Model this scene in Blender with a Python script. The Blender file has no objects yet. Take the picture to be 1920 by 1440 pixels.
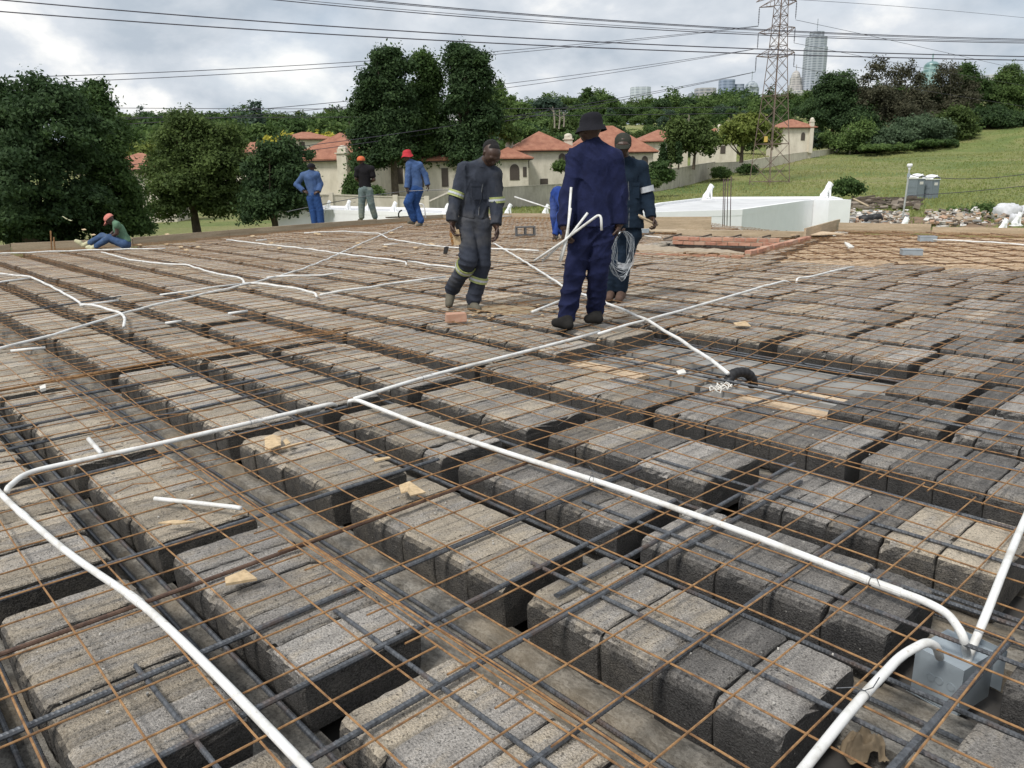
import bpy, math, random
import numpy as np
from mathutils import Vector, Matrix

# ------------------------------------------------------------------ camera
CAMR = np.array([[0.67848141, 0.73442718, -0.01672418],
                 [0.17862011, -0.18701063, -0.96598234],
                 [-0.71257128, 0.65241378, -0.2580667]])   # rows: right, down, forward
CAMC = np.array([1.27644769, -1.36032488, 1.30524853])
FPX, CX, CY = 1440.0, 960.0, 720.0
sc = bpy.context.scene
cam = bpy.data.objects.new('camera', bpy.data.cameras.new('camera'))
sc.collection.objects.link(cam)
cam.data.sensor_width = 36.0
cam.data.lens = 27.0
cam.data.clip_start = 0.05
cam.data.clip_end = 6000.0
M = Matrix.Identity(4)
for r_ in range(3):
    M[r_][0] = CAMR[0][r_]; M[r_][1] = -CAMR[1][r_]; M[r_][2] = -CAMR[2][r_]; M[r_][3] = CAMC[r_]
cam.matrix_world = M
sc.camera = cam
FW = np.array([CAMR[2][0], CAMR[2][1], 0.0]); FW /= np.linalg.norm(FW)
RT = np.array([FW[1], -FW[0], 0.0])

# ------------------------------------------------------------------ world, sun, exposure
SUN_EL, SUN_AZ = 52.0, 0.0
world = bpy.data.worlds.new('World'); sc.world = world
world.use_nodes = True
wt = world.node_tree; wt.nodes.clear()
def wn(t, **k):
    n = wt.nodes.new(t)
    for a, b in k.items(): setattr(n, a, b)
    return n
w_out = wn('ShaderNodeOutputWorld'); w_bg = wn('ShaderNodeBackground')
w_bg.inputs['Strength'].default_value = 0.1
sky = wn('ShaderNodeTexSky'); sky.sky_type = 'NISHITA'; sky.sun_disc = False
# sun comes from behind and to the left of the camera, high and veiled by cloud
sun_dir = -FW * 0.35 - RT * 0.30
sun_dir = sun_dir / np.linalg.norm(sun_dir) * math.cos(math.radians(SUN_EL)) + np.array([0, 0, math.sin(math.radians(SUN_EL))])
sky.sun_elevation = math.radians(SUN_EL)
sky.sun_rotation = math.atan2(sun_dir[0], sun_dir[1])
tc = wn('ShaderNodeTexCoord')
sep = wn('ShaderNodeSeparateXYZ'); wt.links.new(tc.outputs['Generated'], sep.inputs[0])
# project the direction on a flat cloud layer
zc = wn('ShaderNodeMath', operation='MAXIMUM'); wt.links.new(sep.outputs['Z'], zc.inputs[0]); zc.inputs[1].default_value = 0.0
za = wn('ShaderNodeMath', operation='ADD'); wt.links.new(zc.outputs[0], za.inputs[0]); za.inputs[1].default_value = 0.42
dx = wn('ShaderNodeMath', operation='DIVIDE'); wt.links.new(sep.outputs['X'], dx.inputs[0]); wt.links.new(za.outputs[0], dx.inputs[1])
dy = wn('ShaderNodeMath', operation='DIVIDE'); wt.links.new(sep.outputs['Y'], dy.inputs[0]); wt.links.new(za.outputs[0], dy.inputs[1])
cmb = wn('ShaderNodeCombineXYZ'); wt.links.new(dx.outputs[0], cmb.inputs[0]); wt.links.new(dy.outputs[0], cmb.inputs[1])
n1 = wn('ShaderNodeTexNoise'); n1.inputs['Scale'].default_value = 2.6; n1.inputs['Detail'].default_value = 9.0
n1.inputs['Roughness'].default_value = 0.55; n1.inputs['Distortion'].default_value = 0.12
n2 = wn('ShaderNodeTexNoise'); n2.inputs['Scale'].default_value = 1.5; n2.inputs['Detail'].default_value = 6.0
n2.inputs['Roughness'].default_value = 0.5
mp2 = wn('ShaderNodeMapping'); mp2.inputs['Location'].default_value = (4.7, 2.3, 0.0)
wt.links.new(cmb.outputs[0], n1.inputs['Vector']); wt.links.new(cmb.outputs[0], mp2.inputs['Vector'])
wt.links.new(mp2.outputs[0], n2.inputs['Vector'])
cr = wn('ShaderNodeValToRGB')      # cloud brightness, x10 against the 0.1 background strength
e = cr.color_ramp.elements
e[0].position = 0.38; e[0].color = (0.44, 0.50, 0.57, 1)
e[1].position = 0.64; e[1].color = (1.02, 1.0, 0.96, 1)
m_ = cr.color_ramp.elements.new(0.52); m_.color = (0.64, 0.68, 0.73, 1)
wt.links.new(n1.outputs['Fac'], cr.inputs[0])
sc10 = wn('ShaderNodeVectorMath', operation='SCALE'); sc10.inputs['Scale'].default_value = 8.4
wt.links.new(cr.outputs[0], sc10.inputs[0])
cr2 = wn('ShaderNodeValToRGB'); cr2.color_ramp.elements[0].position = 0.22; cr2.color_ramp.elements[1].position = 0.46
cr2.color_ramp.elements[0].color = (0.55, 0.55, 0.55, 1)
wt.links.new(n2.outputs['Fac'], cr2.inputs[0])
skm = wn('ShaderNodeVectorMath', operation='SCALE'); skm.inputs['Scale'].default_value = 1.0
wt.links.new(sky.outputs[0], skm.inputs[0])
mixw = wn('ShaderNodeMix', data_type='RGBA')
wt.links.new(cr2.outputs[0], mixw.inputs['Factor'])
wt.links.new(skm.outputs[0], mixw.inputs['A']); wt.links.new(sc10.outputs[0], mixw.inputs['B'])
wt.links.new(mixw.outputs['Result'], w_bg.inputs['Color'])
wt.links.new(w_bg.outputs[0], w_out.inputs['Surface'])

sl = bpy.data.lights.new('sun', 'SUN'); sl.energy = 2.2; sl.angle = math.radians(14); sl.color = (1.0, 0.96, 0.90)
so = bpy.data.objects.new('sun', sl); sc.collection.objects.link(so)
so.rotation_euler = Vector(sun_dir.tolist()).to_track_quat('Z', 'Y').to_euler()
so.location = (0, 0, 30)
sc.view_settings.view_transform = 'Standard'; sc.view_settings.look = 'None'
sc.view_settings.gamma = 1.0; sc.view_settings.exposure = 0.45
sc.cycles.max_bounces = 5; sc.cycles.diffuse_bounces = 3; sc.cycles.glossy_bounces = 2
sc.cycles.transparent_max_bounces = 4

# ------------------------------------------------------------------ helpers
rng = random.Random(7)
nr = np.random.RandomState(11)
def ray(u, v):
    return CAMR.T @ np.array([(u - CX) / FPX, (v - CY) / FPX, 1.0])
def at(u, v, z=0.0):                       # where the line of sight meets a level plane
    r = ray(u, v); return CAMC + r * ((z - CAMC[2]) / r[2])
def far(u, v, Y):                          # where it meets the upright plane Y metres ahead
    r = ray(u, v); return CAMC + r * (Y / (r @ FW))
def depth(p): return float((np.asarray(p) - CAMC) @ FW)
def side(p): return float((np.asarray(p) - CAMC) @ RT)
def cf(X, Y, z): p = CAMC + RT * X + FW * Y; return np.array([p[0], p[1], z])
def unit(v): v = np.asarray(v, float); n = np.linalg.norm(v); return v / n if n > 1e-12 else v

class MB:
    def __init__(s): s.v = []; s.f = []; s.n = 0; s.col = []
    def add(s, verts, faces, col=None):
        verts = np.asarray(verts, float).reshape(-1, 3)
        b = s.n; s.v.append(verts); s.n += len(verts)
        s.f.extend([tuple(b + i for i in f) for f in faces])
        if col is not None: s.col.append(np.repeat(np.asarray([col], float), len(verts), 0))
    def box(s, c, size, rz=0.0, col=None, ax=None):
        hx, hy, hz = [q / 2 for q in size]
        P = np.array([(x, y, z) for x in (-hx, hx) for y in (-hy, hy) for z in (-hz, hz)])
        if ax is not None: P = P @ np.array(ax)
        else:
            k, q = math.cos(rz), math.sin(rz)
            P = P @ np.array([[k, q, 0], [-q, k, 0], [0, 0, 1]])
        s.add(P + np.asarray(c), [(0, 1, 3, 2), (4, 6, 7, 5), (0, 4, 5, 1), (2, 3, 7, 6), (0, 2, 6, 4), (1, 5, 7, 3)], col)
    def tube(s, pts, r, n=8, cap=True, col=None, phase=0.0):
        pts = np.asarray(pts, float); m = len(pts)
        r = np.full(m, r) if np.isscalar(r) else np.asarray(r)
        t = np.gradient(pts, axis=0); t /= np.maximum(np.linalg.norm(t, axis=1), 1e-9)[:, None]
        up = np.array([0, 0, 1.0]) if abs(t[0][2]) < 0.9 else np.array([1.0, 0, 0])
        a = unit(np.cross(t[0], up)); A = []
        for k in range(m):
            a = unit(a - t[k] * (a @ t[k])); A.append(a)
        A = np.array(A); B = np.cross(t, A)
        ang = np.arange(n) * 2 * math.pi / n + phase
        V = pts[:, None, :] + r[:, None, None] * (A[:, None, :] * np.cos(ang)[None, :, None] + B[:, None, :] * np.sin(ang)[None, :, None])
        F = [(k * n + i, k * n + (i + 1) % n, (k + 1) * n + (i + 1) % n, (k + 1) * n + i) for k in range(m - 1) for i in range(n)]
        if cap: F += [tuple(range(n))[::-1], tuple((m - 1) * n + i for i in range(n))]
        s.add(V.reshape(-1, 3), F, col)
    def lathe(s, prof, c=(0, 0, 0), n=16, ax=None, sx=1.0, sy=1.0, col=None):
        V = []
        for r, z in prof:
            for i in range(n):
                a = 2 * math.pi * i / n; V.append((r * math.cos(a) * sx, r * math.sin(a) * sy, z))
        V = np.array(V)
        if ax is not None: V = V @ np.array(ax)
        m = len(prof)
        F = [(k * n + i, k * n + (i + 1) % n, (k + 1) * n + (i + 1) % n, (k + 1) * n + i) for k in range(m - 1) for i in range(n)]
        F += [tuple(range(n))[::-1], tuple((m - 1) * n + i for i in range(n))]
        s.add(V + np.asarray(c), F, col)
    def prism(s, poly, z0, z1, col=None):
        n = len(poly); V = [(p[0], p[1], z0) for p in poly] + [(p[0], p[1], z1) for p in poly]
        s.add(V, [tuple(range(n))[::-1], tuple(range(n, 2 * n))] + [(i, (i + 1) % n, n + (i + 1) % n, n + i) for i in range(n)], col)
    def build(s, name, mat, parent=None, origin=None, smooth=False):
        me = bpy.data.meshes.new(name)
        V = np.concatenate(s.v) if s.v else np.zeros((0, 3))
        o = bpy.data.objects.new(name, me)
        off = np.zeros(3)
        if origin is not None: off = np.asarray(origin, float); o.location = off.tolist()
        if parent is not None:
            pl = np.array(parent.matrix_world.translation) if False else np.array(parent.get('_o', (0, 0, 0)))
            off = off if origin is not None else pl
            o.location = (off - pl).tolist()
            o.parent = parent
        me.from_pydata((V - off).tolist(), [], s.f)
        if s.col:
            ca = me.color_attributes.new('tint', 'FLOAT_COLOR', 'POINT')
            c = np.concatenate(s.col); c = np.concatenate([c, np.ones((len(c), 4 - c.shape[1]))], 1)
            ca.data.foreach_set('color', c.ravel())
        if smooth: me.polygons.foreach_set('use_smooth', [True] * len(me.polygons))
        me.materials.append(mat); me.update()
        sc.collection.objects.link(o)
        return o

def tag(o, label=None, cat=None, group=None, kind=None):
    if label: o['label'] = label
    if cat: o['category'] = cat
    if group: o['group'] = group
    if kind: o['kind'] = kind
    return o
def thing(name, loc, label, cat, group=None):
    o = bpy.data.objects.new(name, None); sc.collection.objects.link(o)
    o.empty_display_size = 0.1
    o.location = [float(q) for q in loc]; o['_o'] = [float(q) for q in loc]
    return tag(o, label, cat, group)
def done(o):
    if '_o' in o: del o['_o']

def quads_object(name, P, faces4, cols, mat, parent=None, smooth=False, origin=None):
    """fast mesh from numpy: P (n,3), faces4 (m,k)"""
    me = bpy.data.meshes.new(name); m, k = faces4.shape
    off = np.zeros(3) if origin is None else np.asarray(origin, float)
    me.vertices.add(len(P)); me.vertices.foreach_set('co', (P - off).astype(np.float32).ravel())
    me.loops.add(m * k); me.loops.foreach_set('vertex_index', faces4.astype(np.int32).ravel())
    me.polygons.add(m); me.polygons.foreach_set('loop_start', (np.arange(m) * k).astype(np.int32))
    me.polygons.foreach_set('loop_total', np.full(m, k, np.int32))
    if smooth: me.polygons.foreach_set('use_smooth', np.ones(m, bool))
    me.update(calc_edges=True)
    if cols is not None:
        ca = me.color_attributes.new('tint', 'FLOAT_COLOR', 'POINT')
        ca.data.foreach_set('color', np.concatenate([cols, np.ones((len(cols), 1))], 1).astype(np.float32).ravel())
    me.materials.append(mat)
    o = bpy.data.objects.new(name, me); sc.collection.objects.link(o)
    if parent is not None:
        pl = np.array(parent.get('_o', (0, 0, 0))); o.parent = parent; o.location = (off - pl).tolist()
    else: o.location = off.tolist()
    return o

# ------------------------------------------------------------------ materials
MATS = {}
class NT:
    def __init__(s, name):
        s.m = bpy.data.materials.new(name); s.m.use_nodes = True; s.t = s.m.node_tree; s.t.nodes.clear()
        s.out = s.n('ShaderNodeOutputMaterial'); s.p = s.n('ShaderNodeBsdfPrincipled'); s.l(s.p.outputs[0], s.out.inputs[0])
        MATS[name] = s.m
    def n(s, t, **k):
        q = s.t.nodes.new(t)
        for a, b in k.items(): setattr(q, a, b)
        return q
    def l(s, a, b): s.t.links.new(a, b)
    def pos(s): return s.n('ShaderNodeNewGeometry').outputs['Position']
    def objc(s): return s.n('ShaderNodeTexCoord').outputs['Object']
    def noise(s, vec, scale, detail=4, rough=0.55, stretch=None, dist=0.0):
        if stretch is not None:
            mp = s.n('ShaderNodeMapping'); mp.inputs['Scale'].default_value = stretch; s.l(vec, mp.inputs[0]); vec = mp.outputs[0]
        q = s.n('ShaderNodeTexNoise'); q.inputs['Scale'].default_value = scale; q.inputs['Detail'].default_value = detail
        q.inputs['Roughness'].default_value = rough; q.inputs['Distortion'].default_value = dist
        s.l(vec, q.inputs['Vector']); return q.outputs['Fac']
    def ramp(s, fac, stops):
        q = s.n('ShaderNodeValToRGB'); el = q.color_ramp.elements
        while len(el) < len(stops): el.new(0.5)
        for e_, (p_, c_) in zip(el, stops):
            e_.position = p_; e_.color = (c_, c_, c_, 1) if np.isscalar(c_) else (*c_, 1)
        s.l(fac, q.inputs[0]); return q.outputs[0]
    def mix(s, fac, a, b, mode='MIX'):
        q = s.n('ShaderNodeMix', data_type='RGBA', blend_type=mode)
        for inp, val in ((q.inputs['Factor'], fac), (q.inputs['A'], a), (q.inputs['B'], b)):
            if hasattr(val, 'links') or hasattr(val, 'is_linked'): s.l(val, inp)
            elif isinstance(val, (tuple, list)): inp.default_value = (*val[:3], 1)
            else: inp.default_value = val
        return q.outputs['Result']
    def math(s, op, a, b=0.0):
        q = s.n('ShaderNodeMath', operation=op)
        for inp, val in ((q.inputs[0], a), (q.inputs[1], b)):
            if hasattr(val, 'is_linked'): s.l(val, inp)
            else: inp.default_value = val
        return q.outputs[0]
    def bump(s, h, strength, dist=0.01):
        q = s.n('ShaderNodeBump'); q.inputs['Strength'].default_value = strength; q.inputs['Distance'].default_value = dist
        s.l(h, q.inputs['Height']); s.l(q.outputs[0], s.p.inputs['Normal'])
    def tint(s): 
        q = s.n('ShaderNodeVertexColor'); q.layer_name = 'tint'; return q.outputs[0]
    def set(s, color=None, rough=None, metal=None):
        if color is not None:
            if hasattr(color, 'is_linked'): s.l(color, s.p.inputs['Base Color'])
            else: s.p.inputs['Base Color'].default_value = (*color, 1)
        if rough is not None: s.p.inputs['Roughness'].default_value = rough
        if metal is not None: s.p.inputs['Metallic'].default_value = metal
        return s.m

def simple(name, col, rough=0.7, metal=0.0, var=0.18, scale=6.0, bump=0.0, bscale=40.0, stretch=None):
    t = NT(name); p = t.pos()
    f = t.noise(p, scale, 5, 0.6, stretch)
    c = t.mix(t.ramp(f, [(0.3, 0.0), (0.7, 1.0)]), tuple(q * (1 - var) for q in col), tuple(min(1, q * (1 + var)) for q in col))
    t.set(c, rough, metal)
    if bump: t.bump(t.noise(p, bscale, 4), bump, 0.01)
    return t.m

def block_material():
    t = NT('concrete_block'); p = t.pos(); tn = t.tint()
    sp = t.n('ShaderNodeSeparateColor'); t.l(tn, sp.inputs[0])
    shade, dusty, tan = sp.outputs[0], sp.outputs[1], sp.outputs[2]     # per block
    nrm = t.n('ShaderNodeNewGeometry').outputs['Normal']
    sx = t.n('ShaderNodeSeparateXYZ'); t.l(nrm, sx.inputs[0])
    fine = t.noise(p, 165.0, 4, 0.8)
    med = t.noise(p, 14.0, 5, 0.65)
    streak = t.noise(p, 9.0, 5, 0.7, stretch=(3.2, 0.55, 1.0))
    base = t.mix(t.ramp(fine, [(0.40, 0.0), (0.60, 1.0)]), (0.020, 0.020, 0.021), (0.095, 0.092, 0.09))
    base = t.mix(t.ramp(med, [(0.35, 0.0), (0.75, 0.5)]), base, (0.095, 0.092, 0.088))
    dust = t.mix(t.ramp(fine, [(0.36, 0.0), (0.62, 1.0)]), (0.20, 0.188, 0.172), (0.545, 0.51, 0.47))
    tanc = t.mix(t.ramp(fine, [(0.34, 0.0), (0.56, 1.0)]), (0.28, 0.228, 0.162), (0.59, 0.505, 0.385))
    patch = t.noise(p, 5.0, 5, 0.65, stretch=(2.0, 0.8, 1.0))
    pm = t.math('ADD', t.math('MULTIPLY', patch, 1.0), t.math('MULTIPLY', tan, 0.42))
    pm = t.math('ADD', pm, t.math('MULTIPLY', streak, 0.25))
    tmask = t.ramp(pm, [(0.72, 0.0), (0.94, 0.8)])
    top = t.mix(tmask, dust, tanc)
    # dust lies on faces that look up, held in the rough pores
    upm = t.math('ADD', t.math('MULTIPLY', sx.outputs['Z'], 0.9), t.math('MULTIPLY', t.math('SUBTRACT', med, 0.5), 0.5))
    upm = t.ramp(upm, [(0.20, 0.0), (0.66, 1.0)])
    wear = t.math('ADD', t.math('MULTIPLY', streak, 0.75), t.math('MULTIPLY', dusty, 0.75))
    wear = t.ramp(wear, [(0.30, 0.22), (0.80, 1.0)])
    dm = t.math('MULTIPLY', upm, wear)
    col = t.mix(dm, base, top)
    sidet = t.math('MULTIPLY', t.ramp(med, [(0.30, 0.1), (0.66, 0.85)]), t.math('MINIMUM', tan, 1.0))
    sidec = t.mix(t.ramp(fine, [(0.36, 0.0), (0.6, 1.0)]), (0.09, 0.082, 0.07), (0.23, 0.205, 0.17))
    col = t.mix(sidet, col, t.mix(t.math('MULTIPLY', dm, 0.85), sidec, col))
    pit = t.ramp(t.noise(p, 78.0, 3, 0.7), [(0.34, 1.0), (0.43, 0.0)])
    col = t.mix(t.math('MULTIPLY', pit, 0.72), col, (0.022, 0.021, 0.02))
    blot = t.ramp(t.noise(p, 7.0, 4, 0.65, stretch=(2.2, 0.7, 1.0)), [(0.44, 0.0), (0.62, 0.32)])
    col = t.mix(blot, col, (0.10, 0.095, 0.092))
    vor = t.n('ShaderNodeTexVoronoi'); vor.inputs['Scale'].default_value = 42.0; t.l(p, vor.inputs['Vector'])
    speck = t.math('MULTIPLY', t.ramp(vor.outputs['Distance'], [(0.05, 1.0), (0.11, 0.0)]), t.ramp(t.noise(p, 20.0, 1), [(0.58, 0.0), (0.64, 1.0)]))
    col = t.mix(speck, col, (0.5, 0.48, 0.44))
    mul = t.n('ShaderNodeVectorMath', operation='SCALE'); t.l(col, mul.inputs[0])
    t.l(t.math('ADD', t.math('MULTIPLY', shade, 0.85), 0.62), mul.inputs['Scale'])
    t.set(mul.outputs[0], 0.97)
    t.p.inputs['Specular IOR Level'].default_value = 0.2
    v2 = t.n('ShaderNodeTexVoronoi'); v2.inputs['Scale'].default_value = 160.0; t.l(p, v2.inputs['Vector'])
    h = t.math('ADD', t.math('MULTIPLY', t.noise(p, 190.0, 4, 0.8), 1.0), t.math('MULTIPLY', v2.outputs['Distance'], 0.6))
    h = t.math('ADD', h, t.math('MULTIPLY', med, 0.8))
    t.bump(h, 1.0, 0.007)
    return t.m
BLOCK = block_material()

def rib_material():
    t = NT('rib_concrete'); p = t.pos()
    a = t.noise(p, 11.0, 6, 0.7, stretch=(0.75, 1.3, 1)); b = t.noise(p, 85.0, 4, 0.75)
    c = t.mix(t.ramp(a, [(0.38, 0.0), (0.62, 1.0)]), (0.10, 0.095, 0.085), (0.33, 0.31, 0.275))
    c = t.mix(t.ramp(b, [(0.38, 0.6), (0.52, 0.0)]), c, (0.06, 0.056, 0.05))
    c = t.mix(t.ramp(t.noise(p, 2.3, 3), [(0.45, 0.0), (0.7, 0.6)]), c, (0.33, 0.26, 0.17))
    t.set(c, 0.95); t.bump(t.math('ADD', t.noise(p, 35.0, 5, 0.7), t.math('MULTIPLY', a, 0.8)), 0.9, 0.012); return t.m
RIB = rib_material()

def rust_material(name, lo, mid, hi, rough=0.85):
    t = NT(name); p = t.pos(); f = t.noise(p, 26.0, 5, 0.7)
    t.set(t.ramp(f, [(0.3, lo), (0.5, mid), (0.7, hi)]), rough); t.bump(t.noise(p, 300.0, 2), 0.5, 0.002); return t.m
WIRE = rust_material('rusty_wire', (0.115, 0.060, 0.030), (0.27, 0.145, 0.06), (0.42, 0.245, 0.11))
def bar_material():
    t = NT('steel_bar'); p = t.pos(); f = t.noise(p, 5.0, 5, 0.65); g = t.noise(p, 60, 3, 0.6)
    c = t.ramp(g, [(0.3, (0.055, 0.06, 0.068)), (0.7, (0.14, 0.15, 0.165))])
    c = t.mix(t.ramp(f, [(0.52, 0.0), (0.72, 0.85)]), c, (0.13, 0.075, 0.045))
    t.set(c, 0.5, 0.35); return t.m
BAR = bar_material()
def pvc_material():
    t = NT('white_pvc'); p = t.pos(); f = t.noise(p, 9.0, 6, 0.7)
    c = t.ramp(f, [(0.3, (0.50, 0.48, 0.44)), (0.52, (0.74, 0.74, 0.72)), (0.75, (0.80, 0.80, 0.79))])
    g = t.noise(p, 38.0, 4, 0.7)
    c = t.mix(t.ramp(g, [(0.60, 0.0), (0.70, 0.55)]), c, (0.33, 0.27, 0.20))
    t.set(c, 0.45); return t.m
PVC = pvc_material()
def wood_material(name, a, b, st=(1, 1, 1), scale=3.0):
    t = NT(name); p = t.pos()
    f = t.noise(p, scale, 6, 0.7, stretch=st, dist=0.6); g = t.noise(p, 50.0, 3, 0.6, stretch=st)
    c = t.mix(t.ramp(f, [(0.3, 0.0), (0.7, 1.0)]), a, b)
    c = t.mix(t.ramp(g, [(0.35, 0.45), (0.6, 0.0)]), c, tuple(q * 0.55 for q in a))
    t.set(c, 0.85); t.bump(g, 0.4, 0.004); return t.m
BOARD = wood_material('raw_timber', (0.36, 0.28, 0.18), (0.60, 0.48, 0.34), st=(0.4, 0.4, 5))
PLY = wood_material('formwork_plank', (0.46, 0.33, 0.21), (0.80, 0.64, 0.45), st=(1, 1, 1))
CHIP = wood_material('wood_chip', (0.50, 0.36, 0.20), (0.68, 0.52, 0.33), scale=20)
DARKWOOD = wood_material('old_timber', (0.07, 0.055, 0.045), (0.18, 0.14, 0.10))
def brick_material(name='red_brick', scale=1.0):
    t = NT(name); p = t.pos(); tn = t.tint()
    f = t.noise(p, 22.0, 4, 0.7)
    c = t.mix(t.ramp(f, [(0.3, 0.0), (0.7, 0.6)]), tn, (0.50, 0.36, 0.27))
    t.set(c, 0.92); t.bump(t.noise(p, 80.0, 4, 0.7), 0.7, 0.006); return t.m
BRICK = brick_material()
MORTAR = simple('mortar', (0.34, 0.28, 0.21), 0.95, scale=14, bump=0.6)
GREYMETAL = simple('painted_grey_metal', (0.30, 0.345, 0.38), 0.5, 0.1, var=0.12, scale=10, bump=0.05)
WHITEWALL = simple('white_plaster', (0.86, 0.865, 0.87), 0.85, var=0.03, scale=2)
def plaster_material(name, lo, hi):
    t = NT(name); p = t.pos()
    f = t.noise(p, 1.1, 6, 0.7, stretch=(1, 1, 0.35))
    g = t.noise(p, 0.5, 3, 0.6, stretch=(1, 1, 2.5))
    c = t.mix(t.ramp(f, [(0.3, 0.0), (0.62, 1.0)]), lo, hi)
    c = t.mix(t.ramp(g, [(0.55, 0.0), (0.75, 0.35)]), c, tuple(q * 0.7 for q in lo))
    t.set(c, 0.9); return t.m
CREAM = plaster_material('cream_plaster', (0.52, 0.475, 0.385), (0.68, 0.63, 0.53))
YARDWALL = plaster_material('stained_wall', (0.33, 0.30, 0.24), (0.53, 0.49, 0.41))
WHITEROOF = simple('roof_membrane', (0.60, 0.605, 0.61), 0.7, var=0.15, scale=0.8)
def roof_material():
    t = NT('terracotta_tiles'); p = t.pos(); ob = t.objc()
    n_ = t.noise(p, 1.2, 6, 0.7)
    c = t.ramp(n_, [(0.3, (0.25, 0.10, 0.062)), (0.55, (0.36, 0.16, 0.10)), (0.75, (0.44, 0.23, 0.15))])
    w = t.n('ShaderNodeTexWave'); w.wave_type = 'BANDS'; w.bands_direction = 'Z'; w.inputs['Scale'].default_value = 2.2
    w.inputs['Distortion'].default_value = 0.6; t.l(ob, w.inputs['Vector'])
    c = t.mix(t.ramp(w.outputs['Fac'], [(0.0, 0.35), (0.3, 0.0)]), c, (0.17, 0.06, 0.035))
    t.set(c, 0.85); t.bump(w.outputs['Fac'], 0.5, 0.08); return t.m
ROOF = roof_material()
RIDGE = simple('ridge_tiles', (0.55, 0.27, 0.16), 0.85)
GLASS = simple('dark_window_glass', (0.03, 0.035, 0.04), 0.15, var=0.3)
FRAME = simple('dark_window_frame', (0.07, 0.055, 0.045), 0.6)
def foliage_material():
    t = NT('foliage'); tn = t.tint()
    t.set(tn, 0.75); t.p.inputs['Specular IOR Level'].default_value = 0.25
    tr = t.n('ShaderNodeBsdfTranslucent'); t.l(t.mix(0.0, tn, (1, 1, 1)), tr.inputs[0])
    mx = t.n('ShaderNodeMixShader'); mx.inputs[0].default_value = 0.38
    t.l(t.p.outputs[0], mx.inputs[1]); t.l(tr.outputs[0], mx.inputs[2]); t.l(mx.outputs[0], t.out.inputs[0])
    return t.m
LEAF = foliage_material()
BARK = simple('bark', (0.095, 0.075, 0.055), 0.95, var=0.35, scale=4, bump=0.6, bscale=12)
PALEBARK = simple('pale_bark', (0.26, 0.23, 0.19), 0.95, var=0.25, scale=4)
def grass_material():
    t = NT('field_grass'); p = t.pos()
    a = t.noise(p, 0.055, 6, 0.65, stretch=(1, 1, 1), dist=0.6); b = t.noise(p, 1.3, 5, 0.75); c0 = t.noise(p, 0.017, 4, 0.6)
    c = t.ramp(a, [(0.34, (0.12, 0.19, 0.042)), (0.46, (0.20, 0.25, 0.065)), (0.57, (0.29, 0.295, 0.10)), (0.68, (0.38, 0.33, 0.17))])
    c = t.mix(t.ramp(b, [(0.3, 0.45), (0.65, 0.0)]), c, (0.055, 0.085, 0.024))
    c = t.mix(t.ramp(c0, [(0.5, 0.0), (0.68, 0.55)]), c, (0.26, 0.235, 0.105))
    t.set(c, 0.95); t.bump(b, 1.0, 0.6); return t.m
GRASS = grass_material()
DIRT = simple('bare_earth', (0.20, 0.135, 0.085), 0.95, var=0.35, scale=1.5, bump=0.5, bscale=9)
SOFFIT = simple('slab_formwork', (0.075, 0.07, 0.065), 0.95, var=0.4, scale=3)
PYLONM = rust_material('pylon_steel', (0.10, 0.07, 0.058), (0.17, 0.12, 0.10), (0.26, 0.20, 0.165), 0.7)
CABLE = simple('cable', (0.05, 0.045, 0.065), 0.6, var=0.1)
BLACKRUB = simple('black_rubber', (0.018, 0.018, 0.02), 0.55)
PAPER = simple('white_scrap', (0.7, 0.68, 0.63), 0.8, scale=30)

# ------------------------------------------------------------------ terrain, slab base
def sst(a, b, x): t = min(1, max(0, (x - a) / (b - a))); return t * t * (3 - 2 * t)
def gz0(X, Y):
    z = -2.5
    if Y > 92:
        k = (0.052 + 0.00052 * max(0, X)) * sst(2, 42, X)
        d = min(Y, 260) - 92
        z += k * d * d / (d + 14)
    if Y > 170:
        z += (min(Y, 400) - 170) * 0.098 * (1 - 0.55 * sst(20, 90, X))
        z += (min(max(Y, 400), 1500) - 400) * 0.055
    z += 0.15 * math.sin(X * 0.13 + 1) * math.sin(Y * 0.11) * sst(60, 100, Y)
    return z
GCTRL = []
for u_c, v_c, Y_c in ((1714, 377, 80), (960, 392, 90), (1060, 382, 96), (1255, 345, 125), (1385, 320, 145), (1475, 305, 166), (1592, 287, 200), (1587, 364, 72), (1888, 416, 52), (1640, 424, 50), (1640, 388, 66), (1740, 278, 182), (1650, 284, 184),
                      (1920, 244, 190), (1800, 250, 190), (1850, 400, 60), (1690, 432, 50), (1441, 360, 118), (1900, 330, 110), (1750, 330, 115), (1850, 290, 150), (1680, 340, 105)):
    p_c = far(u_c, v_c, Y_c); GCTRL.append((side(p_c), Y_c, p_c[2] - gz0(side(p_c), Y_c)))
def gz(X, Y):
    z = gz0(X, Y)
    if Y < 25 or Y > 290 or X < -40 or X > 190: return z
    sw, sr = 0.12, 0.0
    for a, b, r in GCTRL:
        w = math.exp(-((X - a) ** 2 + (Y - b) ** 2) / 340.0); sw += w; sr += w * r
    return z + sr / sw
def ground(u, Y):                           # ground point under image column u
    p = far(u, 330, Y); X = side(p); return cf(X, Y, gz(X, Y))

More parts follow.
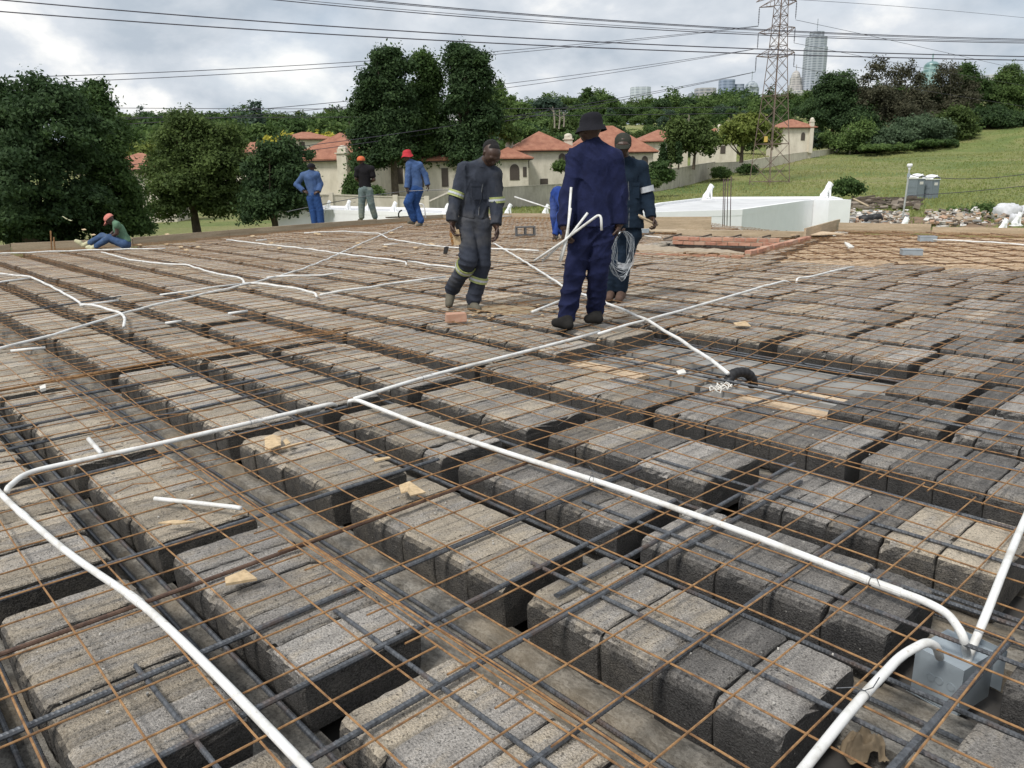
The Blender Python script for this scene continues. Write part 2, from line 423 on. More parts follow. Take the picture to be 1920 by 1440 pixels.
def make_terrain():
    ys = np.concatenate([np.arange(-60, 60, 12), np.arange(60, 260, 3.0), np.arange(260, 520, 13), np.geomspace(520, 5500, 18)])
    ts = np.linspace(-1.15, 1.25, 150)
    P = []
    for Y in ys:
        for t_ in ts:
            X = t_ * (abs(Y) + 60); P.append(cf(X, Y, gz(X, Y)))
    n, m = len(ys), len(ts)
    F = np.array([(i * m + j, i * m + j + 1, (i + 1) * m + j + 1, (i + 1) * m + j) for i in range(n - 1) for j in range(m - 1)])
    o = quads_object('ground', np.array(P), F, None, GRASS, smooth=True)
    tag(o, kind='structure')
make_terrain()

# outline of the slab (image points of its edge, taken on the slab plane)
edge_px = [(-260, 500), (0, 474), (250, 461), (420, 445), (590, 431), (700, 422), (830, 411), (960, 408), (1080, 409), (1200, 418), (1340, 421), (1508, 440), (1572, 433), (1780, 438), (1920, 441), (2200, 449)]
EDGE = [at(u, v, -0.03) for u, v in edge_px]
SLAB = [(p[0], p[1]) for p in EDGE] + [(3.2, 9.0), (1.9, -3.4), (-9.0, -3.4), (-20.5, -3.0)]
def inside(poly, x, y):
    c = False; n = len(poly); j = n - 1
    for i in range(n):
        xi, yi = poly[i]; xj, yj = poly[j]
        if (yi > y) != (yj > y) and x < (xj - xi) * (y - yi) / (yj - yi) + xi: c = not c
        j = i
    return c
mb = MB(); mb.prism(SLAB[::-1], -0.42, -0.30); tag(mb.build('slab_formwork', SOFFIT), kind='structure')
def shrink(poly, k):
    c = np.mean(np.array(poly), 0); return [tuple(c + (np.array(p) - c) * k) for p in poly]
mb = MB(); mb.prism(shrink(SLAB, 0.97)[::-1], -2.9, -0.42)
tag(mb.build('building_under_slab', CREAM), 'unfinished building storey carrying the block and rib slab', 'building')

PIT = (-2.95, -0.62, 2.86, 4.28)
HOLE = [tuple(at(u, v, -0.03)[:2]) for u, v in [(1185, 472), (1405, 478), (1465, 460), (1255, 455)]]
PLANKS = [tuple(at(u, v, -0.03)[:2]) for u, v in [(1440, 487), (1535, 448), (1572, 434), (1960, 442), (2200, 460), (2200, 540), (1920, 512), (1790, 500), (1600, 494)]]

# ------------------------------------------------------------------ hollow blocks between the ribs
ROWY = [-2.22, -1.665, -1.11, -0.555, 0.2, 0.81, 1.43, 2.2, 2.92, 3.6, 4.33, 5.1]
ROWW = [0.41, 0.41, 0.40, 0.41, 0.42, 0.43, 0.50, 0.54, 0.53, 0.57, 0.60, 0.60]
while ROWY[-1] < 19.5: ROWY.append(ROWY[-1] + 0.745); ROWW.append(0.61)
XGAP = [0.73, -0.43, -1.58, -2.75, -4.55, -6.3, -8.2, -10.1, -12.3, -14.4, -16.6, -19.0, -21.5]
PROF = [(0.014, -0.215), (0.004, -0.15), (0.000, -0.080), (0.003, -0.060), (0.011, -0.042), (0.022, -0.033), (0.05, -0.0305), (0.5, -0.030)]
def hillo(x, y):      # slow unevenness of the block tops
    return 0.004 * math.sin(1.7 * x + 0.9 * y) + 0.003 * math.sin(0.8 * x - 2.3 * y + 1)
def wnoise(P, f, s):
    P = P * f
    return (np.sin(P[:, 0] * 1.0 + 2.1 * P[:, 1] + s) + np.sin(1.9 * P[:, 1] - 1.3 * P[:, 2] + s * 2.1) + np.sin(2.3 * P[:, 2] + 1.7 * P[:, 0] + s * 0.7)
            + 0.7 * np.sin(3.7 * P[:, 0] - 2.9 * P[:, 2] + s) + 0.7 * np.sin(4.3 * P[:, 1] + 3.1 * P[:, 0] + 2 * s)) / 4.4
def block_mesh(x0, x1, y0, w, dz, detail, seed, tilt=0.0):
    half = [(a if a < 0.4 else w / 2, z) for a, z in PROF]
    prof = half + [(w - a, z) for a, z in half[:-1][::-1]]
    if detail:
        tops = [(a, -0.030) for a in np.linspace(0.09, w - 0.09, 9)]
        prof = half[:-1] + tops + [(w - a, z) for a, z in half[:-1][::-1]]
        xs = [x0, x0 + 0.004, x0 + 0.012] + list(np.linspace(x0 + 0.03, x1 - 0.03, 6)) + [x1 - 0.012, x1 - 0.004, x1]
        ins = [0.007, 0.002, 0.0] + [0] * 6 + [0.0, 0.002, 0.007]
    else:
        prof = [prof[i] for i in (0, 2, 4, 6, 8, 10, 12, 14)]
        xs = [x0, x0 + 0.008, x1 - 0.008, x1]; ins = [0.010, 0, 0, 0.010]
    V = []
    for x, q in zip(xs, ins):
        for a, z in prof:
            k = 1 - 2 * q / w
            V.append((x, y0 + w / 2 + (a - w / 2) * k, z - (q if z > -0.1 else 0)))
    V = np.array(V); n = len(prof); m = len(xs)
    if detail:
        amp = 0.0026
        V[:, 1] += amp * wnoise(V, 85, seed) ; V[:, 0] += amp * 0.9 * wnoise(V, 95, seed + 3); V[:, 2] += amp * 0.4 * wnoise(V, 70, seed + 5)
        V += nr.randn(*V.shape) * 0.0008
    V[:, 2] += dz + tilt * (V[:, 0] - x0)
    F = [(k * n + i, (k + 1) * n + i, (k + 1) * n + i + 1, k * n + i + 1) for k in range(m - 1) for i in range(n - 1)]
    V = np.concatenate([V, [V[:n].mean(0), V[(m - 1) * n:m * n].mean(0)]])       # end faces fan out from their middle
    F += [(m * n, (i + 1) % n, i) for i in range(n)][::-1] + [(m * n + 1, (m - 1) * n + i, (m - 1) * n + (i + 1) % n) for i in range(n)]
    F += [(k * n + n - 1, (k + 1) * n + n - 1, (k + 1) * n, k * n) for k in range(m - 1)]
    return V, F
blocks = []
for k, (y0, w) in enumerate(zip(ROWY, ROWW)):
    gaps = [g + rng.uniform(-0.03, 0.03) + (0.0 if i < 4 and k < 7 else rng.uniform(-0.45, 0.45)) for i, g in enumerate(XGAP)]
    gi = 0; x = 2.2
    if k == 3: gaps[0] = 0.55
    hw = [0.055 if k < 7 else 0.035] * len(XGAP)
    if k in (4, 5): gaps[0] = 0.69; hw[0] = 0.155; gaps[1] = -0.44
    if k == 6: gaps[0] = 0.80; hw[0] = 0.14
    while x > -24:
        nxt = gaps[gi] if gi < len(gaps) else -99
        w_ = rng.uniform(0.192, 0.208) if (x > -1.6 or k >= 6) else rng.uniform(0.150, 0.172)
        h_ = hw[gi] if gi < len(gaps) else 0.055
        if x - w_ < nxt + h_:
            if x - nxt > 0.10 + h_: blocks.append((k, nxt + h_, x - 0.002, y0, w))
            x = nxt - h_; gi += 1; continue
        blocks.append((k, x - w_ + 0.002, x - 0.002, y0, w)); x -= w_
def keep(b):
    k, x0, x1, y0, w = b; xc, yc = (x0 + x1) / 2, y0 + w / 2
    for q in ((x0 - 0.1, y0), (x1 + 0.1, y0 + w), (x0 - 0.1, y0 + w)):
        if not inside(SLAB, *q): return False
    if PIT[0] < xc < PIT[1] and PIT[2] - 0.2 < yc < PIT[3]: return False
    if inside(HOLE, xc, yc) or inside(PLANKS, xc, yc): return False
    return True
blocks = [b for b in blocks if keep(b)]
def project(p):
    q = CAMR @ (np.asarray(p) - CAMC); return (FPX * q[0] / q[2] + CX, FPX * q[1] / q[2] + CY, q[2]) if q[2] > 0.05 else (9e9, 9e9, q[2])
def vis(b):
    best = 1e9
    for x in (b[1], b[2]):
        for y in (b[3], b[3] + b[4]):
            u, v, d = project((x, y, -0.05))
            if -20 < u < 1940 and -20 < v < 1460: best = min(best, d)
    return best
blocks = sorted([(vis(b), b) for b in blocks], key=lambda q: q[0])
nearb = [b for d, b in blocks if d < 1e8][:298]; farb = [b for d, b in blocks if d < 1e8][298:]
hidden = [b for d, b in blocks if d > 1e8]
nvis_tan = 0
for i, b in enumerate(nearb):
    k, x0, x1, y0, w = b; xc, yc = (x0 + x1) / 2, y0 + w / 2
    jy = rng.uniform(-0.008, 0.008); dz = hillo(xc, yc) + rng.uniform(-0.006, 0.006)
    V, F = block_mesh(x0, x1, y0 + jy, w, dz, True, rng.uniform(0, 50), rng.uniform(-0.02, 0.02))
    for q in range(rng.randrange(0, 3)):        # knocked corners and edges
        cpt = np.array([rng.choice((x0, x1)), y0 + jy + (rng.choice((0, w)) if rng.random() < .7 else rng.uniform(0, w)), -0.03]); rad_ = rng.uniform(.022, .045)
        dd_ = V - cpt; ds_ = np.linalg.norm(dd_, axis=1); mk_ = ds_ < rad_
        V[mk_] += (np.array([xc, yc, -0.12]) - V[mk_]) * (0.16 * (1 - ds_[mk_] / rad_))[:, None]
    leftness = min(1, max(0, (-0.2 - xc) / 2.2)) * 0.8 + min(1, max(0, (0.9 - yc))) * 0.25
    if k <= 3: leftness = max(leftness, 0.65)
    if k == 4 and -1.6 < xc < -.35: leftness = .95
    if k == 4 and -.35 < xc < .1: leftness = .75
    col = [rng.uniform(0.22, 0.70), min(1, max(0, 0.08 + 0.66 * leftness + rng.uniform(-0.25, 0.42))), min(1, max(0, leftness * 0.72 + rng.uniform(-0.25, 0.25)))]
    lab = 'dark grey porous concrete block laid in the rows between the ribs'; grp = 'hollow concrete blocks laid in rows'
    cx_, cy_, _ = project((xc, yc, -0.03))
    mat = BLOCK
    if abs(cx_ - 1440) < 60 and abs(cy_ - 1120) < 45 and k == 5:
        mat = 'PALE'; lab = 'smooth pale cement block lying under the long white conduit'
    if k == 6 and 0.24 < xc < 0.72:
        col = [0.75, 1.0, 1.25] if xc > .45 else [0.6, .8, .7]; lab = 'sandy yellow topped block at the row end near the right edge' if xc > 0.45 else 'block half covered in yellow sand beside the sandiest one'; grp = None
        if nvis_tan > 1: lab = 'dark grey porous concrete block laid in the rows between the ribs'; grp = 'hollow concrete blocks laid in rows'; col = [0.5, 0.5, 0.3]
        nvis_tan += 1
    if mat == 'PALE':
        if 'pale_cement_block' not in MATS:
            t = NT('pale_cement_block'); f = t.noise(t.pos(), 12, 5, 0.6); g2 = t.noise(t.pos(), 70, 2, 0.5)
            cc = t.mix(t.ramp(g2, [(0.28, 0.9), (0.36, 0.0)]), t.ramp(f, [(0.3, (0.22, 0.215, 0.20)), (0.7, (0.34, 0.335, 0.32))]), (0.07, 0.07, 0.07))
            t.set(cc, 0.9); t.bump(g2, 0.5, 0.004)
            mat = t.m
            grp = None
        else: mat = BLOCK; lab = 'dark grey porous concrete block laid in the rows between the ribs'
    mb = MB(); mb.add(V, F, col)
    o = mb.build('concrete_block', mat, origin=(xc, yc, -0.2))
    tag(o, lab, 'concrete block', grp)
mb = MB()
for b in farb + hidden:
    k, x0, x1, y0, w = b; xc, yc = (x0 + x1) / 2, y0 + w / 2
    V, F = block_mesh(x0, x1, y0 + rng.uniform(-0.01, 0.01), w, hillo(xc, yc) + rng.uniform(-0.006, 0.006), False, 0, rng.uniform(-0.02, 0.02))
    L = min(1, max(0, (-xc - 1) / 4))
    mb.add(V, F, [rng.uniform(0.30, 0.80), min(1, 0.24 + 0.5 * L + rng.uniform(-0.25, 0.25)), max(0, 0.15 + 0.5 * L + rng.uniform(-0.3, 0.3))])
tag(mb.build('concrete_blocks', BLOCK), 'distant rows of grey concrete blocks laid across the slab', 'concrete blocks', kind='stuff')

mb = MB()
for i in range(900):
    k, x0, x1, y0, w = nearb[rng.randrange(len(nearb))]
    p = (rng.uniform(x0, x1), y0 + rng.uniform(.02, w - .02), -0.027 + hillo((x0 + x1) / 2, y0 + w / 2)); q = rng.uniform(.0018, .0055) * (1.6 if rng.random() < .06 else 1)
    V = nr.randn(8, 3) * .25 + np.array([(a, b_, c_) for a in (-1, 1) for b_ in (-1, 1) for c_ in (-1, 1)]); g = rng.uniform(.25, .6)
    mb.add(V * q * .6 + np.array(p), [(0, 1, 3, 2), (4, 6, 7, 5), (0, 4, 5, 1), (2, 3, 7, 6), (0, 2, 6, 4), (1, 5, 7, 3)], (g, g * .96, g * .88))
t_ = NT('crumbs'); t_.set(t_.tint(), .95)
tag(mb.build('mortar_crumbs', t_.m), 'pale mortar crumbs and chips strewn over the near blocks', 'crumbs', kind='stuff')

# ------------------------------------------------------------------ precast ribs
def clip_x(y, lo=-26, hi=3.0):
    xs = [x for x in np.arange(lo, hi, 0.1) if inside(SLAB, x, y)]
    return (min(xs), max(xs)) if xs else None
def rib(ya, yb, steel=True):
    c = clip_x((ya + yb) / 2)
    if c is None or c[1] - c[0] < 1.0: return
    x0, x1 = c
    mb = MB(); n = int((x1 - x0) / 0.06); xs = np.linspace(x0, x1, n)
    wdt = yb - ya
    prof = [(ya - 0.045, -0.30), (ya - 0.045, -0.218), (ya + 0.01, -0.214), (ya + wdt * 0.3, -0.200), (ya + wdt * 0.53, -0.206), (ya + wdt * 0.56, -0.245), (ya + wdt * 0.76, -0.247), (ya + wdt * 0.79, -0.205), (yb - 0.02, -0.202), (yb + 0.045, -0.218), (yb + 0.045, -0.30)]
    if wdt < 0.3: prof = [(ya - 0.045, -0.30), (ya - 0.045, -0.218), (ya + 0.01, -0.222), (ya + wdt * .5, -0.226), (yb - 0.01, -0.222), (yb + 0.045, -0.218), (yb + 0.045, -0.30)]
    V = np.array([(x, a, z) for x in xs for a, z in prof])
    V[:, 2] += (0.005 * wnoise(V, 22, ya * 3) + 0.003 * wnoise(V, 61, ya)) * (V[:, 2] > -0.28); V[:, 1] += 0.004 * wnoise(V, 17, ya) + .002 * wnoise(V, 75, ya)
    m = len(prof)
    mb.add(V, [(k * m + i, (k + 1) * m + i, (k + 1) * m + i + 1, k * m + i + 1) for k in range(n - 1) for i in range(m - 1)] + [tuple(range(m)), tuple((n - 1) * m + i for i in range(m))[::-1]])
    o = mb.build('concrete_rib', RIB, origin=((x0 + x1) / 2, (ya + yb) / 2, -0.3))
    lab = 'precast concrete rib lying in the gap between two block rows'
    if abs(ya + 0.145) < 0.03: tag(o, 'widest pale concrete rib running bare across the lower left foreground', 'concrete rib')
    else: tag(o, lab, 'concrete rib', 'ribs between the block rows')
RIBS = []
for k in range(len(ROWY) - 1):
    RIBS.append((ROWY[k] + ROWW[k], ROWY[k + 1]))
RIBS.append((3.08, 3.5)) if False else None
for a, b in RIBS: rib(a, b)

PALEC = plaster_material('bare_concrete', (0.17, 0.165, 0.15), (0.36, 0.35, 0.33))
# bare planks and beams seen at the bottom of the block-free bay
for y0, y1, m_, z in ((2.78, 2.88, PLY, -0.165), (2.90, 3.04, PALEC, -0.175), (3.07, 3.25, PLY, -0.15), (3.28, 3.40, PALEC, -0.185), (3.43, 3.56, PALEC, -0.17), (3.62, 3.74, PLY, -0.19), (3.78, 3.98, PALEC, -0.17), (4.02, 4.24, PALEC, -0.18)):
    n = 3 if m_ is PLY else 2
    for i in range(n):
        if m_ is PLY and (i + int(y0 * 10)) % 3 == 1: continue
        xa = PIT[0] + (PIT[1] - PIT[0]) * i / n + 0.02; xb = PIT[0] + (PIT[1] - PIT[0]) * (i + 1) / n - 0.03
        mb = MB(); mb.box(((xa + xb) / 2, (y0 + y1) / 2, z - 0.02), (xb - xa, y1 - y0, 0.03 if m_ is PLY else 0.06))
        if m_ is PLY: tag(mb.build('formwork_plank', PLY), 'orange brown plank showing at the bottom of the open bay', 'plank', 'planks in the open bay')
        else: tag(mb.build('bare_rib_beam', m_), 'grey concrete strip lying bare in the open bay', 'concrete strip', 'bare strips in the open bay')

# bare plank deck at the far right
pc = np.array(PLANKS); y_lo, y_hi = pc[:, 1].min(), pc[:, 1].max(); yy = y_lo
ang = math.atan2(PLANKS[3][1] - PLANKS[1][1], PLANKS[3][0] - PLANKS[1][0])
dk = 0
u_ = np.array([math.cos(ang), math.sin(ang)]); w_ = np.array([-u_[1], u_[0]])
pr_u = pc @ u_; pr_w = pc @ w_
s0 = pr_w.min()
while s0 < pr_w.max():
    wd = rng.uniform(0.20, 0.30)
    run = [q for q in np.arange(pr_u.min(), pr_u.max(), 0.1) if inside(PLANKS, *(u_ * q + w_ * (s0 + wd / 2)))]
    if run:
        a, b = min(run), max(run); q = a
        while q < b - 0.3:
            L_ = min(rng.uniform(1.6, 3.2), b - q)
            c_ = u_ * (q + L_ / 2) + w_ * (s0 + wd / 2)
            mb = MB(); mb.box((c_[0], c_[1], -0.10 + rng.uniform(-.008, .008)), (L_ - 0.03, wd - 0.05, 0.03), ang)
            tag(mb.build('deck_plank', PLY, origin=(c_[0], c_[1], -0.12)), 'bare timber deck plank under rusty mesh at the far right', 'plank', 'deck planks at the far right')
            q += L_; dk += 1
    s0 += wd

# ------------------------------------------------------------------ steel bars
def bar_mesh(a, b, r, detail=True, sag=0.0):
    a, b = np.array(a, float), np.array(b, float); L = np.linalg.norm(b - a); t = (b - a) / L
    mb = MB()
    if not detail:
        n = max(2, int(L / 0.5)); pts = [a + (b - a) * i / (n - 1) for i in range(n)]
        pts = [p + np.array([0, 0, 0.003 * math.sin(7 * i + a[1])]) for i, p in enumerate(pts)]
        mb.tube(pts, r, 5); return mb
    n = int(L / 0.0042); s = np.linspace(0, L, n)
    side_ = unit(np.cross(t, [0, 0, 1.0])); up = np.cross(side_, t); K = 8
    ph = np.arange(K) * 2 * math.pi / K
    off = np.abs(((ph / math.pi) % 2) - 1) * 0.011          # ribs run diagonally round the bar
    S = s[:, None] + off[None, :]
    rr = r * (1 + 0.13 * (np.mod(np.arange(n), 3) == 0)[:, None])
    bend = 0.0025 * np.sin(s * 1.7 + a[0] * 9)
    V = a + t * S[..., None] + side_ * (rr * np.cos(ph))[..., None] + up * (rr * np.sin(ph) + bend[:, None])[..., None]
    F = [(k * K + i, k * K + (i + 1) % K, (k + 1) * K + (i + 1) % K, (k + 1) * K + i) for k in range(n - 1) for i in range(K)]
    F += [tuple(range(K))[::-1], tuple((n - 1) * K + i for i in range(K))]
    mb.add(V.reshape(-1, 3), F); return mb
def steel_bar(a, b, r=0.008, lab='', grp=None, detail=True, mat=None):
    mb = bar_mesh(a, b, r, detail)
    o = mb.build('steel_bar', mat or BAR, origin=((np.array(a) + np.array(b)) / 2), smooth=False)
    return tag(o, lab, 'steel bar', grp)
XL = 'thick dark ribbed steel bar lying across the block rows under the mesh'; XG = 'thick bars across the block rows'
for x, ya, yb, r in ((0.205, -2.1, 1.66, 0.0085), (-0.165, -2.1, 1.72, 0.0085), (-0.43, -2.1, 1.15, 0.0085), (-0.77, -2.1, 1.35, 0.009), (-1.54, -2.1, 0.75, 0.0085), (-0.29, 0.25, 1.9, 0.008),
                    (-3.25, -2.2, 1.6, 0.008), (-3.62, -2.2, 1.2, 0.008), (-4.14, -2.2, 1.75, 0.009), (-2.55, -2.0, 0.9, 0.008)):
    dx_ = -0.04 if x > -1.6 else -0.14
    steel_bar((x, ya, -0.012), (x + dx_, yb, -0.012), r, XL, XG)
steel_bar((-1.18, -2.1, -0.010), (-1.23, 1.45, -0.010), 0.0075, 'rust brown thinner bar lying across the blocks in the lower left', None, True, rust_material('rusty_bar', (0.06, 0.035, 0.028), (0.11, 0.065, 0.045), (0.16, 0.10, 0.07)))
steel_bar((-4.6, -2.2, -0.008), (-4.92, 2.3, -0.008), 0.009, 'rusty orange bar crossing the left side beside a darker one', None, True, WIRE)
steel_bar((-7.8, -2.0, -0.005), (-8.65, 1.4, 0.02), 0.009, 'lone dark bar with a white end near the left frame edge', None, False)
steel_bar((0.74, -0.6, -0.014), (0.80, 1.02, -0.014), 0.010, 'thick ribbed bar ending beside the grey steel box', None)
BL = 'ribbed steel bar resting lengthwise on the block tops'; BG = 'lengthwise bars on the block tops'
for y, xa, xb in ((-0.30, -0.74, 1.2), (-0.86, -0.88, 0.9), (0.365, -0.52, 1.6), (0.90, -0.76, 1.7), (1.53, -0.88, 1.8), (1.86, -0.50, 1.8), (1.12, 0.2, 1.8), (2.55, -2.0, 1.9), (3.05, -1.6, 1.9)):
    steel_bar((xa, y - 0.01, -0.018), (xb, y + 0.02, -0.018), 0.0068, BL, BG)
RL = 'steel bar lying down in the gap along a concrete rib'; RG = 'bars lying in the ribs'
for i, (a, b) in enumerate(RIBS):
    c = clip_x((a + b) / 2)
    if not c or a > 9: continue
    near = a < 2.0
    for dy, z in (((0.61, -0.226), (0.71, -0.222)) if b - a > 0.3 else ((0.55, -0.195), (0.82, -0.14))):
        y = a + (b - a) * dy
        xa = max(c[0], -6.5 if near else -22)
        steel_bar((max(xa, c[0]) + 0.1, y, z), (c[1] - 0.1, y, z), 0.008, RL, RG, detail=near)
# pairs of bars crossing the open bay
for x in (-2.75, -2.35, -1.95, -1.5, -1.1):
    steel_bar((x - 0.1, 2.8, -0.13), (x, 4.3, -0.13), 0.009, 'bar crossing the open bay above the bare planks', 'bars crossing the open bay', detail=False)
for y in (3.35, 4.15):
    steel_bar((-3.0, y, -0.115), (-0.5, y, -0.115), 0.008, 'bar running lengthwise over the open bay', 'lengthwise bars over the open bay', detail=False)

# ------------------------------------------------------------------ welded mesh sheets
def in_bay(x, y):
    fx = sst(PIT[0] - 0.7, PIT[0] + 0.5, x) * (1 - sst(PIT[1] - 0.5, PIT[1] + 0.4, x))
    fy = sst(PIT[2] - 0.8, PIT[2] + 0.5, y) * (1 - sst(PIT[3] - 0.6, PIT[3] + 0.1, y))
    return fx * fy
def zmesh(x, y, s):
    return 0.002 + 0.007 * math.sin(2.1 * x + s) * math.sin(1.9 * y + s * 1.3) + 0.004 * math.sin(5.1 * x + 2 * s + y) - 0.075 * in_bay(x, y)
def sheet(x0, x1, y0, y1, s, px=0.0, py=0.1, n_side=4, seg=0.1, dense=False):
    mb = MB(); r = 0.0031
    lift = 0.007 * (s % 2)
    def ok(x, y): return inside(SLAB, x, y) and not inside(HOLE, x, y)
    def run(pts, rad):
        cur = []
        for p in pts:
            if ok(p[0], p[1]): cur.append(p)
            else:
                if len(cur) > 1: mb.tube(cur, rad, n_side, False)
                cur = []
        if len(cur) > 1: mb.tube(cur, rad, n_side, False)
    y = y0 + py
    while y < y1 - 0.02:
        ph = rng.uniform(0, 6); a = rng.uniform(0.001, 0.004)
        xs = np.arange(x0, x1 + 0.001, seg)
        run([(x, y + a * math.sin(2.5 * x + ph), zmesh(x, y, s) + lift) for x in xs], r); y += 0.2
    x = x0 + 0.1 + px
    while x < x1:
        ph = rng.uniform(0, 6); a = rng.uniform(0.001, 0.004)
        ys = np.arange(y0, y1 + 0.001, seg)
        run([(x + a * math.sin(3 * q + ph), q, zmesh(x, q, s) + lift + 0.005) for q in ys], r); x += 0.2
    if abs(y0 + 0.27) < .01 and x0 < 0 < x1:        # lapped edge wires bunched along the sheet's near side
        for q in (-0.176, -0.150):
            run([(x, q + 0.004 * math.sin(1.3 * x + q * 90), zmesh(x, q, s) + lift + .004) for x in np.arange(-2.4 if q > -.16 else -1.2, x1, seg)], r * .85)
    if mb.n == 0: return None
    return mb.build('reinforcing_mesh', WIRE, origin=((x0 + x1) / 2, (y0 + y1) / 2, 0))
ybands = [(-2.62, -0.13), (-0.27, 2.12), (1.92, 4.42), (4.22, 6.7), (6.5, 9.0), (8.8, 11.3), (11.1, 13.6), (13.4, 15.9), (15.7, 18.2), (18.0, 20.5)]
xb = [(-4.85, 1.75), (-10.6, -4.65), (-16.4, -10.4), (-22.2, -16.2), (-26, -22.0)]
si = 0
for j, (ya, yb) in enumerate(ybands):
    for i, (xa, xb_) in enumerate(xb):
        si += 1
        xa2, xb2 = (xa, xb_)
        px = {(0, 0): 0.05, (1, 0): -0.05}.get((j, i), 0)
        near = i == 0 and j < 3
        if j == 1 and i == 0: xa2, xb2, px = -5.1, 1.85, 0.0       # wires at whole multiples of 0.2
        py = 0.07 if j == 1 else 0.06 if j == 0 else 0.09 + (0.02 * (si % 3))
        o = sheet(xa2, xb2, ya, yb, si, px=px, py=py, n_side=6 if near else 3, seg=0.1 if near else 0.25)
        if o is None: continue
        if near: lab = ['rusty welded mesh sheet over the lower left blocks', 'rusty welded mesh sheet over the middle foreground under the long conduit', 'rusty welded mesh sheet sagging over the open bay on the right'][j]; g = None
        else: lab = 'rusty welded mesh sheet spread over the distant block rows'; g = 'mesh sheets over the distant rows'
        tag(o, lab, 'mesh sheet', g)
DKBAR = rust_material('dark_rusty_bar', (0.05, 0.032, 0.025), (0.10, 0.058, 0.038), (0.17, 0.095, 0.055))
for i, s_ in enumerate(np.arange(pr_w.min(), pr_w.max(), 0.9)):
    run = [q for q in np.arange(pr_u.min(), pr_u.max(), 0.1) if inside(PLANKS, *(u_ * q + w_ * s_)) and inside(SLAB, *(u_ * q + w_ * s_))]
    if len(run) > 6:
        a, b = u_ * min(run) + w_ * s_, u_ * max(run) + w_ * (s_ + rng.uniform(-.04, .04))
        steel_bar((a[0], a[1], -0.02), (b[0], b[1], -0.02), 0.009, 'dark rusty bar lying along the bare plank deck', 'bars along the plank deck', False, DKBAR)
for i, s_ in enumerate(np.arange(pr_u.min(), pr_u.max(), 0.55)):
    run = [q for q in np.arange(pr_w.min(), pr_w.max(), 0.1) if inside(PLANKS, *(u_ * s_ + w_ * q)) and inside(SLAB, *(u_ * s_ + w_ * q))]
    if len(run) > 6:
        a, b = u_ * s_ + w_ * min(run), u_ * (s_ + rng.uniform(-.1, .1)) + w_ * max(run)
        steel_bar((a[0], a[1], -0.002), (b[0], b[1], -0.002), 0.009, 'dark rusty bar crossing the bare plank deck', 'bars across the plank deck', False, DKBAR)
# loose lengths of rusty wire on the left blocks
for pts, lab in (([(237, 795, .03), (270, 815, .035), (310, 845, .03), (345, 853, .02), (330, 868, .0)], None),):
    pass
for i, q in enumerate([[(178, 752), (200, 776), (216, 795), (205, 805), (150, 812)], [(230, 735), (262, 762), (290, 778), (345, 776), (400, 768)], [(330, 880), (380, 866), (420, 858)], [(290, 905), (250, 908), (215, 925)], [(905, 620), (1010, 650), (1090, 668)], [(560, 650), (600, 640), (690, 628), (720, 620)]]):
    mb = MB(); P = [at(u, v, 0.012) for u, v in q]; P = smooth_path(P, 0.04) if 'smooth_path' in globals() else P
    mb.tube(P, 0.0028, 5); tag(mb.build('loose_wire', WIRE), 'bent loose rusty wire end lying on the mesh', 'wire', 'loose bent wire ends')

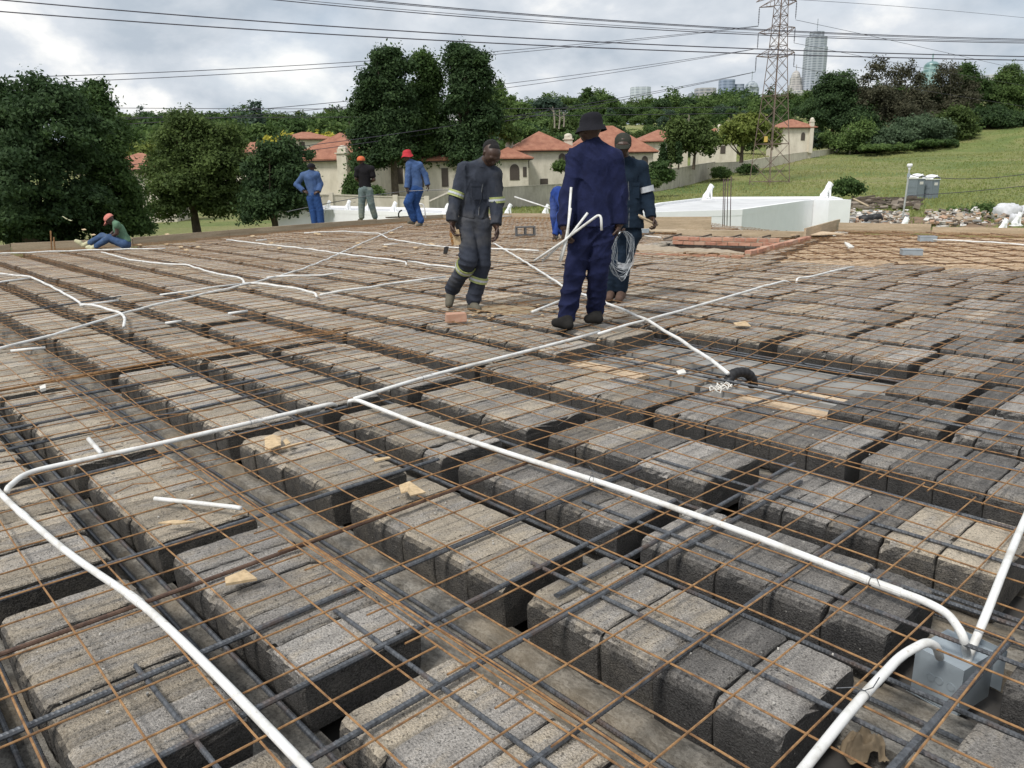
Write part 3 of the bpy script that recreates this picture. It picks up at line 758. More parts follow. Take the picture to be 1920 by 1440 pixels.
# ------------------------------------------------------------------ white conduits
def smooth_path(P, rad, n=5):
    P = [np.asarray(p, float) for p in P]; out = [P[0]]
    for i in range(1, len(P) - 1):
        a, b, c = P[i - 1], P[i], P[i + 1]
        la, lc = np.linalg.norm(a - b), np.linalg.norm(c - b); r = min(rad, la * 0.45, lc * 0.45)
        p0 = b + (a - b) / la * r; p1 = b + (c - b) / lc * r
        for k in range(n + 1):
            t = k / n; out.append((1 - t) ** 2 * p0 + 2 * t * (1 - t) * b + t * t * p1)
    out.append(P[-1]); return out
def conduit(px, lab, r=0.0125, z=0.024, rad=0.25, couplers=(), ties=(), group=None, wob=0.0):
    P = []
    for q in px:
        zz = z if len(q) < 3 else q[2]
        P.append(at(q[0], q[1], zz))
    P = smooth_path(P, rad)
    # add points so that it can ride unevenly over the mesh
    Q = [P[0]]
    for a, b in zip(P[:-1], P[1:]):
        n = max(1, int(np.linalg.norm(b - a) / 0.3))
        for k in range(1, n + 1): Q.append(a + (b - a) * k / n)
    Q = np.array(Q)
    if wob:
        s = np.cumsum(np.r_[0, np.linalg.norm(np.diff(Q, axis=0), axis=1)])
        Q[1:-1, 2] += (wob * np.abs(np.sin(s * 4.2)))[1:-1]
    root = thing('conduit', P[0], lab, 'conduit', group)
    mb = MB(); mb.tube(Q, r, 12); mb.build('pipe', PVC, root, smooth=True)
    for u, v in couplers:
        c = at(u, v, z); d = np.argmin(np.linalg.norm(Q - c, axis=1)); d = min(max(d, 1), len(Q) - 2)
        t = unit(Q[d + 1] - Q[d - 1]); k = Q[d]
        mb = MB(); mb.tube([k - t * 0.045, k - t * 0.044, k - t * .002, k, k + t * .002, k + t * 0.044, k + t * 0.045], [r * 1.02, r * 1.16, r * 1.16, r * 1.2, r * 1.16, r * 1.16, r * 1.02], 12)
        mb.build('coupler', PVC, root, smooth=False)
    for u, v in ties:
        c = at(u, v, z); d = np.argmin(np.linalg.norm(Q - c, axis=1)); d = min(max(d, 1), len(Q) - 2)
        t = unit(Q[d + 1] - Q[d - 1]); k = Q[d]; a = unit(np.cross(t, [0, 0, 1])); b = np.cross(a, t)
        mb = MB(); mb.tube([k + (a * math.cos(x) + b * math.sin(x)) * (r + 0.0025) for x in np.linspace(0, 6.3, 12)], 0.0012, 4)
        e0 = k + b * (r + 0.002)
        mb.tube([e0, e0 + b * 0.015 + a * 0.012 + t * 0.02, e0 + b * 0.008 + a * 0.05 + t * 0.05], 0.0013, 4)
        mb.tube([e0, e0 + b * 0.02 - a * 0.02, e0 + b * 0.035 - a * 0.022 - t * 0.03], 0.0013, 4)
        mb.build('tie_wire', BAR, root)
    return root
conduit([(-40, 880), (0, 925), (28, 952), (130, 1040), (262, 1128), (345, 1205), (430, 1290), (505, 1368), (585, 1452), (640, 1520)], 'white conduit curving down the lower left corner to the bottom edge', couplers=[(50, 970), (262, 1128)], rad=0.3)
conduit([(12, 925, 0.0), (14, 915, .02), (48, 886), (130, 868), (300, 832), (480, 790), (590, 764), (622, 757), (632, 762, -0.05)], 'white conduit bowed across the left foreground ending in a short elbow', rad=0.18, ties=[(480, 790)])
conduit([(655, 765, -0.06), (655, 751, 0.03), (672, 751), (780, 793), (960, 852), (1150, 912), (1400, 1000), (1640, 1093), (1730, 1125), (1778, 1150), (1806, 1190, .02), (1812, 1225, -0.06)], 'longest white conduit in the foreground bending down into the grey steel box', couplers=[(1590, 1073), (1660, 1100)], ties=[(1105, 897), (1640, 1093)], rad=0.12)
conduit([(664, 748), (800, 706), (950, 668), (1040, 645), (1124, 622)], 'white conduit from the elbow corner up to a cut end beside the navy worker', ties=[(795, 707)])
conduit([(1122, 626), (1190, 606), (1260, 588), (1380, 553), (1440, 535), (1472, 527), (1483, 532, -0.03)], 'white conduit from the navy worker towards the brick shaft with a hooked end', rad=0.15, wob=0.006)
conduit([(1493, 530, -0.03), (1495, 521, .02), (1520, 519), (1562, 508), (1600, 500)], 'short hooked conduit end lying near the bare plank deck', rad=0.12)
conduit([(1812, 1240, -0.09), (1850, 1150, 0.02), (1885, 1060, .06), (1925, 965, .08), (1980, 850, .03)], 'white conduit rising steeply out of the steel box to the right edge', rad=0.4)
conduit([(1762, 1232, -0.06), (1756, 1212, 0.0), (1738, 1203, .03), (1690, 1228), (1600, 1325), (1520, 1425), (1460, 1500)], 'white conduit leaving the steel box towards the bottom edge', rad=0.1, ties=[(1617, 1303)])
FAR = [
    ([(-60, 668), (0, 656), (130, 621), (260, 580), (380, 553), (470, 532), (560, 508), (610, 488), (680, 456), (755, 424)], 'long wavering white conduit running from the left edge to the red hatted worker', 0.012),
    ([(925, 456), (985, 492), (1060, 540), (1130, 566), (1210, 600), (1290, 648), (1365, 700)], 'mud spotted conduit running diagonally behind the navy worker to the black elbow', 0.013),
    ([(-30, 478), (0, 476), (150, 470), (310, 466)], 'straight white conduit lying behind the seated worker\'s boots', 0.013),
    ([(190, 473), (240, 487), (295, 495), (350, 497), (400, 513), (455, 523), (458, 531)], 'white conduit winding away from the seated worker', 0.013),
    ([(455, 531), (500, 534), (560, 543), (590, 550), (594, 557)], 'short curved conduit hooked at its right end in the left middle', 0.013),
    ([(-20, 513), (0, 514), (58, 520), (100, 540), (150, 568)], 'white conduit entering at the left edge and kinking twice', 0.013),
    ([(-20, 531), (0, 530), (58, 521)], 'stub of white conduit at the left edge joining the kinked one', 0.012),
    ([(150, 570), (190, 577), (225, 588), (235, 597), (232, 612)], 'white conduit curling down to a hooked end on the left', 0.013),
    ([(425, 450), (500, 459), (568, 466)], 'pale conduit lying below the man with hands on hips', 0.013),
    ([(570, 466), (650, 478), (760, 491), (762, 496)], 'pale conduit continuing right below the man in black', 0.013),
    ([(765, 490), (810, 498), (862, 503)], 'short pale conduit ending at the walking worker\'s leg', 0.013),
    ([(570, 437), (640, 434), (710, 438), (726, 446)], 'curved white conduit in front of the orange capped worker', 0.013),
    ([(728, 448), (800, 460), (860, 466), (960, 468), (1010, 470)], 'white conduit passing behind the walking worker\'s knees', 0.013),
    ([(600, 553), (700, 538), (835, 519)], 'white conduit pointing at the walking worker\'s boots', 0.013),
    ([(998, 585), (1030, 575), (1060, 560)], 'short conduit at the heels of the navy worker', 0.013),
    ([(455, 532), (380, 543), (300, 553)], 'thin white conduit beside the long wavering one', 0.011),
    ([(20, 658), (85, 652)], 'short white conduit offcut near the left edge', 0.011),
    ([(150, 573), (222, 563)], 'short dark tipped conduit offcut on the left rows', 0.011),
    ([(310, 606), (340, 602)], 'small white offcut in a dark gap between rows', 0.012),
    ([(428, 588), (464, 583)], 'small white offcut bridging a dark gap in the middle left', 0.012),
    ([(880, 410), (960, 405)], 'white conduit lying along the far slab edge', 0.014),
    ([(1750, 450), (1840, 454), (1930, 460)], 'white conduit from the small grey box over the plank deck', 0.014),
    ([(480, 451), (500, 449)], 'tiny white offcut near the far left edge board', 0.013),
    ([(720, 459), (745, 457)], 'tiny white offcut between far conduits', 0.013),
    ([(500, 520), (610, 516), (640, 512)], 'faint conduit parallel to the wavering one near its crossing', 0.011),
]
for px, lab, r in FAR: conduit(px, lab, r=r * 1.05, rad=0.2, z=0.028, wob=0.012)
# loose offcuts in the foreground
conduit([(290, 935), (360, 942), (440, 951), (452, 953)], 'loose short white conduit offcut on the left foreground blocks', r=0.0095, z=0.02)
conduit([(166, 823, .03), (190, 850, .016)], 'stubby white pipe offcut propped beside the bowed conduit', r=0.0115)
conduit([(1240, 445, .05), (1150, 437, .05), (1150, 436, .05)], 'thin white conduit beside the man holding wire coils', r=0.012)
# upright leaning pipe and hooked pipe at the far edge
mb = MB(); mb.tube([far(965, 369, 22.0), far(1032, 391, 21.0)], 0.02, 8, True); tag(mb.build('leaning_pipe', PVC, smooth=True), 'white pipe leaning behind the walking worker at the far edge', 'pipe')
p0 = at(797, 424, 0); Yp = depth(p0)
mb = MB(); mb.tube(smooth_path([far(798, 409, Yp), far(796, 390, Yp), far(793, 383, Yp), far(786, 382, Yp)], 0.1), 0.022, 8); tag(mb.build('hooked_pipe', PVC, smooth=True), 'white hooked pipe end standing beside the red hatted worker', 'pipe')

# ------------------------------------------------------------------ steel box, elbow, shaft, bricks, scraps
bx = thing('electrical_box', (0.80, 0.80, -0.26), 'grey galvanised steel electrical box between blocks with three white conduits entering its top', 'electrical box')
def box_from_px():
    # top face corners read from the photograph on a level plane
    zt = -0.085
    q = [at(1718, 1212, zt), at(1768, 1186, zt), at(1848, 1216, zt), at(1808, 1258, zt)]
    return q, zt
bq, bzt = box_from_px()
c_ = sum(bq) / 4
e1 = unit(bq[3] - bq[0]); e2 = np.array([-e1[1], e1[0], 0])
L1 = np.linalg.norm(bq[3] - bq[0]); L2 = 0.17
o0 = bq[0]
def bxp(a, b, z): return o0 + e1 * a + e2 * b + np.array([0, 0, z])
mb = MB()
axm = [e1, e2, [0, 0, 1]]
def bbox(a0, a1, b0, b1, z0, z1, m=None):
    (m or mb).box(bxp((a0 + a1) / 2, (b0 + b1) / 2, (z0 + z1) / 2), (a1 - a0, b1 - b0, z1 - z0), ax=axm)
bbox(0, L1, 0, L2, -0.155, 0)
bbox(-0.012, L1 + 0.012, -0.003, 0.0, -0.16, -0.157)
mb.build('box_body', GREYMETAL, bx)
mb = MB(); bbox(0.02, L1 + 0.03, L2 + 0.001, L2 + 0.003, -0.12, 0.018); mb.build('lid_flange', GREYMETAL, bx)
for a, z in ((0.055, -0.075), (L1 * 0.55, -0.072), (L1 * 0.8, -0.072)):
    mb = MB(); c0 = bxp(a, -0.001, z)
    th = np.linspace(0, 2 * math.pi, 20)
    mb.tube([c0 + e1 * 0.012 * math.cos(t_) + np.array([0, 0, 0.012 * math.sin(t_)]) for t_ in th], 0.0012, 5, False)
    mb.lathe([(0.0105, -0.001), (0.0105, 0.001)], c0, 16, ax=[e1, [0, 0, 1], -e2])
    mb.build('knockout', GREYMETAL, bx)

el = at(1388, 708, -0.02)
mb = MB(); P = [far(1368, 726, depth(el) - .05), far(1366, 712, depth(el) - .03), far(1374, 701, depth(el)), far(1388, 697, depth(el) + .03), far(1403, 700, depth(el) + .05), far(1411, 712, depth(el) + .06), far(1412, 724, depth(el) + .07)]
P = smooth_path(P, 0.08); Q = []
for a, b in zip(P[:-1], P[1:]):
    for k in range(3): Q.append(a + (b - a) * k / 3)
Q.append(P[-1])
rr = [0.033 * (1 + 0.09 * math.cos(i * math.pi * 0.9)) for i in range(len(Q))]
mb.tube(Q, rr, 14); tag(mb.build('pipe_elbow', BLACKRUB, smooth=True), 'black corrugated pipe elbow standing up through the mesh in the open bay', 'pipe elbow')
mb = MB()
for i in range(6):
    c = at(1345 + rng.uniform(-12, 18), 728 + rng.uniform(-6, 6), -0.03); a = rng.uniform(0, 6)
    mb.tube([c + np.array([0.04 * math.cos(t_ + a), 0.03 * math.sin(t_ + a), 0.015 * math.sin(3 * t_)]) for t_ in np.linspace(0, 5, 10)], 0.004, 5)
tag(mb.build('rag_bundle', PAPER), 'tangle of pale string and rag at the foot of the black elbow', 'rag')

def brick_col():
    return [(0.42, 0.17, 0.10), (0.48, 0.23, 0.15), (0.36, 0.13, 0.08), (0.50, 0.30, 0.21), (0.44, 0.20, 0.13)][rng.randrange(5)]
def rough_box(mb, c, size, rz, col, j=0.002):
    hx, hy, hz = [q / 2 for q in size]; b = 0.006
    V = []
    for z, k in ((-hz, b), (-hz + b, 0), (hz - b, 0), (hz, b)):
        V += [(-hx + k, -hy + k, z), (hx - k, -hy + k, z), (hx - k, hy - k, z), (-hx + k, hy - k, z)]
    V = np.array(V) + nr.randn(16, 3) * j
    k, q = math.cos(rz), math.sin(rz); V = V @ np.array([[k, q, 0], [-q, k, 0], [0, 0, 1]]) + np.asarray(c)
    F = [(3, 2, 1, 0), (12, 13, 14, 15)] + [(i * 4 + a, i * 4 + (a + 1) % 4, (i + 1) * 4 + (a + 1) % 4, (i + 1) * 4 + a) for i in range(3) for a in range(4)]
    mb.add(V, F, col)
bp_ = at(855, 604, 0.0)
mb = MB(); rough_box(mb, bp_ + np.array([0, 0, 0.045]), (0.19, 0.10, 0.085), math.atan2(RT[1], RT[0]) + 0.25, (0.47, 0.24, 0.16))
tag(mb.build('red_brick', BRICK, origin=bp_), 'single red brick lying on the mesh by the walking worker', 'brick')

# brick shaft: bricks stay pattern inside one wall each
shaft = thing('brick_shaft', at(1300, 470, -0.05), 'open shaft edged with raw red brickwork behind the standing workers', 'brick shaft')
def brick_wall(a, b, z0, z1, thick=0.11, name='brick_edge'):
    a, b = np.array(a[:2]), np.array(b[:2]); L = np.linalg.norm(b - a); d = (b - a) / L; rz = math.atan2(d[1], d[0])
    nrm = np.array([-d[1], d[0]]); mb = MB(); z = z0; row = 0
    while z < z1 - 0.02:
        s = -0.11 * (row % 2)
        while s < L:
            l = min(0.222, L - s); s_ = max(s, 0)
            if s + l - s_ > 0.05:
                c = a + d * ((s_ + s + l) / 2) + nrm * rng.uniform(-.012, .012)
                rough_box(mb, (c[0], c[1], z + 0.036 + rng.uniform(-.004, .004)), (s + l - s_ - 0.012, thick, 0.070), rz, brick_col(), 0.003)
            s += 0.222
        z += 0.082; row += 1
    mb.build(name, BRICK, shaft)
    m2 = MB(); c = (a + b) / 2; m2.box((c[0], c[1], (z0 + z1) / 2 - 0.012), (L, thick - 0.03, z1 - z0 - 0.02), rz); m2.build('mortar_bed', MORTAR, shaft)
A_, B_, C_ = at(1180, 473, 0), at(1402, 478, 0), at(1515, 449, 0)
brick_wall(A_, B_, -0.25, -0.02); brick_wall(B_, C_, -0.25, 0.04)
brick_wall(at(1262, 455, 0), at(1462, 460, 0), -0.03, 0.14, name='brick_back_wall')
q = [at(1190, 472, 0), at(1400, 477, 0), at(1462, 461, 0), at(1262, 456, 0)]
mb = MB(); mb.prism([(p[0], p[1]) for p in q], -1.3, -1.25); mb.build('shaft_floor', DIRT, shaft)
for (a, b) in ((0, 1), (1, 2), (2, 3), (3, 0)):
    mb = MB(); pa, pb = q[a], q[b]; L = np.linalg.norm((pb - pa)[:2]); c = (pa + pb) / 2
    mb.box((c[0], c[1], -0.66), (L, 0.05, 1.2), math.atan2(pb[1] - pa[1], pb[0] - pa[0])); mb.build('shaft_lining', MATS.get('shaft_earth') or simple('shaft_earth', (.055, .032, .02), .95, var=.4), shaft)
# mortar heaps and timber round the shaft
def heap(c, rx, ry, h, mat, name, lab, cat, seed=0, rz=0.0, bumpy=0.4, n=26):
    mb = MB(); V = []; F = []
    for i in range(n):
        for j in range(n):
            a, b = 2 * i / (n - 1) - 1, 2 * j / (n - 1) - 1
            d = min(1.0, math.hypot(a, b) + 0.12 * math.sin(5 * math.atan2(b, a) + seed)); z = h * (1 - d ** 2) * (1 + bumpy * math.sin(7 * a + seed) * math.sin(6 * b + 2 * seed)) + (0 if d < 1 else -0.03)
            x, y = a * rx, b * ry; V.append((x * math.cos(rz) - y * math.sin(rz), x * math.sin(rz) + y * math.cos(rz), z))
    V = np.array(V); V[:, 2] += nr.randn(len(V)) * h * 0.04
    F = [(i * n + j, (i + 1) * n + j, (i + 1) * n + j + 1, i * n + j + 1) for i in range(n - 1) for j in range(n - 1)]
    mb.add(V + np.asarray(c), F); o = mb.build(name, mat, origin=c, smooth=True); return tag(o, lab, cat)
heap(at(1215, 467, 0), 0.9, 0.35, 0.06, MORTAR, 'mortar_heap', 'spread of pale mortar along the front edge of the brick shaft', 'mortar', 1)
heap(at(1330, 471, 0), 0.7, 0.2, 0.04, MORTAR, 'mortar_heap', 'thin mortar streak near the front right corner of the brick shaft', 'mortar', 4)
def plank(u0, v0, u1, v1, w, h, z, lab, mat=BOARD, z2=None, cat='timber board', name='timber_board'):
    a, b = at(u0, v0, z), at(u1, v1, z if z2 is None else z2)
    L = np.linalg.norm(b - a); d = (b - a) / L; s_ = unit(np.cross([0, 0, 1], d)); up = np.cross(d, s_)
    mb = MB(); mb.box((a + b) / 2 + np.array([0, 0, h / 2]), (L, w, h), ax=[d, s_, up])
    return tag(mb.build(name, mat, origin=(a + b) / 2), lab, cat)
plank(1270, 441, 1512, 445, 0.14, 0.12, 0.02, 'long round edged timber beam lying behind the brick shaft')
plank(1195, 431, 1333, 431, 0.05, 0.32, 0.0, 'short upright plywood panel behind the man holding wire coils')
plank(1200, 433, 1500, 438, 0.6, 0.03, 0.02, 'wide grey plank behind the round edged beam')
plank(1465, 440, 1560, 437, 0.9, 0.02, 0.05, 'loose formwork sheet beside the right upstand board', PLY)
plank(725, 409, 850, 404, 0.25, 0.04, 0.03, 'dark flat plank on the far slab edge behind the red hatted worker', DARKWOOD)
for i in range(7):
    u = 1120 + i * 62; plank(u, 452 - i * 1.2, u + 45, 437 - i * 0.4, 0.03, 0.03, 0.04, 'dark bar end laid over the far planks', DARKWOOD, cat='bar', name='dark_bar')['group'] = 'dark bar ends over the far planks'

# upstand boards round the slab edge
def edge_board(u0, v0, u1, v1, h, lab, grp=None, mat=BOARD, z=-0.05, nseg=1):
    a, b = at(u0, v0, z), at(u1, v1, z)
    for i in range(nseg):
        p, q = a + (b - a) * i / nseg, a + (b - a) * (i + 1) / nseg - (b - a) / np.linalg.norm(b - a) * 0.01
        L = np.linalg.norm(q - p); d = (q - p) / L; c = (p + q) / 2
        mb = MB(); mb.box((c[0], c[1], z + h / 2), (L, 0.045, h), math.atan2(d[1], d[0]))
        tag(mb.build('edge_board', mat, origin=(c[0], c[1], z)), lab, 'edge board', grp)
EG = 'upstand boards along the slab edge'; ELB = 'pale timber upstand board on the slab edge'
edge_board(-260, 502, 21, 473, 0.17, 'short end of the pale edge board at the far left frame edge')
edge_board(23, 473, 250, 462, 0.19, 'pale timber edge board right behind the seated worker')
edge_board(250, 462, 430, 446, 0.20, ELB, EG); edge_board(430, 446, 590, 432, 0.20, ELB, EG)
edge_board(590, 432, 705, 423, 0.20, ELB, EG); edge_board(705, 423, 830, 412, 0.18, ELB, EG)
edge_board(830, 412, 960, 409, 0.17, ELB, EG); edge_board(960, 409, 1085, 410, 0.17, ELB, EG)
edge_board(1508, 453, 1572, 432, 0.27, 'return board turning back beside the brick shaft')
edge_board(1572, 434, 1745, 438, 0.21, 'clean orange toned edge board right of the white roof corner')
edge_board(1747, 440, 1920, 443, 0.17, 'longer greyish edge board in front of the rubble')
edge_board(1922, 443, 2200, 452, 0.17, 'edge board leaving the frame on the right')

# wood chips, scraps, small boxes
def chip(pts, lab, z=0.008, h=0.006, mat=CHIP, name='wood_chip', cat='wood chip', tilt=0.0):
    P = [at(u, v, z) for u, v in pts]; c = sum(P) / len(P); mb = MB(); n = len(P)
    lo = [p + np.array([0, 0, tilt * 0.009 * math.sin(i * 2.1)]) for i, p in enumerate(P)]; hi = [p + np.array([0, 0, h]) for p in lo]
    mb.add(np.array(lo + hi), [tuple(range(n))[::-1], tuple(range(n, 2 * n))] + [(i, (i + 1) % n, n + (i + 1) % n, n + i) for i in range(n)])
    return tag(mb.build(name, mat, origin=c), lab, cat)
chip([(496, 822), (512, 818), (526, 819), (527, 836), (514, 842), (497, 844)], 'square tan wood chip on the left blocks', tilt=.6)
chip([(531, 828), (537, 824), (545, 832), (536, 836)], 'tiny tan chip beside the square one')
chip([(527, 841), (565, 830), (572, 831), (530, 843)], 'slim pale splinter beside the square chip')
chip([(748, 912), (768, 907), (798, 922), (770, 931), (764, 925), (752, 923)], 'torn cream wood chip in the middle foreground', tilt=.9)
chip([(422, 1087), (460, 1075), (482, 1085), (445, 1095), (424, 1102)], 'large folded tan chip on the lower left blocks', tilt=.9, h=.009)
chip([(297, 982), (325, 977), (367, 980), (330, 984)], 'narrow flat chip below the loose pipe offcut')
chip([(700, 862), (728, 858), (733, 860), (704, 867)], 'pale splinter near a dark gap in the middle foreground')
chip([(1268, 697), (1282, 693), (1287, 700), (1272, 703)], 'white paper scrap in the open bay', mat=PAPER, name='paper_scrap', cat='paper')
chip([(75, 730), (86, 725), (87, 732), (77, 735)], 'white scrap of paper near the left edge', mat=PAPER, name='paper_scrap', cat='paper', h=.02)
chip([(1375, 606), (1398, 603), (1408, 612), (1380, 611)], 'tan flake on the mid right rows')
chip([(1583, 456), (1592, 461), (1602, 464), (1592, 467), (1585, 462)], 'crumpled white plastic on the plank deck', mat=PAPER, name='plastic_scrap', cat='scrap', h=0.03, tilt=2.5)
for i in range(60):                       # light chips trodden into the middle distance
    u, v = rng.uniform(860, 1130), rng.uniform(540, 640)
    if i > 34: u, v = rng.uniform(150, 900), rng.uniform(430, 470)
    s_ = 3.2 if i < 35 else 5
    o = chip([(u, v), (u + s_ * 1.3, v - s_ * .25), (u + s_ * 2, v + s_ * .15), (u + s_ * .6, v + s_ * .35)], 'small tan chip trodden onto the middle rows', mat=CHIP); o['group'] = 'small chips on the middle rows'
for u, v, lab in ((1738, 452, 'small grey junction box on the deck with a conduit leaving it'), (1708, 478, 'flat grey junction box on the plank deck'), (1205, 437, 'small grey junction box beside the man holding wire coils')):
    c = at(u, v, 0.0); mb = MB(); mb.box(c + np.array([0, 0, 0.04]), (0.30, 0.2, 0.09), 0.6); mb.box(c + np.array([0, 0, 0.092]), (0.31, 0.21, 0.01), 0.6)
    tag(mb.build('junction_box', GREYMETAL, origin=c), lab, 'junction box')
c = at(985, 441, 0.02); hb = MB(); a_ = math.atan2(RT[1], RT[0]) + .1
for k in (-1, 1): hb.box(c + RT * 0.21 * k + [0, 0, .09], (0.04, .2, .18), a_)
hb.box(c + [0, 0, .09], (0.04, .2, .18), a_); hb.box(c + [0, 0, .19], (0.46, .2, .03), a_); hb.box(c + [0, 0, .005], (0.46, .2, .03), a_)
tag(hb.build('hollow_block', simple('grey_block', (0.11, 0.11, 0.11), 0.95, scale=20, bump=.5), origin=c), 'grey hollow block on its side showing two dark cores in front of the bent worker', 'concrete block')
c = at(940, 578, 0.0); heap(c, 0.36, 0.22, 0.012, simple('sawdust', (0.30, 0.235, 0.15), 0.95, scale=30, bump=.8), 'sawdust_patch', 'patch of pale sawdust behind the walking worker\'s feet', 'sawdust', 2, 0.5, 0.6)
for u, v0, v1, dy in ((97, 433, 466, 0.0), (103, 445, 467, 0.1)):
    p = at(u, v1, 0); Y = depth(p); mb = MB(); mb.tube([far(u, v1 + 3, Y), far(u - 2, v0, Y)], 0.016, 6); tag(mb.build('rusty_stake', WIRE), 'rusty stake standing behind the mesh, ' + ('the taller of two left of the seated worker' if v0 == 433 else 'the shorter of two left of the seated worker'), 'stake')
p = at(1366, 450, 0); Y0 = 29.0
for i, (u, vt) in enumerate(((1356, 336), (1359, 338), (1364, 334), (1370, 331))):
    mb = MB(); mb.tube([far(u - 1, 425, Y0 + i * .1), far(u + 1, vt, Y0 + i * .1)], 0.016, 5); tag(mb.build('starter_bar', simple('starter_steel', (0.09, 0.05, 0.055), .7) if i == 0 else MATS['starter_steel'], smooth=True), 'tall thin starter bar standing before the white roof', 'starter bar', 'cluster of starter bars')
simple('brown_paper', (0.26, 0.20, 0.13), .9, scale=18)
o_ = at(1620, 1395, -0.2)
heap(o_, 0.055, 0.035, 0.035, MATS['brown_paper'], 'crumpled_sack', 'crumpled brown sack lying in the bottom right gap', 'sack', 5, .9, .8)

# ------------------------------------------------------------------ white neighbouring roofs and lion statues
def roof_slab(px, zt, h, lab, name='white_building'):
    P = [at(u, v, zt) for u, v in px]; P = [(p[0], p[1]) for p in P]
    root = thing(name, (P[0][0], P[0][1], zt - h), lab, 'building')
    mb = MB(); mb.prism(P, zt - h, zt - 0.12); mb.build('wall', WHITEWALL, root)
    mb = MB(); n = len(P); c = np.mean(np.array(P), 0)
    for i in range(n):
        a, b = np.array(P[i]), np.array(P[(i + 1) % n]); d = unit(b - a); q = (a + b) / 2
        nn = np.array([-d[1], d[0]]); nn = nn if nn @ (c - q) > 0 else -nn
        q = q + nn * 0.10
        mb.box((q[0], q[1], zt - 0.10 + 0.001 * i), (np.linalg.norm(b - a) + 0.002 * i, 0.22, 0.24), math.atan2(d[1], d[0]))
    mb.build('parapet', WHITEWALL, root)
    mb = MB(); mb.prism(shrink(P, 0.97), zt - 0.13, zt - 0.09); mb.build('roof_surface', WHITEROOF, root)
    return root
r1 = roof_slab([(1150, 401), (1392, 393.5), (1508, 377), (1540, 374.5), (1580, 373), (1562, 369), (1330, 370), (1236, 381)], -0.05, 2.4, 'flat roofed white plastered building beyond the right slab edge')
mb = MB(); pa = far(1536, 340, 38.6)
for (u0, v0_, u1, v1_) in ((1538, 375, 1578, 374),):
    a, b = at(u0, v0_, -.02), at(u1, v1_, -.02); c = (a + b) / 2; d = b - a
    mb.box((c[0], c[1], -1.22), (np.linalg.norm(d[:2]), 1.6, 2.42), math.atan2(d[1], d[0]))
mb.build('corner_pier', WHITEWALL, r1)
r2 = roof_slab([(520, 396), (607, 393), (762, 398.5), (858, 402), (862, 392), (610, 386)], -0.42, 2.3, 'low white flat roof with a row of lion statues behind the three standing workers')

def lion(name_px, h_px, Y, lab, face=1):
    """seated lion: haunches, chest, mane, head, forelegs"""
    u, v = name_px; base = far(u, v, Y); s = h_px * Y / FPX
    F_ = RT * face; root = None
    prim = []
    def P(a, b, z): return base + F_ * a * s + FW * b * s + np.array([0, 0, z * s])
    prim.append(('c', P(-.18, 0, .12), P(-.05, 0, .22), .17 * s, .17 * s))
    prim.append(('c', P(-.12, 0, .25), P(.12, 0, .62), .17 * s, .15 * s))
    prim.append(('c', P(.13, 0, .66), P(.17, 0, .82), .19 * s, .15 * s))
    prim.append(('c', P(.22, 0, .84), P(.34, 0, .78), .10 * s, .065 * s))
    for k in (-1, 1):
        prim.append(('c', P(.20, .09 * k, .52), P(.24, .09 * k, .05), .065 * s, .05 * s))
        prim.append(('c', P(.24, .09 * k, .04), P(.33, .09 * k, .04), .05 * s, .045 * s))
        prim.append(('c', P(-.2, .14 * k, .16), P(.05, .15 * k, .06), .09 * s, .06 * s))
        prim.append(('c', P(.14, .10 * k, .96), P(.15, .10 * k, .98), .04 * s, .03 * s))
    prim.append(('c', P(-.33, 0, .06), P(-.28, .1, .28), .03 * s, .025 * s))
    V, F = sdf_mesh(prim, 0.028 * s, 0.05 * s)
    mb = MB(); mb.add(V, F); mb.box(base + [0, 0, -0.04 * s], (0.8 * s, 0.5 * s, 0.09 * s), math.atan2(F_[1], F_[0]))
    return tag(mb.build('lion_statue', WHITEWALL, origin=base, smooth=True), lab, 'statue')

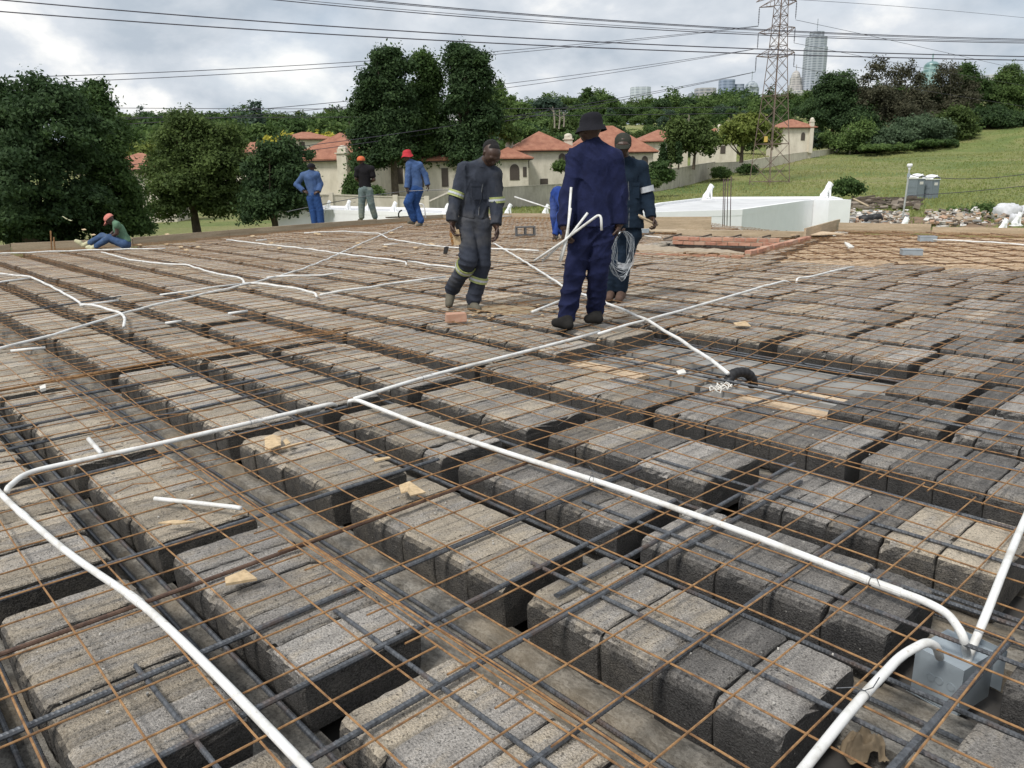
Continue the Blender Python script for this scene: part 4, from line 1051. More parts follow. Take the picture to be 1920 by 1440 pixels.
# ------------------------------------------------------------------ implicit surfaces (people, statues)
def sdf_mesh(prims, vox, k=0.02, fold=None, cut=None):
    lo = np.min([np.minimum(np.asarray(p[1]) - p[3], np.asarray(p[2]) - p[4]) for p in prims], 0) - 3 * vox - k
    hi = np.max([np.maximum(np.asarray(p[1]) + p[3], np.asarray(p[2]) + p[4]) for p in prims], 0) + 3 * vox + k
    n = np.ceil((hi - lo) / vox).astype(int) + 1
    D = np.full(n, 0.2 + 4 * k)
    ax = [lo[i] + vox * np.arange(n[i]) for i in range(3)]
    for p in prims:
        a, b, ra, rb = np.asarray(p[1], float), np.asarray(p[2], float), p[3], p[4]
        fl = p[5] if len(p) > 5 else None                # (axis, squash): flattened along an axis
        pad = max(ra, rb) + 2 * k + 2 * vox
        i0 = np.maximum(((np.minimum(a, b) - pad - lo) / vox).astype(int), 0); i1 = np.minimum(((np.maximum(a, b) + pad - lo) / vox).astype(int) + 2, n)
        X, Y, Z = np.meshgrid(ax[0][i0[0]:i1[0]], ax[1][i0[1]:i1[1]], ax[2][i0[2]:i1[2]], indexing='ij')
        Q = np.stack([X, Y, Z], -1); ab = b - a; L2 = max(ab @ ab, 1e-12)
        h = np.clip(((Q - a) @ ab) / L2, 0, 1)
        R = Q - a - h[..., None] * ab
        if fl is not None:
            w = unit(fl[0]); comp = R @ w; R = R + (comp * (1.0 / fl[1] - 1))[..., None] * w
        d = np.sqrt((R ** 2).sum(-1)) - (ra + (rb - ra) * h)
        if fl is not None: d = d * max(fl[1], 0.55)
        if p[0] == 's': sub = D[i0[0]:i1[0], i0[1]:i1[1], i0[2]:i1[2]]; D[i0[0]:i1[0], i0[1]:i1[1], i0[2]:i1[2]] = np.maximum(sub, -d); continue
        sub = D[i0[0]:i1[0], i0[1]:i1[1], i0[2]:i1[2]]
        kk = p[6] if len(p) > 6 else k
        hh = np.clip(0.5 + 0.5 * (sub - d) / kk, 0, 1)
        D[i0[0]:i1[0], i0[1]:i1[1], i0[2]:i1[2]] = sub + (d - sub) * hh - kk * hh * (1 - hh)
    if fold is not None or cut is not None:
        near = np.argwhere(np.abs(D) < 0.05); Q = lo + near * vox
        dv = np.zeros(len(near))
        if fold is not None: dv = fold(Q)
        vals = D[tuple(near.T)] + dv
        D[tuple(near.T)] = vals
        if cut is not None:
            X, Y, Z = np.meshgrid(*ax, indexing='ij'); D = np.maximum(D, cut(np.stack([X, Y, Z], -1)))
    S = D < 0
    c = np.zeros(np.array(S.shape) - 1, int)
    for dx_ in (0, 1):
        for dy_ in (0, 1):
            for dz_ in (0, 1): c += S[dx_:S.shape[0] - 1 + dx_, dy_:S.shape[1] - 1 + dy_, dz_:S.shape[2] - 1 + dz_]
    act = (c > 0) & (c < 8); idx = -np.ones(act.shape, int); cells = np.argwhere(act); idx[act] = np.arange(len(cells))
    acc = np.zeros((len(cells), 3)); cnt = np.zeros(len(cells))
    corners = [(0, 0, 0), (1, 0, 0), (0, 1, 0), (0, 0, 1), (1, 1, 0), (1, 0, 1), (0, 1, 1), (1, 1, 1)]
    for A in corners:
        for axis in range(3):
            if A[axis] == 1: continue
            B = list(A); B[axis] = 1
            da = D[cells[:, 0] + A[0], cells[:, 1] + A[1], cells[:, 2] + A[2]]; db = D[cells[:, 0] + B[0], cells[:, 1] + B[1], cells[:, 2] + B[2]]
            m = (da < 0) != (db < 0); t = np.where(m, da / np.where(m, da - db, 1), 0)
            P = np.array(A, float)[None, :].repeat(len(cells), 0); P[:, axis] += t
            acc[m] += P[m]; cnt[m] += 1
    V = lo + (cells + acc / np.maximum(cnt, 1)[:, None]) * vox
    F = []
    for axis in range(3):
        o1, o2 = [(1, 2), (2, 0), (0, 1)][axis]
        sl0 = [slice(None)] * 3; sl1 = [slice(None)] * 3; sl0[axis] = slice(0, -1); sl1[axis] = slice(1, None)
        ch = S[tuple(sl0)] != S[tuple(sl1)]; e = np.argwhere(ch)
        e = e[(e[:, o1] > 0) & (e[:, o2] > 0) & (e[:, o1] < act.shape[o1]) & (e[:, o2] < act.shape[o2])]
        if not len(e): continue
        def g(a, b):
            q = e.copy(); q[:, o1] -= a; q[:, o2] -= b; return idx[tuple(q.T)]
        quad = np.stack([g(0, 0), g(1, 0), g(1, 1), g(0, 1)], 1)
        ins = S[tuple(e.T)]; quad[~ins] = quad[~ins][:, ::-1]
        F.append(quad)
    F = np.concatenate(F); F = F[(F >= 0).all(1)]
    return V, [tuple(f) for f in F.tolist()]
for (u, v), h, Y, lab, fc in (((615, 392), 16, 50, 'white lion statue leftmost of the row on the low white roof', 1), ((652, 393), 18, 50, 'white lion statue second from left on the low white roof', 1), ((690, 395), 17, 49, 'white lion statue seen between the legs of the man in black', 1),
        ((738, 397), 19, 48, 'white lion statue between the man in black and the red hatted man', 1), ((836, 408), 26, 42, 'white lion statue just left of the walking worker', 1), ((953, 402), 20, 42, 'white lion statue right of the walking worker', 1), ((1023, 402), 19, 42, 'white lion statue next to the bent worker', 1),
        ((1327, 373), 27, 44, 'white lion statue on the back parapet of the white roof', 1), ((1548, 372), 30, 42, 'white lion statue on the right corner of the white roof', 1), ((1692, 434), 27, 30, 'white lion statue rising behind the edge board below the leaning pole', 1), ((1878, 436), 26, 30, 'white lion statue rising behind the edge board at far right', 1), ((1905, 422), 24, 34, 'small white lion statue in front of the white sacks', 1)):
    lion((u, v), h, Y, lab, fc)

# ------------------------------------------------------------------ boundary walls
def wall_run(px, lab, mat=YARDWALL, thick=0.25, cap=True, piers=0, name='boundary_wall', down=2.0):
    """px: (u, v_top, Y)"""
    T = [far(u, v, Y) for u, v, Y in px]
    root = thing(name, (T[0][0], T[0][1], gz(side(T[0]), depth(T[0]))), lab, 'wall')
    mb = MB(); mc = MB()
    for a, b in zip(T[:-1], T[1:]):
        n = 3
        for i in range(n):
            p, q = a + (b - a) * i / n, a + (b - a) * (i + 1) / n
            d = unit((q - p) * [1, 1, 0]); s_ = np.array([-d[1], d[0], 0]) * thick / 2
            zb = min(gz(side(p), depth(p)), gz(side(q), depth(q))) - 0.6; zb = min(zb, min(p[2], q[2]) - 1.0)
            V = [p + s_, p - s_, q - s_, q + s_]; lo = [np.array([w[0], w[1], zb]) for w in V]
            mb.add(np.array(V + lo), [(3, 2, 1, 0), (4, 5, 6, 7), (0, 1, 5, 4), (1, 2, 6, 5), (2, 3, 7, 6), (3, 0, 4, 7)])
            if cap:
                s2 = s_ * 1.35; V = [p + s2, p - s2, q - s2, q + s2]; up = [w + [0, 0, .09] for w in V]
                V = [w + [0, 0, 0.004] for w in V]
                mc.add(np.array(up + V), [(3, 2, 1, 0), (4, 5, 6, 7), (0, 1, 5, 4), (1, 2, 6, 5), (2, 3, 7, 6), (3, 0, 4, 7)])
    mb.build('wall_face', mat, root)
    if cap: mc.build('coping', mat, root)
    if piers:
        for i in range(piers):
            t_ = i / (piers - 1); k = t_ * (len(T) - 1); j = min(int(k), len(T) - 2); p = T[j] + (T[j + 1] - T[j]) * (k - j)
            m3 = MB(); m3.box((p[0], p[1], p[2] - 1.1), (0.4, 0.45, 2.6), math.atan2(RT[1], RT[0])); m3.build('pier', mat, root)
    return root
wall_run([(800, 381, 74), (850, 358, 82), (960, 351, 90), (1065, 345, 98), (1190, 329, 112), (1340, 304, 138)], 'stained grey yard wall running behind the walking worker to the bend in the field')
wall_run([(1340, 306, 138), (1385, 304, 145), (1480, 289, 166), (1592, 276, 200)], 'paler garden wall climbing the field edge behind the pylon', CREAM)
wall_run([(520, 368, 62), (620, 366, 64), (800, 372, 66)], 'cream panelled yard wall behind the three standing workers', CREAM, piers=7)

# ------------------------------------------------------------------ houses
def house(u, vb, Y, w, d, hw, hr, rz=0.0, lab='', wins=(), chim=(), eave=0.7, wings=(), sat=False):
    """u, vb: image point of the wall foot centre; w wide, d deep, hw wall height, hr roof rise (m)"""
    b = far(u, vb, Y); a0 = math.atan2(RT[1], RT[0]) + rz
    X_ = np.array([math.cos(a0), math.sin(a0), 0]); Y_ = np.array([-X_[1], X_[0], 0]); Z_ = np.array([0, 0, 1.0])
    root = thing('house', b, lab, 'house')
    def W(x, y, z): return b + X_ * x + Y_ * y + Z_ * z
    def part(x0, x1, y0, y1, h, r, zb=-3.0, e=eave):
        mb = MB(); c = W((x0 + x1) / 2, (y0 + y1) / 2, (h + zb) / 2); mb.box(c, (x1 - x0, y1 - y0, h - zb), a0); mb.build('wall', CREAM, root)
        rw, rd = x1 - x0 + 2 * e, y1 - y0 + 2 * e; cx_, cy_ = (x0 + x1) / 2, (y0 + y1) / 2
        if rw >= rd: r1_, r2_ = (cx_ - (rw - rd) / 2 - .2, cy_), (cx_ + (rw - rd) / 2 + .2, cy_)
        else: r1_, r2_ = (cx_, cy_ - (rd - rw) / 2 - .2), (cx_, cy_ + (rd - rw) / 2 + .2)
        P = [W(cx_ - rw / 2, cy_ - rd / 2, h), W(cx_ + rw / 2, cy_ - rd / 2, h), W(cx_ + rw / 2, cy_ + rd / 2, h), W(cx_ - rw / 2, cy_ + rd / 2, h), W(*r1_, h + r), W(*r2_, h + r)]
        Pl = [p - Z_ * 0.16 for p in P[:4]]
        mb = MB()
        F = [(0, 1, 5, 4), (1, 2, 5), (2, 3, 4, 5), (3, 0, 4)] if rw >= rd else [(0, 1, 4), (1, 2, 5, 4), (2, 3, 5), (3, 0, 4, 5)]
        mb.add(np.array(P + Pl), F + [(6, 7, 1, 0), (7, 8, 2, 1), (8, 9, 3, 2), (9, 6, 0, 3), (9, 8, 7, 6)])
        ro = mb.build('roof', ROOF, root)
        m2 = MB()
        hips = [(0, 4), (1, 5), (2, 5), (3, 4), (4, 5)] if rw >= rd else [(0, 4), (1, 4), (2, 5), (3, 5), (4, 5)]
        for i, j in hips: m2.tube([P[i] + Z_ * .03, P[j] + Z_ * .06], 0.13, 6)
        o = m2.build('ridge', RIDGE, ro)
        m3 = MB(); m3.box(W(cx_, cy_, h - 0.24), (rw - 0.3, rd - 0.3, 0.12), a0); m3.build('fascia', FRAME, root)
    part(-w / 2, w / 2, 0, d, hw, hr)
    for wg in wings: part(*wg)
    for (x, z, ww, wh, arch, *yy) in wins:
        y = yy[0] if yy else 0.0
        prof = [(-ww / 2, 0), (ww / 2, 0), (ww / 2, wh * .65)] + ([(ww / 2 * math.cos(t_), wh * .65 + wh * .35 * math.sin(t_)) for t_ in np.linspace(0.2, math.pi - .2, 8)] if arch else [(ww / 2, wh), (-ww / 2, wh)]) + [(-ww / 2, wh * .65)]
        def pane(k, yo, th):
            P = [W(x + a * k, y - yo, z + wh / 2 + (c - wh / 2) * k) for a, c in prof]; n = len(P); P2 = [p - Y_ * th for p in P]
            m = MB(); m.add(np.array(P + P2), [tuple(range(n)), tuple(range(n, 2 * n))[::-1]] + [(i, n + i, n + (i + 1) % n, (i + 1) % n) for i in range(n)]); return m
        fo = pane(1.0, 0.01, 0.05).build('window', FRAME, root); pane(0.84, 0.061, 0.02).build('pane', GLASS, fo)
        ms = MB(); ms.box(W(x, y - .12, z - .1), (ww + .3, .22, .12), a0); ms.build('sill', CREAM, fo)
    for (x, y, z0, z1, s_) in chim:
        mb = MB(); mb.box(W(x, y, (z0 + z1) / 2), (s_, s_, z1 - z0), a0); mb.box(W(x, y, z1 + .06), (s_ * 1.25, s_ * 1.25, .12), a0)
        mb.box(W(x, y, z1 + .3), (s_ * .9, s_ * .9, .4), a0); mb.lathe([(s_ * .5, 0), (s_ * .5, .1), (s_ * .42, .3), (s_ * .15, .42)], W(x, y, z1 + .5), 10)
        ch = mb.build('chimney', CREAM, root)
        m = MB(); m.box(W(x, y - s_ * .46, z1 + .3), (s_ * .4, .02, .3), a0); m.build('flue_opening', GLASS, ch)
    if sat:
        m = MB(); c = W(*sat); m.lathe([(0.05, 0), (0.32, .06), (0.45, .15)], c, 14, ax=[X_, Z_, -Y_]); m.build('satellite_dish', WHITEWALL, root)
    return root
house(1020, 350, 112, 8.6, 9, 5.0, 2.7, 0.12, 'cream villa with the broad red hip roof right of the walking worker', wins=[(-2.6, 2.6, 1.0, 1.9, True), (2.6, 2.6, 1.0, 1.9, True), (-3.6, 2.9, .4, 1.2, False), (0, 0.3, 1.1, .8, False)],
      chim=[(-4.6, 2, 3.0, 6.6, 1.0)], wings=[(-8.2, -3.8, -1.6, 4, 3.3, 1.5)])
house(957, 352, 108, 5.0, 6, 3.9, 1.5, 0.12, 'low wing house with an arched window close behind the walking worker', wins=[(0.6, 1.0, 1.3, 2.1, True), (2.0, 1.4, .5, 1.3, False)])
house(1145, 343, 122, 13.0, 11, 4.6, 4.1, 0.05, 'largest red roofed villa between the navy worker and the capped one', wins=[(3.3, 2.0, 1.0, 1.9, True), (5.2, 2.0, 1.0, 1.9, True), (1.4, 2.0, 1.0, 1.9, True)], chim=[(-6.4, 1.5, 3.6, 6.5, 1.2)])
house(1245, 318, 150, 9.0, 9, 5.2, 2.2, 0.1, 'smaller red roofed villa with a dish behind the slim cypresses', wins=[(2, 1.5, 1.1, 1.6, False)], sat=(0.2, -.6, 3.6))
house(1345, 300, 160, 7.5, 9, 4.0, 2.3, -0.05, 'villa half hidden behind the round yellow green tree', wins=[(-2.2, 1.2, 1, 1.5, False), (1.0, 1.2, 1, 1.5, False)], chim=[(0.2, 0.5, 3.5, 5.9, .8)])
house(1494, 278, 175, 6.8, 8, 4.4, 1.9, 0.1, 'last villa at the upper end of the garden wall behind the pylon', wins=[(1.2, 1.6, .9, 1.7, True)], chim=[(2.9, -0.2, -1, 5.4, .8)])
house(618, 372, 92, 8.6, 9, 4.4, 3.1, -0.22, 'cream villa with a tall tapered chimney behind the man in black', wins=[(1.8, -.6, 1.0, 1.0, False)], chim=[(2.4, -0.7, -2, 4.9, 1.15)])
house(720, 350, 100, 9, 8, 3.2, 2.6, -0.1, 'red roofed house with roof panels behind the tall tree trunks', wins=[(2, 0.3, 1, 2, False)])
house(835, 352, 84, 8.6, 7, 2.9, 1.6, -0.05, 'low cream house with tall dark windows under the tall trees', wins=[(-2.6, 0.1, 0.7, 1.9, False), (0.0, .1, .7, 1.9, False), (2.4, 0.1, .7, 1.9, False)])
house(262, 400, 80, 7, 7, 4.3, 1.7, 0.2, 'red roofed house glimpsed between the two big left trees', wins=[(0, 1, 1, 1.2, False)])
house(470, 345, 120, 8, 7, 4.6, 1.6, 0.0, 'pale house peeping out right of the olive tree', wins=[(-1, 2, 1, 1.4, False)])
house(578, 285, 150, 9, 8, 2.4, 1.4, 0.3, 'distant grey gabled house above the chimney villa', wins=[(-1, .6, 1, 1.2, False)])
pn = MB()
for i in range(2):
    for j in range(2):
        c = far(665 + i * 11, 283 + j * 10, 98.8); pn.box(c, (0.95 * .8, 0.9 * .8, .05), math.atan2(RT[1], RT[0]), ax=[RT, unit(FW * .8 + np.array([0, 0, .6])), unit(-FW * .6 + np.array([0, 0, .8]))])
tag(pn.build('solar_panels', simple('solar_glass', (0.05, 0.08, 0.15), .2)), 'blue solar panels on the red roof left of the tall trees', 'solar panels')

# ------------------------------------------------------------------ pylon and cables
PY = 120.0
pyl = thing('pylon', ground(1441, PY), 'tall rusty lattice power pylon standing in the field before the garden wall', 'pylon')
pb = far(1441, 362, PY); base = np.array([pb[0], pb[1], 0])
def pz(v): return float(far(1450, v, PY)[2])
Zs = [pz(368), pz(340), pz(305), pz(270), pz(238), pz(208), pz(180), pz(154), pz(130), pz(107), pz(86), pz(66), pz(48), pz(30), pz(12), pz(-8), pz(-30), pz(-52), pz(-80)]
Hw = [.78 * q for q in [2.75, 2.6, 2.4, 2.2, 2.0, 1.8, 1.62, 1.47, 1.33, 1.22, 1.12, 1.05, 0.98, 0.92, 0.86, 0.8, 0.7, 0.55, 0.1]]
pa_ = 0.5
cA, sA = math.cos(pa_), math.sin(pa_); ax1 = RT * cA + FW * sA; ax2 = -RT * sA + FW * cA
def pc_(k, i):
    s1, s2 = [(-1, -1), (1, -1), (1, 1), (-1, 1)][i % 4]; p = base + ax1 * s1 * Hw[k] + ax2 * s2 * Hw[k]; return np.array([p[0], p[1], Zs[k]])
def member(mb, a, b, r=0.06): mb.tube([a, b], r, 4)
for i in range(4):
    mb = MB()
    for k in range(len(Zs) - 1): member(mb, pc_(k, i), pc_(k + 1, i), 0.065)
    mb.build('leg', PYLONM, pyl)
mb = MB()
for k in range(len(Zs) - 2):
    for i in range(4):
        member(mb, pc_(k, i), pc_(k + 1, i + 1), 0.034); member(mb, pc_(k, i + 1), pc_(k + 1, i), 0.034)
        if k in (1, 3, 6, 9, 10, 12, 13): member(mb, pc_(k, i), pc_(k, i + 1), 0.045)
mb.build('bracing', PYLONM, pyl)
tips = []
for (v, tl, tr, ins) in ((108, (1418, 106), (1490, 98), 24), (58, (1422, 62), (1491, 51), 25), (10, (1424, 14), (1494, 2), 28), (-10, (1418, 4), (1494, 3), 0)):
    mb = MB(); z = pz(v); k = min(range(len(Zs)), key=lambda q: abs(Zs[q] - z))
    for sgn, tp in ((-1, tl), (1, tr)):
        mb = MB(); t = far(tp[0], tp[1], PY + sgn * 0.6)
        for i in ((0, 3) if sgn < 0 else (1, 2)):
            a = pc_(k, i); member(mb, a, t, 0.05); a2 = np.array([a[0], a[1], a[2] + 1.1]); member(mb, a2, t, 0.045); member(mb, (a + t) / 2, (a2 + t) / 2, 0.035)
        if ins:
            m2 = MB(); e_ = t - [0, 0, ins * PY / FPX]; m2.tube([t, e_], 0.04, 5)
            for q in range(9): m2.lathe([(0.03, -.04), (0.13, -.02), (0.03, .04)], t + (e_ - t) * (0.12 + q * .09), 8)
            m2.build('insulator', CABLE, pyl); tips.append(e_)
        mb.build('crossarm', PYLONM, pyl)
mb = MB(); mb.box(far(1436, 261, PY - 3), (0.5, .05, .8), math.atan2(RT[1], RT[0])); mb.build('sign_plate', simple('yellow_plate', (0.6, .42, .1)), pyl)

def cable(px, Y0_, Y1_, r, lab, grp, n=24, ends=True):
    us = np.array([p[0] for p in px], float); vs = np.array([p[1] for p in px], float)
    # smooth curve through the image points at honest depths
    t = np.linspace(us[0], us[-1], n); deg = min(len(us) - 1, 2)
    co = np.polyfit(us, vs, deg) if len(us) > 2 else np.polyfit(us, vs, 1)
    v = np.polyval(co, t); Y = 1 / (1 / Y0_ + (1 / Y1_ - 1 / Y0_) * (t - us[0]) / (us[-1] - us[0]))
    P = [far(a, b, c) for a, b, c in zip(t, v, Y)]
    rr = [r * c / 60 for c in Y] if False else r
    mb = MB(); mb.tube(P, rr, 5); return tag(mb.build('power_line', CABLE, smooth=True), lab, 'power line', grp)
G1 = 'thick power lines across the top of the sky'
cable([(-250, -22), (10, 0), (480, 35), (960, 71), (1400, 95), (1920, 106), (2150, 108)], 46, 60, 0.034, 'upper of the two thickest power lines from the top left corner', None)
cable([(-250, 3), (0, 21), (480, 50), (960, 85), (1410, 104), (1920, 113), (2150, 114)], 46, 60, 0.034, 'lower of the two thickest power lines, starting below the top left corner', None)
cable([(400, -28), (715, 0), (960, 22), (1450, 60), (1920, 74), (2150, 76)], 60, 78, 0.034, 'upper thin pair of lines crossing the pylon', 'thinner lines crossing before the pylon')
cable([(405, -25), (720, 3), (965, 25), (1455, 62), (1925, 76), (2150, 79)], 61, 79, 0.026, 'upper thin pair of lines crossing the pylon', 'thinner lines crossing before the pylon')
cable([(250, -26), (555, 0), (960, 36), (1260, 59), (1450, 70), (1920, 80), (2150, 82)], 60, 78, 0.034, 'upper thin pair of lines crossing the pylon', 'thinner lines crossing before the pylon')
cable([(300, -26), (555, -3), (960, 33), (1260, 56), (1920, 79), (2150, 80)], 61, 79, 0.022, 'upper thin pair of lines crossing the pylon', 'thinner lines crossing before the pylon')
def to_tip(px, i, Y0_, lab, r=0.03):
    e_ = tips[i]; u, v, _ = project(e_); cable(px + [(u, v)], Y0_, PY, r, lab, 'lines hung from the pylon insulators')
LT = 'thin line running down to a pylon insulator'
to_tip([(-200, 150), (0, 145), (490, 122), (960, 98), (1210, 75), (1360, 52)], 4, 60, LT); to_tip([(-200, 163), (0, 157), (490, 133), (960, 101), (1210, 76)], 4, 64, LT)
to_tip([(60, 240), (240, 215), (650, 190), (960, 160), (1185, 127), (1330, 102)], 2, 70, LT); to_tip([(-200, 250), (0, 241), (400, 223), (960, 164), (1185, 130)], 2, 74, LT)
to_tip([(-200, 343), (0, 325), (480, 285), (960, 219), (1175, 182)], 0, 52, LT); to_tip([(-200, 352), (0, 333), (480, 296), (960, 225), (1175, 187)], 0, 56, LT)
to_tip([(2200, 200), (1920, 130), (1615, 67)], 5, 220, LT); cable([(1494, 0), (1620, 6), (1920, 34), (2200, 66)], PY, 220, .03, LT, 'lines hung from the pylon insulators')
to_tip([(2200, 205), (1920, 160), (1625, 108)], 3, 220, LT); to_tip([(2200, 235), (1920, 200), (1600, 145)], 1, 220, LT)
cable([(-250, 198), (0, 200), (450, 203), (960, 205), (1400, 200)], 90, 120, 0.035, 'upper dark line passing level before the treetops', None)
cable([(-250, 218), (0, 219), (450, 220), (960, 218), (1400, 212)], 90, 120, 0.035, 'lower dark line passing level before the treetops', None)

# ------------------------------------------------------------------ toilets, pole, rubble, sacks
def toilet(u, vb, Y, rz, lab):
    b = far(u, vb, Y); a0 = math.atan2(RT[1], RT[0]) + rz; X_ = np.array([math.cos(a0), math.sin(a0), 0]); Y_ = np.array([-X_[1], X_[0], 0])
    root = thing('portable_toilet', b, lab, 'portable toilet')
    G = MATS.get('toilet_grey') or simple('toilet_grey', (0.19, 0.225, 0.25), 0.55, var=.08)
    mb = MB(); mb.box(b + [0, 0, .06], (1.25, 1.25, .18), a0); mb.build('base', G, root)
    mb = MB(); mb.box(b + [0, 0, 1.14], (1.15, 1.15, 2.0), a0)
    for z in (0.45, 0.95, 1.45):
        for s_ in (-1, 1): mb.box(b + Y_ * .58 * s_ + [0, 0, z], (0.85, .05, .34), a0); mb.box(b + X_ * .58 * s_ + [0, 0, z], (.05, .85, .34), a0)
    mb.build('cabin', G, root)
    mb = MB(); V = []; n = 9
    for i in range(n):
        for j in range(n):
            a, c = 2 * i / (n - 1) - 1, 2 * j / (n - 1) - 1
            V.append(b + X_ * a * .64 + Y_ * c * .64 + np.array([0, 0, 2.14 + .52 * (1 - .9 * a * a) ** .6 * (1 - .5 * c * c) ** .7]))
    F = [(i * n + j, (i + 1) * n + j, (i + 1) * n + j + 1, i * n + j + 1) for i in range(n - 1) for j in range(n - 1)]
    mb.add(np.array(V), F); mb.box(b + [0, 0, 2.15], (1.28, 1.28, .06), a0); mb.lathe([(.06, 0), (.06, .3)], b + X_ * .3 + Y_ * -.4 + [0, 0, 2.3], 8); mb.build('roof', WHITEWALL, root)
    mb = MB(); mb.box(b - Y_ * .615 + [0, 0, 1.72], (.5, .02, .28), a0); mb.build('notice', PAPER, root)
    mb = MB(); mb.box(b + X_ * .615 + [0, 0, 1.72], (.02, .35, .28), a0); mb.build('notice', PAPER, root)
    mb = MB(); mb.box(b - Y_ * .60 + [-0, 0, 1.05], (.8, .02, 1.85), a0); mb.build('door', G, root)
toilet(1714, 376, 80, 0.45, 'left grey portable toilet partly behind the leaning pole'); toilet(1741, 377.5, 80.5, 0.45, 'right grey portable toilet with a white notice on its side')
lp = thing('lamp_pole', far(1690, 432, 50), 'thin leaning galvanised pole with a small lamp head beside the toilets', 'pole')
P0, P1 = far(1689, 434, 50), far(1705, 318, 50)
mb = MB(); mb.tube([P0, P1], 0.055, 8); mb.build('post', simple('galvanised', (0.42, 0.44, 0.42), .5, .2), lp)
mb = MB(); mb.lathe([(.06, 0), (.09, .12), (.16, .2), (.17, .3), (.12, .36)], P1, 12); mb.build('lamp_head', WHITEWALL, lp)
mb = MB(); mb.box(P1 + [0.0, 0, -.35], (.18, .18, .22), .4); mb.build('bracket', GREYMETAL, lp)
for px, lab in (([(1706, 327), (1720, 331), (1800, 336), (1860, 334), (1920, 327), (2100, 300)], 'upper slack cable from the leaning pole to the right'), ([(1702, 367), (1800, 361), (1920, 349), (2100, 330)], 'lower cable from the leaning pole to the right')):
    mb = MB(); P = [far(u, v, 50) for u, v in px]; mb.tube(smooth_path(P, 3), 0.02, 5); tag(mb.build('cable', CABLE), lab, 'cable')

def rubble(u0, u1, v0, v1, Y0_, Y1_, n, lab, cols, smin=.07, smax=.30, piece='rubble'):
    mb = MB()
    for i in range(n):
        t_ = rng.random(); Y = Y1_ + (Y0_ - Y1_) * t_; u = rng.uniform(u0, u1); v = v1 + (v0 - v1) * t_ + rng.uniform(-3, 3)
        p = far(u, v, Y); p[2] = max(p[2], gz(side(p), Y) + rng.uniform(.1, .5)) if p[2] < gz(side(p), Y) + .5 else p[2]; s_ = rng.uniform(smin, smax); c = cols[rng.randrange(len(cols))]
        q = Matrix.Rotation(rng.uniform(0, 6), 3, 'Z') @ Matrix.Rotation(rng.uniform(-.6, .6), 3, 'X')
        mb.box(p, (s_ * rng.uniform(.7, 2), s_ * rng.uniform(.5, 1.2), s_ * rng.uniform(.12, .6)), ax=np.array(q), col=c)
    t = MATS.get('rubble_mix')
    if not t:
        nt = NT('rubble_mix'); nt.set(nt.tint(), .9); t = nt.m
    return tag(mb.build(piece, t), lab, 'rubble', kind='stuff')
RC = [(0.5, 0.47, 0.42), (0.36, 0.29, 0.21), (0.26, 0.2, 0.15), (0.6, 0.58, 0.55), (0.14, 0.12, 0.10), (0.42, 0.27, 0.18), (0.22, 0.22, 0.21)]
def mound(u0, u1, v_top, v_bot, Yn, Yf, lab, mat=DIRT, name='earth_mound'):
    a, b = far(u0, v_bot, (Yn + Yf) / 2), far(u1, v_bot, (Yn + Yf) / 2); c = (a + b) / 2
    h = (v_bot - v_top) * Yn / FPX
    c[2] = gz(side(c), depth(c)) - .12; h = min(h, .35)
    heap((c[0], c[1], c[2] - .02), np.linalg.norm(b - a) / 2, (Yf - Yn) / 2, h + .1, mat, name, lab, 'earth', rng.uniform(0, 9), math.atan2(RT[1], RT[0]), .25)
mound(1560, 1700, 404, 428, 42, 56, 'bare earth and waste mound beside the white roof corner')
rubble(1572, 1700, 432, 396, 44, 56, 900, 'heap of builders\' rubble and timber scraps right of the white roof', RC)
rubble(1735, 1835, 432, 410, 46, 56, 460, 'scattered rubble and boards behind the right edge board', RC)
rubble(1840, 1960, 428, 400, 46, 56, 120, 'scattered scraps around the white sacks', RC)
mound(1700, 1850, 418, 432, 44, 56, 'patch of bare reddish earth behind the edge board')
rubble(1580, 1722, 391, 372, 60, 72, 90, 'stack of dark weathered timbers lying in the field', [(0.11, .09, .075), (0.17, .14, .11), (0.24, .2, .16)], .2, .5, 'timber_pile')
for i in range(26):
    u = rng.uniform(1580, 1690); v = rng.uniform(372, 389); Y = 66 - (v - 380) * .4
    a, b = far(u, v, Y), far(u + rng.uniform(25, 60), v - rng.uniform(1, 7), Y + rng.uniform(-2, 2)); mb = MB(); d = unit(b - a); s_ = unit(np.cross([0, 0, 1], d))
    mb.box((a + b) / 2, (np.linalg.norm(b - a), .22, .12), ax=[d, s_, np.cross(d, s_)]); tag(mb.build('old_beam', DARKWOOD, origin=(a + b) / 2), 'weathered dark beam lying in the timber stack in the field', 'beam', 'beams of the field timber stack')
a, b = far(1601, 373, 58), far(1629, 387, 56); mb = MB(); mb.tube([a, b], .07, 6); tag(mb.build('loose_pole', BOARD), 'pale pole lying across the dark timber stack', 'pole')
